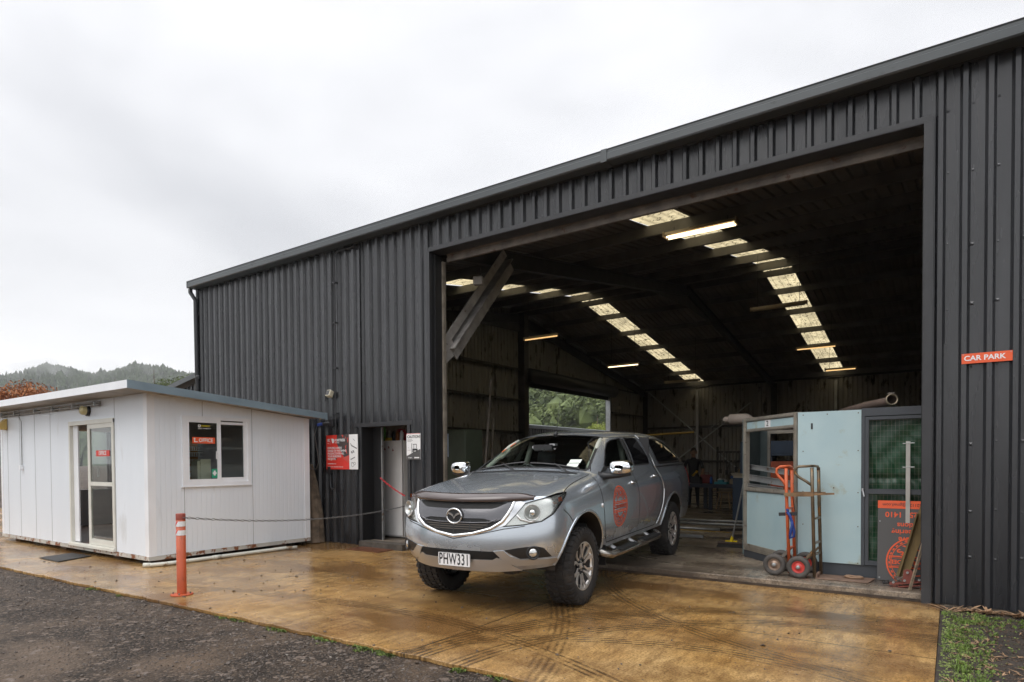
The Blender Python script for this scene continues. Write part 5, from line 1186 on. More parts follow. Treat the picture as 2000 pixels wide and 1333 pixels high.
# panel gaps
def side_gap(name, pts, w=.009, s=1, mt=None, off=.0022, thick=False): return strip(name, [(x, 2*s, z) for x, z in pts], (0,-s,0), w, mt or M_gap, off, thick=thick)
for s in (1, -1):
    m = MB()
    S = lambda pts, w=.009: strip('', [(x, 2*s, z) for x, z in pts], (0,-s,0), w, None, .002, m=m)
    S([(-.66,.54),(-.60,.60),(-.52,.80),(-.485,1.0),(-.475,1.26)]); S([(-1.676,.54),(-1.681,.95),(-1.661,1.12),(-1.606,1.275),(-1.70,1.35),(-1.785,1.71)]); S([(-2.40,.54),(-2.50,.64),(-2.62,.80),(-2.66,1.0),(-2.62,1.15),(-2.52,1.28),(-2.50,1.40),(-2.40,1.66),(-2.36,1.71),(-1.30,1.69),(-1.12,1.625),(-.85,1.475),(-.60,1.315)])
    S([(-.66,.54),(-2.40,.54)], .012)
    m.build('panel_gaps', M_gap, truck); m = MB()
    strip('', [(2,s*.66,.866),(2,s*.49,.842),(2,s*.30,.80),(2,s*.12,.765),(2,0,.742)], (-1,0,0), .007, None, .002, m=m)   # bumper line
    m.build('bumper_gap', M_gap, truck); m = MB(); S([(.44,.995),(.37,.945),(.31,.885),(.28,.845)], .007); m.build('bumper_gap', M_gap, truck)
    m = MB(); strip('', [(x, y*s, 3) for x, y in [(.46,.848),(.36,.846),(.20,.81),(0,.785),(-.30,.765),(-.50,.755)]], (0,0,-1), .008, None, .002, m=m); m.build('bonnet_gap', M_gap, truck)
    # highlight along the cab and canopy gap drawn as a chrome ribbon, window surround strips
    strip('cab_edge_highlight', [(x, 2*s, z) for x, z in [(-2.43,1.73),(-2.50,1.60),(-2.565,1.40),(-2.585,1.30),(-2.70,1.16),(-2.735,1.0),(-2.70,.82),(-2.60,.66),(-2.50,.54)]], (0,-s,0), .017, M_chrome, .006, thick=True)
    strip('canopy_gap', [(-2.535, 2*s, z) for z in (1.72,1.60,1.45,1.31)], (0,-s,0), .018, M_gap, .003)
    strip('window_rubber', [(x, 2*s, z) for x, z in fwin], (0,-s,0), .016, M_blk, .004, closed=True, thick=True)
    strip('window_rubber', [(x, 2*s, z) for x, z in rwin], (0,-s,0), .016, M_blk, .004, closed=True, thick=True)
    strip('window_rubber', [(x, 2*s, z) for x, z in cwin], (0,-s,0), .030, M_blk, .006, closed=True, thick=True)
    strip('b_pillar_cover', [(-1.70,2*s,1.37),(-1.78,2*s,1.675)], (0,-s,0), .085, M_blk, .003)
    strip('door_frame_strip', [(-1.672,2*s,1.37),(-1.752,2*s,1.675)], (0,-s,0), .008, M_silver, .006)
    strip('canopy_seam', [(x, 2*s, z) for x, z in [(-2.60,1.298),(-3.4,1.302),(-4.3,1.295)]], (0,-s,0), .022, M_blk, .004, thick=True)
    strip('arch_lip', [(x, 2*s, z) for x, z in arc(-.02,.41,.532,-2,185,26)], (0,-s,0), .03, M_paint, .010, thick=True)
    strip('arch_lip', [(x, 2*s, z) for x, z in arc(-3.22,.40,.512,0,180,26)], (0,-s,0), .03, M_paint, .012, thick=True)
    # handles
    for hx, hz in ((-1.50,1.145),(-2.41,1.185)):
        h, nn = onbody((hx, 2*s, hz), (0,-s,0)); m = MB(); m.smooth = True
        m.tube([h+Vector((.085,s*.004,0)),h+Vector((.07,s*.03,.003)),h+Vector((-.05,s*.032,.006)),h+Vector((-.085,s*.006,.004))], [.010,.014,.014,.010], 8); m.tube([h+Vector((.03,0,-.0)),h+Vector((.03,s*.008,0))], .030, 14); m.build('door_handle', M_chrome, truck)
    h, nn = onbody((-.455, 2*s, .96), (0,-s,0)); m = MB(); m.smooth = True; m.lathe([(.022,-.004),(.022,.006),(.001,.009)], 16, Matrix.Translation(h) @ Vector((0,s,0)).to_track_quat('Z','Y').to_matrix().to_4x4()); m.build('side_repeater', M_white, truck)
    # mirror
    m = MB(); m.smooth = True
    prof = [(.0,-.05),(.03,-.066),(.10,-.070),(.17,-.066),(.225,-.048),(.248,-.01),(.248,.03),(.225,.066),(.17,.084),(.10,.086),(.03,.083),(0,.065)]
    vs = []; NP = len(prof)
    for dx, sc in ((.078,.35),(.072,.62),(.060,.80),(.040,.92),(.01,.985),(-.03,1.0),(-.05,.96)): vs += [(-.70+dx-.06*(p[0]), s*(.925+.12+(p[0]-.12)*sc), 1.352+(p[1]-.01)*sc) for p in prof]
    fs = [(a*NP+i, a*NP+(i+1) % NP, (a+1)*NP+(i+1) % NP, (a+1)*NP+i) for a in range(6) for i in range(NP)]+[tuple(range(NP)), tuple(6*NP+i for i in range(NP))[::-1]]
    m.add(vs, fs); mi = m.build('wing_mirror', M_chrome, truck)
    m = MB(); m.smooth = True; m.tube([(-.66,s*.80,1.262),(-.68,s*.90,1.258),(-.70,s*1.02,1.268),(-.715,s*1.15,1.285)], [.050,.036,.032,.022], 10); m.build('mirror_arm', M_blk, mi)
    m = MB(); m.add([(-.62,s*.842,1.29),(-.86,s*.83,1.33),(-.84,s*.80,1.37),(-.62,s*.84,1.30)], [(0,1,2,3),(3,2,1,0)]); m.build('mirror_mount', M_blk, mi)
    # side step
    m = MB(); m.smooth = True; m.tube([(-.50,s*.80,.47),(-.53,s*.90,.44),(-.60,s*.96,.415),(-1.5,s*.965,.41),(-2.33,s*.965,.41),(-2.42,s*.92,.42),(-2.47,s*.82,.46)], .040, 14); st = m.build('side_step', mat('satin_steel', (.42,.40,.37), .25, .85, dirt=(.12,.09,.06), dscale=6, dpos=.5, dwidth=.2) if s > 0 else M_galv, truck)
    m = MB(); m.box(-1.38,-.78,s*.965-.045,s*.965+.045,.425,.455); m.box(-2.25,-1.62,s*.965-.045,s*.965+.045,.425,.455); m.build('tread_pad', M_blk, st)
    for x in (-.9,-1.5,-2.1): m = MB(); m.tube([(x,s*.95,.40),(x,s*.78,.50)], .028, 8); m.build('step_bracket', M_silver, st)
    # door roundel
    cxL, czL, rL = -1.0, .905, .232
    if True:
        def dec(m_, pts):       # drape 2D outline (u to the reader's right, v up) on the door
            vs = []
            for u_, v_ in pts:
                x_ = cxL-u_*s; h, nn = onbody((x_, 2*s, czL+v_), (0,-s,0)); vs.append(h+nn*.0022)
            return vs
        m = MB()
        def ringd(r0, r1, n=64, a0=0, a1=360, dash=0):
            for k in range(n):
                if dash and k % 2: continue
                t0, t1 = R(a0+(a1-a0)*k/n), R(a0+(a1-a0)*(k+1)/n)
                v = dec(m, [(r0*math.cos(t0), r0*math.sin(t0)), (r1*math.cos(t0), r1*math.sin(t0)), (r1*math.cos(t1), r1*math.sin(t1)), (r0*math.cos(t1), r0*math.sin(t1))]); m.add(v, [(0,1,2,3) if s < 0 else (0,1,2,3)])
        ringd(.216, .232); ringd(.196, .207, 60, dash=1); ringd(.185, .192)
        ringd(.112, .120, 24, 18, 162); ringd(.112, .120, 24, 198, 342)
        def recd(u0, u1, v0, v1, n=14):
            for k in range(n): a, b_ = lerp(u0, u1, k/n), lerp(u0, u1, (k+1)/n); m.add(dec(m, [(a,v0),(b_,v0),(b_,v1),(a,v1)]), [(0,1,2,3)])
        for v0, v1 in ((.052,.062),(.034,.044),(-.044,-.034),(-.062,-.052)): recd(-.205, .205, v0, v1)
        def chard(ch, size, mx_, bold=.02, st_=1.0):
            V_, F_ = text_mesh(ch, size, 'CENTER', bold, 0.0001); 
            n_ = len(V_); pv = [mx_ @ Vector((v.x*st_, v.y, 0)) for v in V_]; m.add(dec(m, [(p.x, p.y) for p in pv]), [f for f in F_])
        for i, ch in enumerate('IRON'):
            a = R(128-i*25.5); chard(ch, .085, Matrix.Translation((.150*math.cos(a), .150*math.sin(a), 0)) @ Matrix.Rotation(a-math.pi/2, 4, 'Z'), .015)
        for i, ch in enumerate('WORKS'):
            a = R(218+i*26); chard(ch, .078, Matrix.Translation((.150*math.cos(a), .150*math.sin(a), 0)) @ Matrix.Rotation(a+math.pi/2, 4, 'Z'), .03)
        chard('COROMANDEL', .056, Matrix(), .03, 1.02)
        m.build('door_roundel', M_orange, truck)
strip('canopy_roof_gap', [(-2.50, y, 3) for y in (-.60,-.3,0,.3,.60)], (0,0,-1), .035, M_gap, .003)
# wipers, cowl, aerial
m = MB(); strip('', [(-.40,y,3) for y in (-.66,-.4,0,.4,.66)], (0,0,-1), .07, None, .004, m=m); m.build('cowl', M_blk, truck)
for y0, y1 in ((-.62, -.05), (.02, .62)):
    m = MB(); pts = []
    for k in range(9):
        y = lerp(y0, y1, k/8); h, nn = onbody((-.515-.02*k/8-.05*(1-abs(y)), y, 3), (0,0,-1)); pts.append(h+nn*.012)
    m.tube(pts, .010, 6); m.tube([pts[4]+Vector((0,0,.012)), onbody((-.42, lerp(y0,y1,.9), 3), (0,0,-1))[0]], .009, 6); m.build('wiper', M_blk, truck)
h, nn = onbody((-1.33, -.02, 3), (0,0,-1)); m = MB(); m.smooth = True; m.tube([h+Vector((.03,0,-.01)),h+Vector((.0,0,.02)),h+Vector((-.01,0,.05))], [.028,.018,.008], 10); m.tube([h+Vector((-.01,0,.05)),h+Vector((-.11,0,.42))], .003, 6); m.build('aerial', M_blk, truck)
strip('windscreen_rubber', [(2,a,b) for a, b in P], (-1,0,0), .022, M_blk, .002, closed=False) if False else None
m = MB(); WP = wp+wt; WP = WP+[(-a, b) for a, b in WP[::-1] if a > 0]
vs = []; H = []
for i in range(len(WP)):
    a, b = Vector(WP[i]), Vector(WP[(i+1) % len(WP)]); k = max(1, int((b-a).length/.03))
    for j in range(k):
        p = a.lerp(b, j/k); h, nn = onbody((2, p.x, p.y), (-1,0,0)); H.append((h, nn))
N = len(H)
for i, (h, nn) in enumerate(H):
    t = H[(i+1) % N][0]-H[i-1][0]; s_ = t.cross(nn).normalized()*.014; vs += [h-s_+nn*.003, h+s_+nn*.003]
m.add(vs, [(2*i, 2*i+1, 2*((i+1) % N)+1, 2*((i+1) % N)) for i in range(N)]); m.build('windscreen_rubber', M_blk, truck)
# window stickers
h1, n1_ = onbody((-.72,.50,3),(0,0,-1))
def scr(y, z): 
    h, nn = onbody((2, y, z), (-1,0,0)); return h+nn*.003
m = MB()
for z0 in (1.36, 1.402): m.add([scr(.46,z0), scr(.58,z0), scr(.575,z0+.036), scr(.455,z0+.036)], [(0,1,2,3)])
m.build('registration_labels', mat('label_white', (.72,.76,.70), .5), truck)
m = MB(); m.add([scr(-.57,1.60), scr(-.53,1.60), scr(-.51,1.645), scr(-.54,1.645)], [(0,1,2,3)]); m.add([scr(-.61,1.53), scr(-.58,1.53), scr(-.56,1.57), scr(-.585,1.57)], [(0,1,2,3)]); m.build('screen_stickers', M_amber, truck)
# cabin: dash, wheel, seats, roof lining, pillar grab handle, mirror
m = MB(); m.smooth = False
m.add([(-.50,-.70,1.25),(-.50,.70,1.25),(-.95,.72,1.27),(-.95,-.72,1.27),(-1.0,-.72,.95),(-1.0,.72,.95)], [(0,1,2,3),(3,2,5,4)]); m.build('dashboard', mat('dash_grey', (.10,.10,.10), .5), truck)
m = MB(); m.smooth = True; SM = Matrix.Translation((-1.12,-.37,1.20)) @ Matrix.Rotation(R(65), 4, 'Y'); m.tube([SM @ Vector((.185*math.cos(2*math.pi*k/28), .185*math.sin(2*math.pi*k/28), 0)) for k in range(28)], .014, 8, closed=True)
m.tube([SM @ Vector((-.18,0,0)), SM @ Vector((0,0,-.03)), SM @ Vector((.0,.18,0))], .02, 6); m.build('steering_wheel', M_blk, truck)
for y in (-.37, .37):
    m = MB(); m.smooth = True; m.tube([(-1.55,y,.80),(-1.66,y,1.05),(-1.74,y,1.30)], [.22,.25,.17], 12); m.tube([(-1.72,y,1.36),(-1.76,y,1.50)], [.115,.12], 12); m.build('seat', M_seat, truck)
m = MB(); m.smooth = True; m.tube([(-2.3,-.6,.9),(-2.3,.6,.9)], .22, 10); m.tube([(-2.42,-.6,1.2),(-2.42,.6,1.2)], .12, 10); m.build('rear_seat', M_seat, truck)
m = MB(); m.smooth = True; m.tube([(-.92,-.655,1.445),(-.97,-.60,1.47),(-1.09,-.57,1.545),(-1.17,-.585,1.60)], .021, 8); m.build('grab_handle', M_trimi, truck)
for s in (-1, 1):
    m = MB(); m.smooth = True; m.tube([(-.72,s*.66,1.345),(-.95,s*.63,1.47),(-1.18,s*.59,1.60),(-1.34,s*.56,1.66)], .030, 8); m.build('pillar_trim', M_trimi, truck)
    m = MB(); m.smooth = True; m.tube([(-1.76,s*.72,1.25),(-1.82,s*.62,1.66)], .035, 8); m.build('pillar_trim', M_trimi, truck)
m = MB(); m.box(-.9, -.93, -.12, .12, 1.555, 1.615); m.build('rear_view_mirror', M_blk, truck)
m = MB(); m.box(-.93,-1.0,.08,.15,1.60,1.625); m.box(-.93,-1.0,-.15,-.10,1.57,1.60); m.build('dash_camera', M_silver, truck)
m = MB(); m.box(-2.47,-2.45,-.80,.80,.5,1.70); m.box(-2.45, -.45, -.80, .80, .50, .53); m.box(-.45,-.40,-.76,.76,.5,1.24); m.build('cab_bulkhead', M_seat, truck)
# underbody, arch liners, axles
m = MB(); m.box(-4.33, .70, -.62, .62, .46, .60); m.box(-4.30,-2.6,-.62,.62,.6,.95)
for y in (-.45, .45): m.box(-4.2,.72,y-.05,y+.05,.40,.52)
m.tube([(0,-.75,.36),(0,.75,.36)], .045, 8); m.tube([(-3.22,-.75,.38),(-3.22,.75,.38)], .06, 8); m.tube([(-3.22,-.1,.38),(-3.22,.1,.38)], .15, 10); m.tube([(.62,-.5,.42),(.62,.5,.42)], .03, 8)
m.build('underbody', M_under, truck)
for cx, cz, r in ((-.02,.41,.525),(-3.22,.40,.505)):
    for s in (1, -1):
        m = MB(); m.smooth = True; A2 = arc(cx, cz, r, 2, 178, 20); vs = []
        for x, z in A2:
            h, _ = onbody((x, 2*s, max(z,.5)), (0,-s,0)); yo = (abs(h.y) if h else .9)-.004; vs += [(x, s*yo, z), (x, s*.56, z)]
        n = len(A2); m.add(vs, [(2*i, 2*i+1, 2*i+3, 2*i+2) for i in range(n-1)]+[tuple(2*i+1 for i in range(n))]); m.build('arch_liner', M_under, truck)
for s in (1, -1):
    m = MB(); m.box(-.60,-.585,s*.68,s*.90,.30,.52) if s > 0 else m.box(-.60,-.585,-.90,-.68,.30,.52); m.build('mud_flap', M_blk, truck)
# wheels: chunky tyre, twin spoke alloy
def wheel(x, s, dz=0, steer=0):
    w = bpy.data.objects.new('wheel', None); scn.collection.objects.link(w); w.parent = truck; w.location = (x, s*.78, .392+dz); w.rotation_euler = (R(-90)*s, 0, 0) if False else Euler((R(-90*s), 0, steer)); w['label'] = 'off road tyre on a twin spoke alloy'
    t = MB(); t.smooth = True; Rr = .388
    t.lathe([(.232,-.105),(.245,-.125),(.30,-.138),(.345,-.134),(.370,-.122),(.376,-.10),(.376,.10),(.370,.122),(.345,.134),(.30,.138),(.245,.125),(.232,.105)], 56); t.smooth = False
    for k in range(34):
        a = 2*math.pi*k/34
        for z0, z1, da, r0 in ((.078,.130,0,.362),(-.130,-.078,.5,.362),(.012,.066,.35,.368),(-.066,-.012,.85,.368)):
            a2 = a+da*2*math.pi/34; M = Matrix.Rotation(a2, 4, 'Z'); wd = .024
            t.add([(r0,-wd,z0),(r0,wd,z0),(r0,wd*.9,z1),(r0,-wd*.9,z1),(Rr,-wd*.85,z0+.004),(Rr,wd*.85,z0+.004),(Rr-(.006 if abs(z1) > .1 or abs(z0) > .1 else 0),wd*.8,z1-.004),(Rr-(.006 if abs(z1) > .1 or abs(z0) > .1 else 0),-wd*.8,z1-.004)], [(4,5,6,7),(0,1,5,4),(1,2,6,5),(2,3,7,6),(3,0,4,7)], M)
        # shoulder bars on the side wall
        t.add([(.325,-.016,.1365),(.325,.016,.1365),(.372,.020,.124),(.372,-.020,.124),(.325,-.014,.142),(.325,.014,.142),(.376,.018,.131),(.376,-.018,.131)], [(4,5,6,7),(0,1,5,4),(2,3,7,6),(3,0,4,7),(1,2,6,5)], Matrix.Rotation(a, 4, 'Z'))
    t.build('tyre', M_tyre, w)
    r = MB(); r.smooth = True; r.lathe([(.232,.118),(.243,.124),(.240,.112),(.226,.108),(.218,.09),(.205,.02),(.205,-.1)], 48); r.build('rim', M_alloy, w)
    d = MB(); d.smooth = True; d.lathe([(.206,-.02),(.10,.00),(.0,.005)], 32); d.smooth = False
    for k in range(6):
        a = 2*math.pi*k/6
        M = Matrix.Rotation(a, 4, 'Z')
        d.add([(.05,-.030,.06),(.05,.030,.06),(.215,.060,.096),(.215,-.060,.096),(.05,-.030,.02),(.05,.030,.02),(.215,.060,.05),(.215,-.060,.05)], [(0,1,2,3),(0,4,5,1),(1,5,6,2),(3,7,4,0)], M)
    d.lathe([(.055,.02),(.055,.078),(.045,.085),(.0,.085)], 20); d.build('rim_centre', M_alloyd, w)
    sp_ = MB()
    for k in range(6):
        a = 2*math.pi*k/6
        for q in (1, -1):
            P2 = [(.085,q*.010),(.13,q*.040),(.19,q*.048),(.222,q*.040),(.222,q*.080),(.19,q*.078),(.13,q*.066),(.078,q*.030)]
            sp_.prism(P2 if q > 0 else P2[::-1], .012, Matrix.Rotation(a, 4, 'Z') @ Matrix(((1,0,0,0),(0,1,0,0),(.18,0,1,.068),(0,0,0,1))))
    sp_.lathe([(.03,.085),(.03,.092),(.0,.094)], 16)
    for k in range(6):
        a = 2*math.pi*(k+.5)/6; sp_.cyl((.045*math.cos(a),.045*math.sin(a),.08),(.045*math.cos(a),.045*math.sin(a),.096),.008,6)
    sp_.build('spokes', M_alloy, w)
    return w
for x in (0, -3.22):
    for s in (1, -1): wheel(x, s)
# tail details: lamps, bumper, canopy spoiler and roof lip
for s in (1, -1): strip('tail_light', [(-4.30, 2*s, z) for z in (1.25,1.1,.95)], (0,-s,0), .09, mat('tail_red', (.35,.01,.01), .2) if s > 0 else bpy.data.materials['tail_red'], .006, thick=True)
m = MB(); m.box(-4.50,-4.40,-.80,.80,.55,.68); m.build('rear_bumper', M_silver, truck, bevel=.02)
m = MB(); m.smooth = True; m.add([(-3.9,-.5,1.70),(-3.9,.5,1.70),(-4.18,.52,1.66),(-4.18,-.52,1.66),(-3.9,-.5,1.67),(-3.9,.5,1.67),(-4.18,.52,1.645),(-4.18,-.52,1.645)], [(0,1,2,3),(7,6,5,4),(3,2,6,7),(0,3,7,4),(1,5,6,2)]); m.build('canopy_spoiler', M_blk, truck)
bm.free(); bm_copy.free()
# ================================================================== yard and workshop things
M_bol = mat('orange_steel', (.46,.085,.028), .45, var=.15, vscale=9, dirt=(.16,.04,.02), dscale=14, dpos=.60)
t = thing('bollard', 'orange steel bollard with red and white bands at the concrete edge', 'bollard', (-6.93, 3.62, 0))
m = MB(); m.smooth = True; m.lathe([(.048,.01),(.048,.885),(.0,.887)], 28); m.build('post', M_bol, t)
m = MB(); m.smooth = True; m.lathe([(.0492,.825),(.0492,.885),(.046,.892),(0,.892)], 28); m.build('cap_band', mat('faded_red', (.28,.055,.035), .5, var=.2), t)
for z in (.752, .655):
    m = MB(); m.smooth = True; m.lathe([(.0495,z),(.0495,z+.055)], 28); bnd = m.build('white_band', M_white, t)
    m = MB(); vs = []
    for k in range(9):
        a = R(-128+k*8.5); u = k/8
        vs += [(.0505*math.cos(a), .0505*math.sin(a), z+max(0,(u-.35))*.055/.65 if u > .35 else z), (.0505*math.cos(a), .0505*math.sin(a), z+.055*min(1, u/.65))]
    m.add(vs, [(2*i, 2*i+2, 2*i+3, 2*i+1) for i in range(8)]); m.build('red_stripe', M_red, bnd)
m = MB(); m.smooth = False; m.cyl((0,0,.0),(0,0,.012),.115,24); m.build('base_plate', M_bol, t, bevel=.003)
for k in range(4):
    a = R(45+90*k); m = MB(); m.cyl((.088*math.cos(a),.088*math.sin(a),.010),(.088*math.cos(a),.088*math.sin(a),.032),.010,6); m.build('bolt', M_rustst, t)
def chain(name, label, a, b, sag, mt, pitch=.040, r=.0042, n=None):
    a = Vector(a); b = Vector(b); m = MB(); m.smooth = True; P = []; N = 240
    for k in range(N+1):
        u = k/N; p = a.lerp(b, u); p.z -= sag*4*u*(1-u); P.append(p)
    acc = 0; last = P[0]; pts = [P[0]]
    for k in range(1, N+1):
        acc += (P[k]-P[k-1]).length
        if acc >= pitch: pts.append(P[k]); acc = 0
    for i in range(len(pts)-1):
        c = (pts[i]+pts[i+1])/2; d = (pts[i+1]-pts[i]).normalized(); u = d.cross(Vector((0,0,1))).normalized(); w = d.cross(u)
        ang = (i % 2)*math.pi/2+.5; s_ = u*math.cos(ang)+w*math.sin(ang); L2 = pitch*.62; W2 = .011
        m.tube([c+d*L2*math.cos(q*math.pi/4)+s_*W2*math.sin(q*math.pi/4) for q in range(8)], r, 5, closed=True)
    return tag(m.build(name, mt), label, 'chain')
chain('chain', 'grey steel chain sagging from the orange bollard across the yard to the side door', (-6.88,3.62,.85), (-7.21,7.47,.74), .12, mat('grey_chain', (.20,.20,.20), .4, .8))
chain('chain', 'red plastic chain slanting across the fridge inside the side door', (-8.07,7.66,1.165), (-7.42,7.60,.87), .02, mat('red_chain', (.55,.02,.03), .4), .045, .006)

# fridge and clutter behind the side door
t = thing('fridge', 'tall white fridge standing just inside the side door', 'fridge', (-8.57, 8.06, .085))
m = MB(); m.box(0,.66,0,.62,.02,1.73); m.build('cabinet', M_white, t, bevel=.015)
m = MB(); m.box(-.001,.661,-.045,-.006,.05,1.73); m.build('door', mat('fridge_door', (.60,.595,.585), .35, var=.05), t, bevel=.012)
for i, (x, z) in enumerate(((.13,1.60),(.25,1.58),(.345,1.61),(.45,1.56))):
    m = MB(); m.prism([(-.02,-.012),(.022,-.016),(.018,.006),(-.012,.004)], .004, wallM(x,-.049,z)); m.prism([(-.02,.018),(.006,.028),(.016,.014),(-.004,.012)], .004, wallM(x,-.049,z)); m.build('magnet', mat('magnet_red', (.22,.02,.02), .4) if i == 0 else bpy.data.materials['magnet_red'], t)
t = thing('store_shelf', 'dark open shelf end beside the fridge', 'shelf', (-8.67, 8.1, .085))
m = MB(); m.box(-.10,.08,0,.5,1.76,1.78); m.box(-.10,.08,0,.5,1.38,1.41); m.build('board', mat('shelf_grey', (.25,.24,.22), .6), t)
rnd = random.Random(5)
items = (('spray_can', 'green spray can left of the yellow tin on the fridge', 'can', -7.86, .030, .26, (.10,.30,.05)), ('tin', 'flat yellow tin on the fridge', 'tin', -7.74, .075, .06, (.62,.42,.02)), ('jar', 'clear grey jar standing on the yellow tin', 'jar', -7.735, .035, .13, (.25,.25,.24)), ('bottle', 'dark bottle in the middle of the fridge top', 'bottle', -7.62, .035, .18, (.03,.03,.035)), ('spray_can', 'rusty orange can on the fridge right of the dark bottle', 'can', -7.53, .035, .17, (.30,.09,.02)), ('spray_can', 'white spray can at the right end of the fridge top', 'can', -7.43, .032, .18, (.60,.60,.62)), ('red_bag', 'red cloth bag piled behind the tins on the fridge', 'bag', -7.72, .12, .24, (.30,.015,.02)))
for nm, lb, ct, x, r, h, c in items:
    z = 1.816+(.061 if 'jar' in nm else 0); y = 8.12 if 'bag' not in nm else 8.4
    m = MB(); m.smooth = True
    if 'bag' in nm: m.lathe([(0,0),(r,.01),(r*1.05,h*.5),(r*.7,h*.9),(0,h)], 9)
    else: m.lathe([(0,0),(r,0),(r,h*.82),(r*.55,h*.88),(r*.5,h),(0,h)] if r < .06 else [(0,0),(r,0),(r,h),(0,h)], 16)
    th1(nm, lb, ct, m, mat(nm+'_paint', c, .35, var=.1), (x-.62, y+.04, z))

t = thing('metal_cabinet', 'dull green metal cabinet just inside the left door jamb', 'cabinet', (-7.62, 8.85, .085))
m = MB(); m.box(0,.47,0,.5,0,1.93); m.build('case', mat('green_locker', (.06,.075,.05), .5, var=.2), t, bevel=.01)
m = MB(); m.box(.02,.45,-.012,-.001,.05,1.9); m.build('door', bpy.data.materials['green_locker'], t)
m = MB(); m.box(.065,.085,-.05,-.014,1.44,1.86); m.build('paper_notice', mat('paper_blue', (.50,.58,.70), .6), t)
for k, (y, z, l) in enumerate(((9.0, 1.0, 2.9), (9.4, .7, 2.2))):
    m = MB(); m.tube([(-6.95-.1*k, y, .09), (-7.35-.25*k, y+.9, .1+l)], .022, 8); th1('steel_bar', ('long', 'short')[k]+' rusty steel bar leaning behind the left door jamb', 'bar', m, M_rustst)

# ---- old light blue booth
M_blue = mat('pale_blue_panel', (.41,.565,.61), .42, var=.06, vscale=2, col2=(.46,.60,.62), dirt=(.34,.30,.15), dscale=2.6, dpos=.58, dwidth=.16, rvar=.08)
M_alu = mat('dull_aluminium', (.40,.365,.31), .45, .5, var=.2, vscale=6, dirt=(.13,.09,.06), dscale=9, dpos=.6)
M_frm = mat('slate_frame', (.055,.062,.072), .45, var=.1)
booth = thing('machine_booth', 'old pale blue panelled booth with an aluminium framed opening and number 2', 'booth', (-1.53, 8.22, .085))
u = Vector((-.6806,.7333,0)); n_ = Vector((-.7333,-.6806,0))     # left face runs along u, faces n_
LM = Matrix(((-u.x,n_.x*-1,0,0),(-u.y,n_.y*-1,0,0),(0,0,1,0),(0,0,0,1)))   # local x from far end to corner, y inward
LM = Matrix(((u.x,-n_.x,0,0),(u.y,-n_.y,0,0),(0,0,1,0),(0,0,0,1)))
m = MB(LM)
LL = 1.27; B0 = -.085
for s0, s1, z0, z1, d0, d1 in ((0,.055,.10,1.925,-.01,.05),(LL-.065,LL,.10,1.925,-.01,.05),(.055,LL-.065,1.88,1.925,-.008,.05),(.055,LL-.065,1.735,1.775,-.008,.05),(.055,LL-.065,.925,.975,-.012,.05),(.07,LL-.07,.10,.19,-.008,.05)): m.box(s0, s1, d0, d1, z0, z1)
for s0 in (.02,.045,LL-.05,LL-.025): m.box(s0,s0+.006,-.017,-.010,.10,1.92)
for z in (1.89,1.745,.935,.15,.125): m.box(.07,LL-.07,-.015,-.009,z,z+.006)
m.build('aluminium_frame', M_alu, booth)
m = MB(LM); m.box(.07,LL-.07,.008,.02,1.775,1.87); m.build('header_panel', M_blue, booth)
m = MB(LM); m.box(.07,LL-.07,.008,.02,.19,.915); m.build('lower_panel', M_blue, booth)
m = MB(LM); m.box(.60,.735,.003,.007,1.777,1.868); pl2 = m.build('number_label', M_white, booth)
m = MB(); m.text('2', .10, LM @ Matrix(((-1,0,0,.667),(0,0,1,.0025-.002),(0,1,0,1.822),(0,0,0,1))), 'CENTER', .008, .001); m.build('number', M_ink, pl2)
m = MB(LM); m.box(0,LL,.0,.06,-.0+.001,.095); m.build('plinth', M_frm, booth)
m = MB(); m.box(.012,.68,-.022,-.002,.145,1.915); fp = m.build('front_panel', M_blue, booth)
m = MB()
for x in (.07,.33,.65):
    for z in (1.88,1.45,.97,.58,.16): 
        if not (x == .33 and z != 1.88): m.cyl((x,-.023,z),(x,-.026,z),.007,6)
m.cyl((.40,-.023,1.02),(.40,-.027,1.02),.009,6); m.build('rivets', mat('rivet_brown', (.12,.08,.04), .5), fp)
m = MB(); m.box(.155,.175,-.026,-.0225,1.71,1.78); m.build('handle_slot', M_ink, fp)
m = MB(); m.box(.0,1.9,.0,.05,.001,.14); m.box(.68,1.9,-.015,.05,1.84,1.93); m.box(.68,.715,-.02,.04,.14,1.84); m.build('steel_frame', M_frm, booth)
d = MB(); d.box(.72,.755,-.03,.01,.15,1.83); d.box(1.60,1.64,-.03,.01,.15,1.83); d.box(.755,1.60,-.03,.01,1.795,1.83); d.box(.755,1.60,-.03,.01,.15,.20); d.box(.755,1.60,-.028,.01,.96,1.015); md = d.build('mesh_door', M_frm, booth)
m = MB()
for k in range(23): m.box(.757+k*.0365, .7588+k*.0365, -.018, -.0162, .20, 1.795)
for k in range(27): m.box(.755, 1.60, -.0155, -.013, .225+k*.060, .2268+k*.060)
m.build('wire_mesh', mat('dull_wire', (.16,.15,.13), .5, .4), md)
m = MB(); m.box(.69,.705,-.06,-.02,.99,1.02); m.tube([(.70,-.05,1.0),(.715,-.055,.93)], .009, 6); m.build('door_latch', mat('alloy_latch', (.55,.55,.56), .3, .8), md)
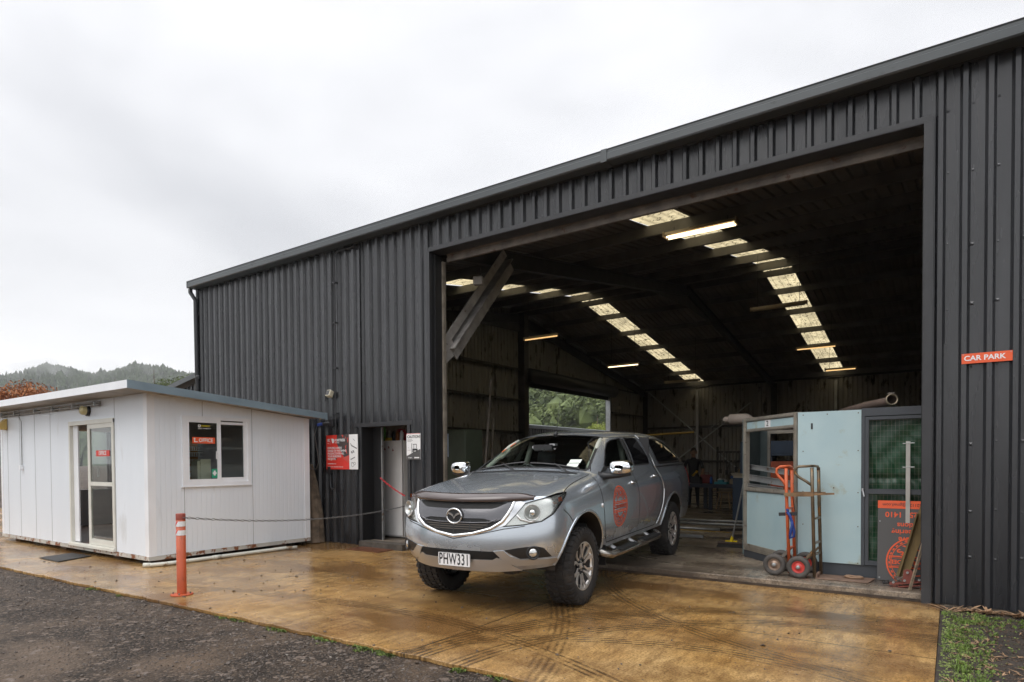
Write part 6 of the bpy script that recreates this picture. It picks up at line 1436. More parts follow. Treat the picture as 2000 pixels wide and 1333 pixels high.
# green tarpaulin hung behind the mesh, creased
m = MB(); m.smooth = True; NX, NZ = 60, 60; rnd = random.Random(9); vs = []
for i in range(NX+1):
    for j in range(NZ+1):
        x = .72+.98*i/NX; z = .16+1.70*j/NZ; fan = math.atan2(z-1.9, x-.7)
        y = .055+.009*math.sin(fan*38)*min(1, abs(1.9-z)*1.2)+.012*math.sin(x*11+z*6)+.005*math.sin((x-z)*23)+(.03 if abs(z-1.15) < .03 else 0)
        vs.append((x, y, z))
m.add(vs, [(i*(NZ+1)+j, (i+1)*(NZ+1)+j, (i+1)*(NZ+1)+j+1, i*(NZ+1)+j+1) for i in range(NX) for j in range(NZ)])
m.build('green_tarpaulin', mat('green_tarp', (.012,.060,.026), .36, var=.2, vscale=4), booth)
m = MB(); m.box(-.89,-.86,.96,1.85,.02,1.92); m.box(-.86,2.0,1.83,1.86,.02,.75); m.box(-.86,-.74,1.83,1.86,.75,1.92); m.box(.05,2.0,1.83,1.86,.75,1.92); m.build('rear_panels', mat('blue_grey_inside', (.13,.17,.17), .6, var=.25, vscale=2), booth)
m = MB(); m.box(-.75,-.71,1.80,1.829,.75,1.79); m.box(-.71,.05,1.80,1.829,1.74,1.79); m.build('rear_frame', M_alu, booth)
m = MB(); m.add([(-.88,.97,1.925),(0,0,1.925),(1.9,0,1.925),(1.9,1.85,1.925),(-.88,1.85,1.925)], [(0,1,2,3,4),(4,3,2,1,0)]) if False else m.box(.0,1.9,.06,.12,1.88,1.92); m.build('top_rail', M_frm, booth)
m = MB(LM); m.box(.07,LL-.07,.02,.30,.90,.93); m.build('inner_ledge', M_alu, booth)
# channels lying in the booth opening
for k, (p, q, w) in enumerate((((-2.42,9.30,1.35),(-1.70,8.62,1.27),.06), ((-2.40,9.22,1.20),(-1.66,8.52,1.13),.075), ((-2.35,9.16,1.09),(-1.75,8.50,1.065),.03))):
    m = MB(); a, b = Vector(p), Vector(q); m.bar(a, b, .008, w); m.bar(a+Vector((0,0,w/2)), b+Vector((0,0,w/2)), .035, .006); m.bar(a-Vector((0,0,w/2)), b-Vector((0,0,w/2)), .035, .006)
    th1('steel_channel', ('upper galvanised channel lying in the booth opening', 'wide galvanised channel under the upper one in the booth opening', 'thin flat bar lowest in the booth opening')[k], 'channel', m, M_galv)
M_exh = mat('rusty_exhaust', (.16,.115,.095), .55, var=.3, vscale=6)
t = thing('exhaust_pipe', 'fat rusty exhaust pipe with a flanged end lying on top of the booth', 'pipe', (-.57, 8.45, 2.115))
m = MB(); m.smooth = True; m.tube([(0,-.0,0),(-.03,.08,-.008),(-.30,.38,-.03),(-.62,.85,-.065),(-.75,1.2,-.12)], [.054,.05,.050,.046,.04], 16, cap=False); m.build('pipe', M_exh, t)
fl = (Vector((.03,-.08,.008))).normalized()
FMx = Matrix.Translation((0,0,0)) @ fl.to_track_quat('Z','Y').to_matrix().to_4x4()
m = MB(); m.smooth = True; m.lathe([(.050,-.01),(.066,-.01),(.068,.008),(.062,.018),(.050,.016),(.047,-.01)], 28, FMx); m.build('flange', mat('flange_metal', (.30,.25,.18), .4, .6), t)
m = MB(); m.box(-.03,.01,-.01,.03,.062,.082); m.tube([(-.05,.01,.072),(.03,.01,.076)], .006, 6); m.build('clamp_bolt', M_rustst, t)
t = thing('muffler', 'pale dusty muffler resting on top of the booth', 'muffler', (-2.82, 9.62, 2.04))
m = MB(); m.smooth = True; m.tube([(0,0,0),(.01,0,0),(.03,-.01,0),(.09,-.02,0),(.10,-.02,0),(.11,-.02,.0),(.36,-.06,-.005),(.39,-.06,-.01),(.44,-.05,-.02),(.70,-.02,-.045)], [.0,.025,.042,.042,.045,.075,.075,.06,.035,.03], 18); m.build('case', mat('dusty_muffler', (.27,.225,.19), .7, var=.15, dirt=(.14,.10,.08), dscale=20, dpos=.62), t)
m = MB(); m.tube([(0,0,0),(-.22,.04,-.12)], .004, 5); m.build('wire', M_steel, t)
# blue and orange machines beyond the booth
th1('blue_machine', 'tall blue steel cabinet just left of the booth frame', 'cabinet', MB().box(.10,.45,0,.4,.0,1.75).box(.0,.4,-.25,-.01,.0,.95), mat('blue_enamel', (.010,.035,.075), .45, var=.2), (-4.0, 14.6, .086))
th1('blue_press', 'blue machine with a pale rail seen through the booth opening', 'machine', MB().box(0,1.2,0,.5,1.42,1.68).box(.1,1.1,-.02,-.001,1.46,1.50).box(.1,.3,.1,.4,0,1.42).box(.9,1.1,.1,.4,0,1.42), bpy.data.materials['blue_enamel'], (-2.95, 11.9, .086))
th1('orange_machine', 'dark orange machine casing seen low through the booth opening', 'machine', MB().box(0,.7,0,.4,0,1.32).box(.2,.5,-.06,-.001,.6,1.1), mat('machine_orange', (.34,.06,.015), .5, var=.2), (-2.52, 11.1, .086))

# ---- hand trucks
def hand_truck(label, x, y, rz, col, wheelc, loc_):
    t = thing('hand_truck', label, 'hand truck', (x, y, .085), rz, 'hand trucks before the booth'); return t
def tyre_wheel(par, c, mt, s=1):
    w = bpy.data.objects.new('wheel', None); scn.collection.objects.link(w); w.parent = par; w.location = c; w.rotation_euler = (R(90),0,0)
    m = MB(); m.smooth = True; m.lathe([(.070,-.030),(.085,-.040),(.108,-.042),(.122,-.030),(.127,0),(.122,.030),(.108,.042),(.085,.040),(.070,.030),(.066,0)], 36); m.build('tyre', mat('barrow_tyre', (.075,.068,.062), .75, var=.25, vscale=12) if 'barrow_tyre' not in bpy.data.materials else bpy.data.materials['barrow_tyre'], w)
    m = MB(); m.smooth = True; m.lathe([(.072,.022),(.066,.030),(.058,.016),(.045,.012),(.035,.024),(.020,.030)], 28); m.lathe([(.072,-.022),(.06,-.012),(.02,-.03)], 28); m.build('rim', mt, w)
    m = MB(); m.smooth = True; m.lathe([(.024,.02),(.022,.052),(.008,.055),(.0,.055)], 14); m.build('hub', M_galv, w)
M_orf = mat('worn_orange_paint', (.62,.13,.045), .45, var=.15, vscale=12, dirt=(.15,.07,.035), dscale=22, dpos=.60)
M_brf = mat('worn_bronze_paint', (.17,.13,.085), .32, .5, var=.3, vscale=9, dirt=(.30,.15,.05), dscale=12, dpos=.55)
M_rimr = mat('red_rim', (.60,.06,.05), .4); M_rims = mat('rusty_silver_rim', (.28,.20,.15), .4, .5, var=.3, vscale=20)
# orange one: frame upright, wheels behind on the left
t = thing('hand_truck', 'orange sack truck with a looped handle standing left of the bronze one', 'hand truck', (-1.57, 7.90, .085), 0, 'hand trucks before the booth')
for k, (y0, dx) in enumerate(((0,0),(.22,.02))):
    m = MB(); m.smooth = True; m.tube([(dx+.02,y0,.03),(dx-.015,y0,.95),(dx-.02,y0,1.25)], .019, 10); m.build('upright', M_orf, t)
m = MB(); m.smooth = True; m.tube([(-.015,0,1.03),(-.05,0,1.10),(-.105,0,1.16),(-.125,0,1.20),(-.12,0,1.245),(-.085,0,1.27),(-.02,.0,1.275),(.0,.11,1.275),(.0,.20,1.262),(0,.22,1.22)], .016, 10); m.build('handle', M_orf, t)
for z in (.31,.78): m = MB(); m.bar((.0,0,z),(.01,.22,z),.03,.02); m.build('cross_bar', M_orf, t)
m = MB(); m.bar((-.10,.01,.71),(.10,-.0,.725),.02,.04,(0,0,1)); m.build('clamp', M_ink, t)
m = MB(); m.smooth = True; m.tube([(.0,-.02,.74),(.03,-.03,.70),(.05,-.02,.62),(.075,-.03,.52),(.07,-.02,.46),(.03,-.03,.44),(.035,-.03,.50),(.055,-.04,.58),(.05,-.03,.64)], .017, 7); m.tube([(.0,-.022,.735),(.0,.0,.75),(.0,-.025,.77)], .016, 7); m.build('strap', mat('blue_strap', (.015,.045,.22), .7), t)
m = MB(); m.tube([(.05,-.01,.95),(.06,.10,.74)], .004, 5); m.build('cord', M_blk, t)
m = MB(); m.bar((.0,.0,.30),(-.13,-.02,.13),.02,.02); m.bar((.0,.22,.30),(-.13,.24,.13),.02,.02); m.tube([(-.13,-.05,.127),(-.13,.28,.127)], .009, 8); m.build('axle', M_rustst, t)
tyre_wheel(t, (-.13,-.07,.127), M_rims); tyre_wheel(t, (-.13,.30,.127), M_rims)
m = MB(); m.box(.03,.28,-.02,.24,.004,.012); m.build('toe_plate', M_rustst, t)
# bronze one with red wheels, frame at the right of its wheels
t = thing('hand_truck', 'bronze brown sack truck with red wheel rims and a cross bar', 'hand truck', (-1.30, 7.85, .085), 0, 'hand trucks before the booth')
for y0, dx in ((0,.0),(.24,.03)):
    m = MB(); m.smooth = True; m.tube([(dx+.025,y0,.02),(dx,y0,1.0),(dx-.005,y0,1.26)], .019, 10); m.build('upright', M_brf, t)
m = MB(); m.smooth = True; m.tube([(-.01,0,1.06),(-.06,0,1.10),(-.14,0,1.15),(-.18,0,1.19),(-.185,0,1.235),(-.15,0,1.27),(-.02,0,1.278),(.0,.12,1.278),(.02,.22,1.27),(.025,.24,1.22)], .016, 10); m.build('handle', M_brf, t)
for z in (.27,.40,.68): m = MB(); m.bar((.02,0,z),(.04,.24,z),.03,.02); m.build('cross_bar', M_brf, t)
m = MB(); m.bar((-.30,.02,.945),(.02,-.025,.955),.022,.045,(0,0,1)); m.bar((.02,-.025,.958),(.22,.03,.967),.018,.022,(0,0,1)); m.bar((-.25,.25,.96),(.10,.25,.965),.018,.02,(0,0,1)); m.build('load_bar', mat('brown_bar', (.20,.12,.06), .5, var=.4, vscale=9), t)
m = MB(); m.bar((.015,.0,.33),(-.12,-.02,.14),.022,.022); m.bar((.03,.24,.33),(-.12,.26,.14),.022,.022); m.tube([(-.12,-.05,.127),(-.12,.30,.127)], .009, 8); m.build('axle', M_brf, t)
tyre_wheel(t, (-.13,-.07,.127), M_rimr); tyre_wheel(t, (-.12,.32,.127), M_rimr)
m = MB(); m.box(.03,.055,-.01,.25,.004,.05); m.add([(.05,-.03,.004),(.56,-.02,.004),(.60,.30,.004),(.05,.28,.004),(.05,-.03,.012),(.56,-.02,.012),(.60,.30,.012),(.05,.28,.012)], [(0,3,2,1),(4,5,6,7),(0,1,5,4),(1,2,6,5),(2,3,7,6),(3,0,4,7)]); m.build('toe_plate', mat('rust_plate', (.22,.14,.10), .6, var=.3, vscale=9), t)
m = MB(); m.smooth = True; m.tube([(.09*math.cos(k*.5),.05*math.sin(k*.5),.012+.004*(k % 3)) for k in range(22)], .012, 6); th1('strap_coil', 'coiled brown strap lying on the toe plate of the bronze sack truck', 'strap', m, mat('strap_brown', (.30,.19,.12), .7), (-.90, 8.02, .097))

# ---- upside-down company board
t = thing('company_board', 'dark grey and orange company board standing upside down against the booth', 'sign', (-.68, 8.12, .09))
TL = R(-4)
m = MB(Matrix.Rotation(TL, 4, 'X')); m.box(0,.84,0,.008,0,.885); m.build('board', M_grey, t)
BM_ = Matrix.Rotation(TL, 4, 'X')
m = MB(BM_); m.box(0,.84,-.0016,-.0002,.80,.886); m.build('orange_band', M_orange, t)
def up(x, z, d=-.0032): return BM_ @ wallM(x, d, z) @ Matrix.Rotation(math.pi, 4, 'Z')    # turned upside down
m = MB(); m.text('coroironworks21128@gmail.com', .046, up(.045,.842), 'RIGHT', .008, .001); m.build('mail_lettering', mat('faded_ink', (.16,.05,.04), .5), t)
m = MB(); m.text('027 251 1410', .082, up(.072,.735), 'RIGHT', .022, .001)
for s_, x_, z_ in (('solutions', .185, .620), ('engineering', .135, .545), ('creative', .20, .465)): m.text(s_, .078, up(x_,z_), 'RIGHT', .018, .001)
m.build('orange_lettering', M_orange, t); m = MB()
cu, cv = .36, .215; UM = BM_ @ wallM(cu, -.0030, cv) @ Matrix.Rotation(math.pi, 4, 'Z')
clip = .209
def rg(r0, r1, a0=0, a1=360, n=64, dash=False):
    for k in range(n):
        if dash and k % 2: continue
        t0, t1 = R(a0+(a1-a0)*k/n), R(a0+(a1-a0)*(k+1)/n)
        if r1*math.sin((t0+t1)/2) > clip: continue
        m.prism([(r0*math.cos(t0),r0*math.sin(t0)),(r1*math.cos(t0),r1*math.sin(t0)),(r1*math.cos(t1),r1*math.sin(t1)),(r0*math.cos(t1),r0*math.sin(t1))], .001, UM)
rg(.262,.277); rg(.238,.252, n=60, dash=True); rg(.226,.233); rg(.135,.145, 20, 160, 30); rg(.135,.145, 200, 340, 30)
for v0, v1 in ((.052,.066),(-.066,-.052),(.040,.044),(-.044,-.040)): m.prism([(-.25,v0),(.25,v0),(.25,v1),(-.25,v1)], .001, UM)
m.text('COROMANDEL', .062, UM, 'CENTER', .03, .001, 1.12)
for i, ch in enumerate('WORKS'):
    a = R(218+i*26); m.text(ch, .095, UM @ Matrix.Translation((.182*math.cos(a), .182*math.sin(a), 0)) @ Matrix.Rotation(a+math.pi/2, 4, 'Z'), 'CENTER', .03, .001)
for i, ch in enumerate('IRON'):
    a = R(128-i*25.5)
    if .182*math.sin(a) < .16: m.text(ch, .095, UM @ Matrix.Translation((.182*math.cos(a), .182*math.sin(a), 0)) @ Matrix.Rotation(a-math.pi/2, 4, 'Z'), 'CENTER', .03, .001)
m.build('roundel', M_orange, t)
m = MB(BM_)
for x, z in ((.022,.655),(.022,.03),(.40,.03)): m.cyl((x,-.001,z),(x,-.007,z),.009,8)
m.build('screws', M_galv, t)
t = thing('drilled_post', 'pale galvanised post with pins standing against the wire mesh', 'post', (-.395, 8.165, .085))
m = MB(); m.box(-.02,.02,-.0,.03,0,1.545); m.build('post', mat('pale_galv', (.48,.47,.44), .5, .3, var=.15), t)
m = MB(); m.tube([(-.05,.0,1.52),(.06,.0,1.525)], .005, 6); m.tube([(-.05,.0,1.26),(.06,.0,1.262)], .005, 6); m.build('pins', M_galv, t)
m = MB(); m.bar((-.44,7.98,.16),(-.22,8.02,.92),.11,.05,(0,-1,0)); m.bar((-.465,7.945,.18),(-.30,7.965,.86),.014,.075,(0,1,0)); th1('timber_beam', 'weathered timber beam leaning over the company board', 'beam', m, mat('mossy_timber', (.17,.12,.05), .75, var=.4, vscale=8, stretch=(1,1,.25)))
t = thing('clamp_bracket', 'red oxide steel bracket with bolts on the floor below the beam', 'bracket', (-.42, 7.80, .085)); M_ox = mat('red_oxide', (.21,.055,.04), .5, var=.2)
m = MB(); m.bar((-.12,0,.03),(.24,.02,.085),.10,.012); m.bar((-.04,-.01,.0075),(.24,0,.055),.06,.012) ; m.build('base', M_ox, t)
m = MB(); m.prism([(-.0,.06),(.11,.06),(.10,.16),(.08,.195),(.04,.20),(.01,.185)], .012, wallM(0,-.02,0)); m.build('lug', M_ox, t)
for x, z in ((.045,.165),(.02,.08),(-.08,.052),(.15,.10)):
    m = MB(); m.cyl((x,-.03,z),(x,-.048,z),.013,6); m.build('bolt', M_galv, t)
m = MB(); m.smooth = True; m.tube([(-.17,0,.035),(-.12,0,.04)], .012, 8); m.tube([(-.18,0,.035),(-.165,0,.035)], [.016,.02], 8); m.build('knob', M_blk, t)
m = MB(); m.smooth = True; m.tube([(.17,-.03,.0),(.20,-.05,.03),(.19,-.04,.09),(.23,-.03,.11),(.24,-.04,.05)], .02, 8); m.build('hook', mat('rust_orange', (.35,.10,.04), .6), t)
rnd = random.Random(14); m = MB()
for k in range(26): p = Vector((rnd.gauss(-.03,.04), rnd.gauss(.02,.02), .06+abs(rnd.gauss(0,.04)))); m.tube([p, p+Vector((rnd.uniform(-.04,.04),rnd.uniform(-.02,.02),rnd.uniform(-.03,.03)))], .006, 5)
m.build('turnings', M_rustst, t)
m = MB(); m.bar((-.35,7.66,.088),(-.22,7.74,.66),.028,.012,(0,1,0)); m.bar((-.355,7.655,.088),(-.225,7.735,.66),.006,.03,(0,1,0)); th1('angle_iron', 'thin pale angle iron leaning against the door jamb', 'angle iron', m, mat('angle_tan', (.25,.19,.13), .6, var=.4, vscale=30))

# ---- broom, pipes on the floor
t = thing('broom', 'black headed yard broom with a yellow socket leaning on the booth corner', 'broom', (-2.80, 9.98, .085))
m = MB(Matrix.Rotation(.1, 4, 'Z')); m.box(-.20,.20,-.05,.04,.05,.085); m.build('head', mat('broom_block', (.05,.03,.02), .6), t, bevel=.01)
m = MB(Matrix.Rotation(.1, 4, 'Z')); m.add([(-.19,-.045,.05),(.19,-.045,.05),(.19,.035,.05),(-.19,.035,.05),(-.215,-.07,.0),(.21,-.07,.0),(.21,.05,.0),(-.215,.05,.0)], [(0,1,2,3),(7,6,5,4),(4,5,1,0),(5,6,2,1),(6,7,3,2),(7,4,0,3)]); m.build('bristles', mat('bristle', (.02,.018,.016), .9, bump=1, bscale=90), t)
m = MB(); m.tube([(0,0,.085),(.02,-.01,.17)], [.03,.02], 8); m.bar((-.09,0,.09),(.09,0,.095),.02,.02); m.build('socket', mat('yellow_plastic', (.75,.55,.01), .4), t)
m = MB(); m.tube([(.015,-.005,.13),(.26,-.30,.99)], .013, 10); m.build('handle', M_galv, t)
for k, (p, q, r, lb) in enumerate((((-5.6,13.75,.115),(-2.6,13.95,.115),.026,'galvanised pipe lying farthest back on the workshop floor'),((-5.4,13.05,.115),(-2.6,13.2,.115),.026,'galvanised pipe lying second from the back on the floor'),((-5.1,12.15,.115),(-3.60,12.05,.115),.026,'galvanised pipe with a cut end lying third from the back'),((-4.7,10.75,.125),(-3.50,10.80,.125),.032,'short square steel tube lying nearest the truck tail'))):
    m = MB(); m.smooth = k < 3
    if k < 3: m.tube([p, q], r, 12)
    else: m.bar(p, q, .06, .05)
    tag(m.build('steel_pipe', M_galv), lb, 'pipe', 'steel lengths lying on the workshop floor')
m = MB(); m.bar((-3.60,12.1,.105),(-2.6,13.3,.105),.05,.04); th1('dark_bar', 'dark square bar crossing between the galvanised pipes', 'bar', m, M_steel)
m = MB(); m.bar((-5.1,12.0,.09),(-3.35,11.95,.09),.03,.01); th1('yellow_strip', 'thin yellow strip on the floor beside the third pipe', 'strip', m, mat('dull_yellow', (.30,.19,.02), .6))
m = MB(); m.tube([(-6.5,14,2.0),(-4.75,14,2.06)], .022, 8); th1('yellow_bar', 'dull yellow bar hung level behind the truck canopy', 'bar', m, bpy.data.materials['dull_yellow'])
m = MB(); m.bar((-3.1,11.2,.1),(-2.5,11.5,.1),.12,.08); th1('offcut', 'dark steel offcut behind the broom head', 'offcut', m, M_steel)

# ---- workbench, worker and clutter at the back
M_bench = mat('bench_blue_steel', (.022,.028,.045), .5, var=.2)
t = thing('workbench', 'dark steel workbench crowded with tools at the back of the shop', 'workbench', (-6.2, 17.0, .085))
m = MB(); m.box(-.3,1.75,-.05,.85,.66,.70); m.box(-.25,1.7,0,.8,.60,.66); m.build('bench_top', M_bench, t)
for x, y in ((-.2,.05),(.86,.05),(1.6,.75),(-.2,.75),(.5,.75)):
    m = MB(); m.box(x-.04,x+.05,y-.04,y+.05,0,.60); m.build('leg', M_bench, t)
rnd = random.Random(33)
bits = [('spray_bottle','blue spray bottle in the middle of the bench','bottle',-5.35,17.15,.035,.20,(.02,.10,.35)),('paint_tin','white paint tin with a blue lid behind the spray bottle','tin',-5.18,17.4,.07,.15,(.50,.50,.50)),('tin','small silver tin right of the spray bottle','tin',-5.02,17.3,.06,.13,(.4,.4,.42)),('tray','turquoise tray on the bench right of the spray bottle','tray',-5.05,17.08,.16,.06,(.02,.22,.28)),('toolbox','dark red toolbox at the back of the bench','toolbox',-5.62,17.6,.14,.24,(.16,.02,.015)),('jug','pale plastic jug near the right end of the bench','jug',-4.86,17.35,.05,.14,(.45,.38,.25)),('red_can','red can at the right end of the bench','can',-4.70,17.3,.06,.18,(.30,.015,.015)),('white_cup','white cup at the right front corner of the bench','cup',-4.62,17.05,.045,.09,(.6,.6,.6)),('dark_crate','black crate on the bench beside the worker','crate',-5.78,17.25,.13,.16,(.015,.015,.016)),('blue_box','blue box behind the pale jug','box',-4.85,17.6,.09,.2,(.02,.09,.30)),('yellow_tool','yellow hand tool lying at the left end of the bench','tool',-6.28,17.1,.07,.04,(.50,.30,.02))]
for nm, lb, ct, x, y, r, h, c in bits:
    m = MB()
    if ct in ('tray','toolbox','crate','box','tool'):
        m.box(-r,r,-r*.7,r*.7,0,h)
        if ct == 'toolbox': m.tube([(-.06,0,h),(-.06,0,h+.05),(.06,0,h+.05),(.06,0,h)], .008, 6)
        if ct == 'tray': m.box(-r*.5,r*.3,-r*.4,r*.4,h,h+.05)
        if ct == 'crate': m.box(-r*.8,r*.8,-r*.5,r*.5,h,h+.03); m.box(-r*.3,r*.2,-.02,.02,h,h+.12)
        if ct == 'box': m.box(-r*1.02,r*1.02,-r*.72,r*.72,h*.8,h+.01)
        if ct == 'tool': m.tube([(r,0,h*.5),(r*2.2,.05,h*.6)], .015, 6)
    else: m.smooth = True; m.lathe([(0,0),(r,0),(r,h*.8),(r*.5,h*.9),(r*.45,h),(0,h)], 14)
    th1(nm, lb, ct, m, mat(nm+'_colour', c, .45, var=.1), (x, y, .787))
t = thing('stool', 'pale wooden stool under the right half of the workbench', 'stool', (-5.15, 17.75, .085))
m = MB(); m.box(-.17,.17,-.17,.17,.44,.47); m.build('seat', mat('pale_wood', (.34,.24,.14), .6, var=.2), t)
for a_, b_ in ((-1,-1),(1,-1),(1,1),(-1,1)):
    m = MB(); m.tube([(a_*.19,b_*.19,0),(a_*.12,b_*.12,.44)], .018, 8); m.build('leg', bpy.data.materials['pale_wood'], t)
for x, y, z, lb, c, w in ((-4.78,18.6,1.05,'yellow squeegee hanging above the right end of the bench',(.55,.34,.02),1),(-4.95,18.2,.42,'yellow bladed scraper hanging low beside the bench',(.50,.32,.02),0)):
    t = thing('scraper', lb, 'tool', (x, y, z)); m = MB(); m.box(-.10,.11,-.012,.012,.0,.32); m.build('blade', mat('tool_yellow', c, .5) if 'tool_yellow' not in bpy.data.materials else bpy.data.materials['tool_yellow'], t)
    m = MB(); m.tube([(.02,0,.32),(.10,0,.72)] if w else [(-.0,0,.32),(.06,0,.75)], .016, 8); m.build('handle', bpy.data.materials['pale_wood'], t)
t = thing('tool_rack', 'dark rack of hanging tools and clamps behind the bench', 'rack', (-5.9, 19.6, .085))
m = MB(); m.box(-.05,1.5,0,.05,.0,.06); m.box(-.05,0,0,.05,0,1.75); m.box(1.45,1.5,0,.05,0,1.75); m.box(-.05,1.5,0,.05,1.55,1.62); m.build('rack_frame', M_steel, t)
for k in range(15):
    m = MB(); x = .08+k*.093; l = rnd.uniform(.25,.8); m.box(x-.012,x+.012,-.03,-.005,1.58-l,1.60); m.box(x-.035,x+.035,-.035,-.004,1.56-l-.06,1.58-l+rnd.uniform(0,.08)); m.build('hanging_tool', (M_steel, M_rustst, M_blk)[k % 3], t)
t = thing('grey_board', 'pale board propped upright at the right end of the tool rack', 'board', (-4.95, 20.0, .085)); m = MB(); m.box(0,.45,0,.03,0,1.75); m.build('sheet', mat('board_grey', (.22,.21,.19), .6, var=.15), t)
m = MB(); m.box(.05,.40,-.01,-.001,1.2,1.6); m.build('label_panel', mat('board_light', (.32,.31,.28), .6), t)
m = MB(); m.box(-.02,.33,-.15,.15,0,.03); m.add([(-.02,-.15,.03),(.33,-.15,.03),(.38,-.2,.10),(-.07,-.2,.10),(-.02,.15,.03),(.33,.15,.03),(.38,.2,.10),(-.07,.2,.10)], [(0,1,2,3),(7,6,5,4),(0,3,7,4),(1,5,6,2)]); th1('cream_bin', 'cream plastic bin on the blue cabinet beside the booth', 'bin', m, mat('cream_bin_plastic', (.42,.38,.30), .5), (-3.95, 14.45, 1.037))
# floodlight under the far roller door and second small one in the doorway corner
for (x, y, z, lb) in ((-13.1, 27.9, 3.95, 'small pale floodlight right of the far door opening'), (-6.45, 8.35, 4.42, 'small pale floodlight in the top left corner of the roller doorway')):
    t = thing('floodlight', lb, 'light', (x, y, z), R(20)); m = MB(); m.box(-.08,.08,-.04,.05,-.07,.07); m.build('case', mat('flood_case', (.30,.28,.25), .4) if 'flood_case' not in bpy.data.materials else bpy.data.materials['flood_case'], t, bevel=.01)
    m = MB(); m.tube([(0,.05,0),(0,.12,.12),(0,.12,.25)], .012, 6); m.build('arm', M_steel, t)

# the worker: one continuous skinned figure
def figure(name, label, loc, rz, joints, bones, mats_by_height, hands):
    me = bpy.data.meshes.new('body'); keys = list(joints)
    me.from_pydata([joints[k][:3] for k in keys], [(keys.index(a), keys.index(b)) for a, b in bones], [])
    o = bpy.data.objects.new('body', me); scn.collection.objects.link(o)
    sk = o.modifiers.new('skin', 'SKIN'); sub = o.modifiers.new('sub', 'SUBSURF'); sub.levels = 2
    for i, k in enumerate(keys):
        r_ = joints[k][3]; me.skin_vertices[0].data[i].radius = r_ if isinstance(r_, tuple) else (r_, r_)
    me.skin_vertices[0].data[keys.index('pelvis')].use_root = True
    dg = bpy.context.evaluated_depsgraph_get(); m2 = bpy.data.meshes.new_from_object(o.evaluated_get(dg)); bpy.data.objects.remove(o)
    root = thing(name, label, 'person', loc, rz); ob = bpy.data.objects.new('body', m2); scn.collection.objects.link(ob); ob.parent = root
    m2.materials.clear()
    for mt, _ in mats_by_height: m2.materials.append(mt)
    for p in m2.polygons:
        p.use_smooth = True; c = p.center
        for i, (_, fn) in enumerate(mats_by_height):
            if fn(c): p.material_index = i; break
    return root
M_skin = mat('skin', (.30,.17,.11), .5); M_tee = mat('black_tee', (.012,.012,.014), .8); M_trou = mat('dark_trousers', (.012,.016,.026), .85); M_boot = mat('boots', (.04,.025,.015), .6); M_hair = mat('short_hair', (.045,.03,.02), .8)
J = dict(pelvis=(0,0,.92,.14), waist=(0,0,1.08,.135), chest=(0,0,1.30,(.175,.125)), neckb=(0,-.01,1.46,.075), neck=(0,-.02,1.53,.055), head=(0,-.035,1.63,(.078,.090)), crown=(0,-.03,1.72,.065),
    shL=(.19,0,1.42,.062), elL=(.27,-.03,1.15,.045), wrL=(.24,-.20,.95,.030), haL=(.22,-.26,.93,(.022,.035)), shR=(-.19,0,1.42,.062), elR=(-.27,-.0,1.14,.045), wrR=(-.27,-.17,.93,.030), haR=(-.26,-.23,.91,(.022,.035)),
    hipL=(.09,0,.86,.095), knL=(.11,-.03,.48,.062), anL=(.12,.02,.09,.042), toL=(.13,-.14,.035,.035), hipR=(-.09,0,.86,.095), knR=(-.11,-.01,.48,.062), anR=(-.12,.03,.09,.042), toR=(-.14,-.13,.035,.035))
for s, q in (('L', 1), ('R', -1)):
    hx = J['ha'+s]
    for f_, (dx, l) in enumerate(((-.027,.055),(-.009,.065),(.009,.06),(.026,.05))):
        J['f%d%s' % (f_, s)] = (hx[0]+dx, hx[1]-.045, hx[2]-.012, .0095); J['g%d%s' % (f_, s)] = (hx[0]+dx, hx[1]-.04-l*.7, hx[2]-.012-l*.6, .008)
    J['t0'+s] = (hx[0]-q*.035, hx[1]+.005, hx[2]-.015, .010); J['t1'+s] = (hx[0]-q*.045, hx[1]-.035, hx[2]-.035, .008)
BN = [('pelvis','waist'),('waist','chest'),('chest','neckb'),('neckb','neck'),('neck','head'),('head','crown'),('chest','shL'),('shL','elL'),('elL','wrL'),('wrL','haL'),('chest','shR'),('shR','elR'),('elR','wrR'),('wrR','haR'),('pelvis','hipL'),('hipL','knL'),('knL','anL'),('anL','toL'),('pelvis','hipR'),('hipR','knR'),('knR','anR'),('anR','toR')]
for s in 'LR': BN += [('ha'+s, 'f%d%s' % (k, s)) for k in range(4)]+[('f%d%s' % (k, s), 'g%d%s' % (k, s)) for k in range(4)]+[('ha'+s, 't0'+s), ('t0'+s, 't1'+s)]
man = figure('person', 'person in a black t-shirt standing at the workbench with both arms down', (-6.17, 18.15, -.10+.085+.02), R(12), J, BN,
    [(M_boot, lambda c: c.z < .12), (M_trou, lambda c: c.z < .97 and abs(c.x) < .21 and c.y > -.155), (M_skin, lambda c: c.z > 1.50 or (abs(c.x) > .215 and c.z < 1.19)), (M_tee, lambda c: True)], None)
m = MB(); m.smooth = True; m.tube([(0,.02,1.62),(0,.01,1.70),(0,-.02,1.765),(0,-.03,1.785)], [.075,.088,.06,.02], 12); m.build('hair', M_hair, man)
m = MB(); m.smooth = True; m.tube([(0,-.115,1.665),(0,-.140,1.63),(0,-.125,1.62)], [.008,.015,.010], 8); m.build('nose', M_skin, man)
m = MB(); m.smooth = True
for q in (-1, 1): m.tube([(q*.032,-.118,1.668),(q*.032,-.124,1.668)], [.011,.006], 8)
m.tube([(-.025,-.116,1.592),(0,-.122,1.590),(.025,-.116,1.592)], .005, 6); m.build('eyes_and_mouth', M_hair, man)
m = MB(); m.smooth = True
for q in (-1, 1): m.tube([(q*.085,-.02,1.60),(q*.095,-.01,1.64),(q*.090,-.015,1.675)], [.008,.013,.010], 7)
m.build('ears', M_skin, man)
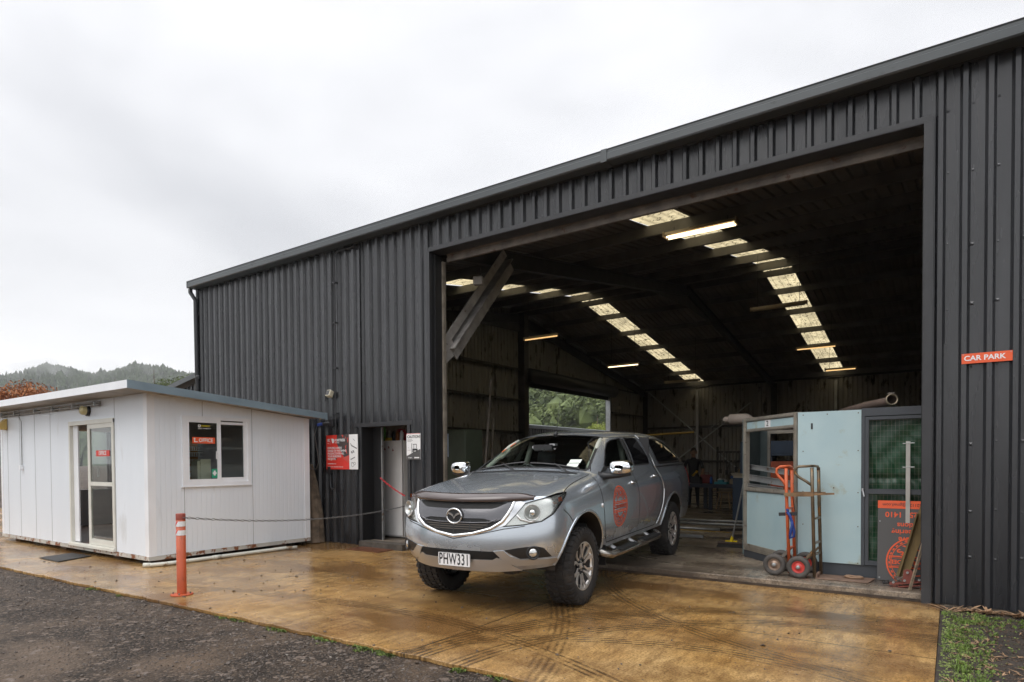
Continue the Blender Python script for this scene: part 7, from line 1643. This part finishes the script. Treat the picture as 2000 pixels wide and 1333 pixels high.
m = MB(); m.smooth = True; m.tube([(.0,-.21,.98),(.10,-.24,1.06),(.13,-.20,1.12)], .035, 8); tag(m.build('grinder', mat('drill_yellow', (.55,.33,.03), .4), None, loc=(-6.12, 18.12, .0)), 'yellow power tool held up in front of the worker', 'power tool')
# ================================================================== damp air over the valley
hz_ = bpy.data.materials.new('valley_haze'); hz_.use_nodes = True; nt = hz_.node_tree; nt.nodes.clear()
o_ = nt.nodes.new('ShaderNodeOutputMaterial'); v_ = nt.nodes.new('ShaderNodeVolumePrincipled'); v_.inputs['Color'].default_value = (.97,.98,1,1); v_.inputs['Density'].default_value = .00033; v_.inputs['Anisotropy'].default_value = .2
nt.links.new(v_.outputs[0], o_.inputs['Volume'])
m = MB(); m.box(-1900, 900, -900, 1900, -1.1, 175); h_ = m.build('haze', hz_); h_['kind'] = 'stuff'; h_['label'] = 'thin damp haze over the valley'; h_['category'] = 'haze'
ms = bpy.data.materials.new('mist'); ms.use_nodes = True; nt = ms.node_tree; nt.nodes.clear(); K = nt.links.new
o_ = nt.nodes.new('ShaderNodeOutputMaterial'); v_ = nt.nodes.new('ShaderNodeVolumePrincipled'); v_.inputs['Color'].default_value = (.98,.98,1,1)
tcn = nt.nodes.new('ShaderNodeTexCoord'); nn = nt.nodes.new('ShaderNodeTexNoise'); nn.inputs['Scale'].default_value = .035; nn.inputs['Detail'].default_value = 4
rr = nt.nodes.new('ShaderNodeMapRange'); rr.inputs['From Min'].default_value = .48; rr.inputs['From Max'].default_value = .75; rr.inputs['To Max'].default_value = .016
K(tcn.outputs['Object'], nn.inputs['Vector']); K(nn.outputs['Fac'], rr.inputs[0]); K(rr.outputs[0], v_.inputs['Density']); K(v_.outputs[0], o_.inputs['Volume'])
m = MB(); c_ = Vector((-.932, .362, 0))*790; t_ = Vector((.362, .932, 0))
vs = [c_+t_*(v.x*75)+Vector((-.932,.362,0))*(v.y*30)+Vector((0,0,94+v.z*17+v.x*5)) for v in _ico[2][0]]
m.add(vs, _ico[2][1]); o = m.build('mist', ms); o['kind'] = 'stuff'; o['label'] = 'wisp of low mist clinging to the far ridge'; o['category'] = 'mist'
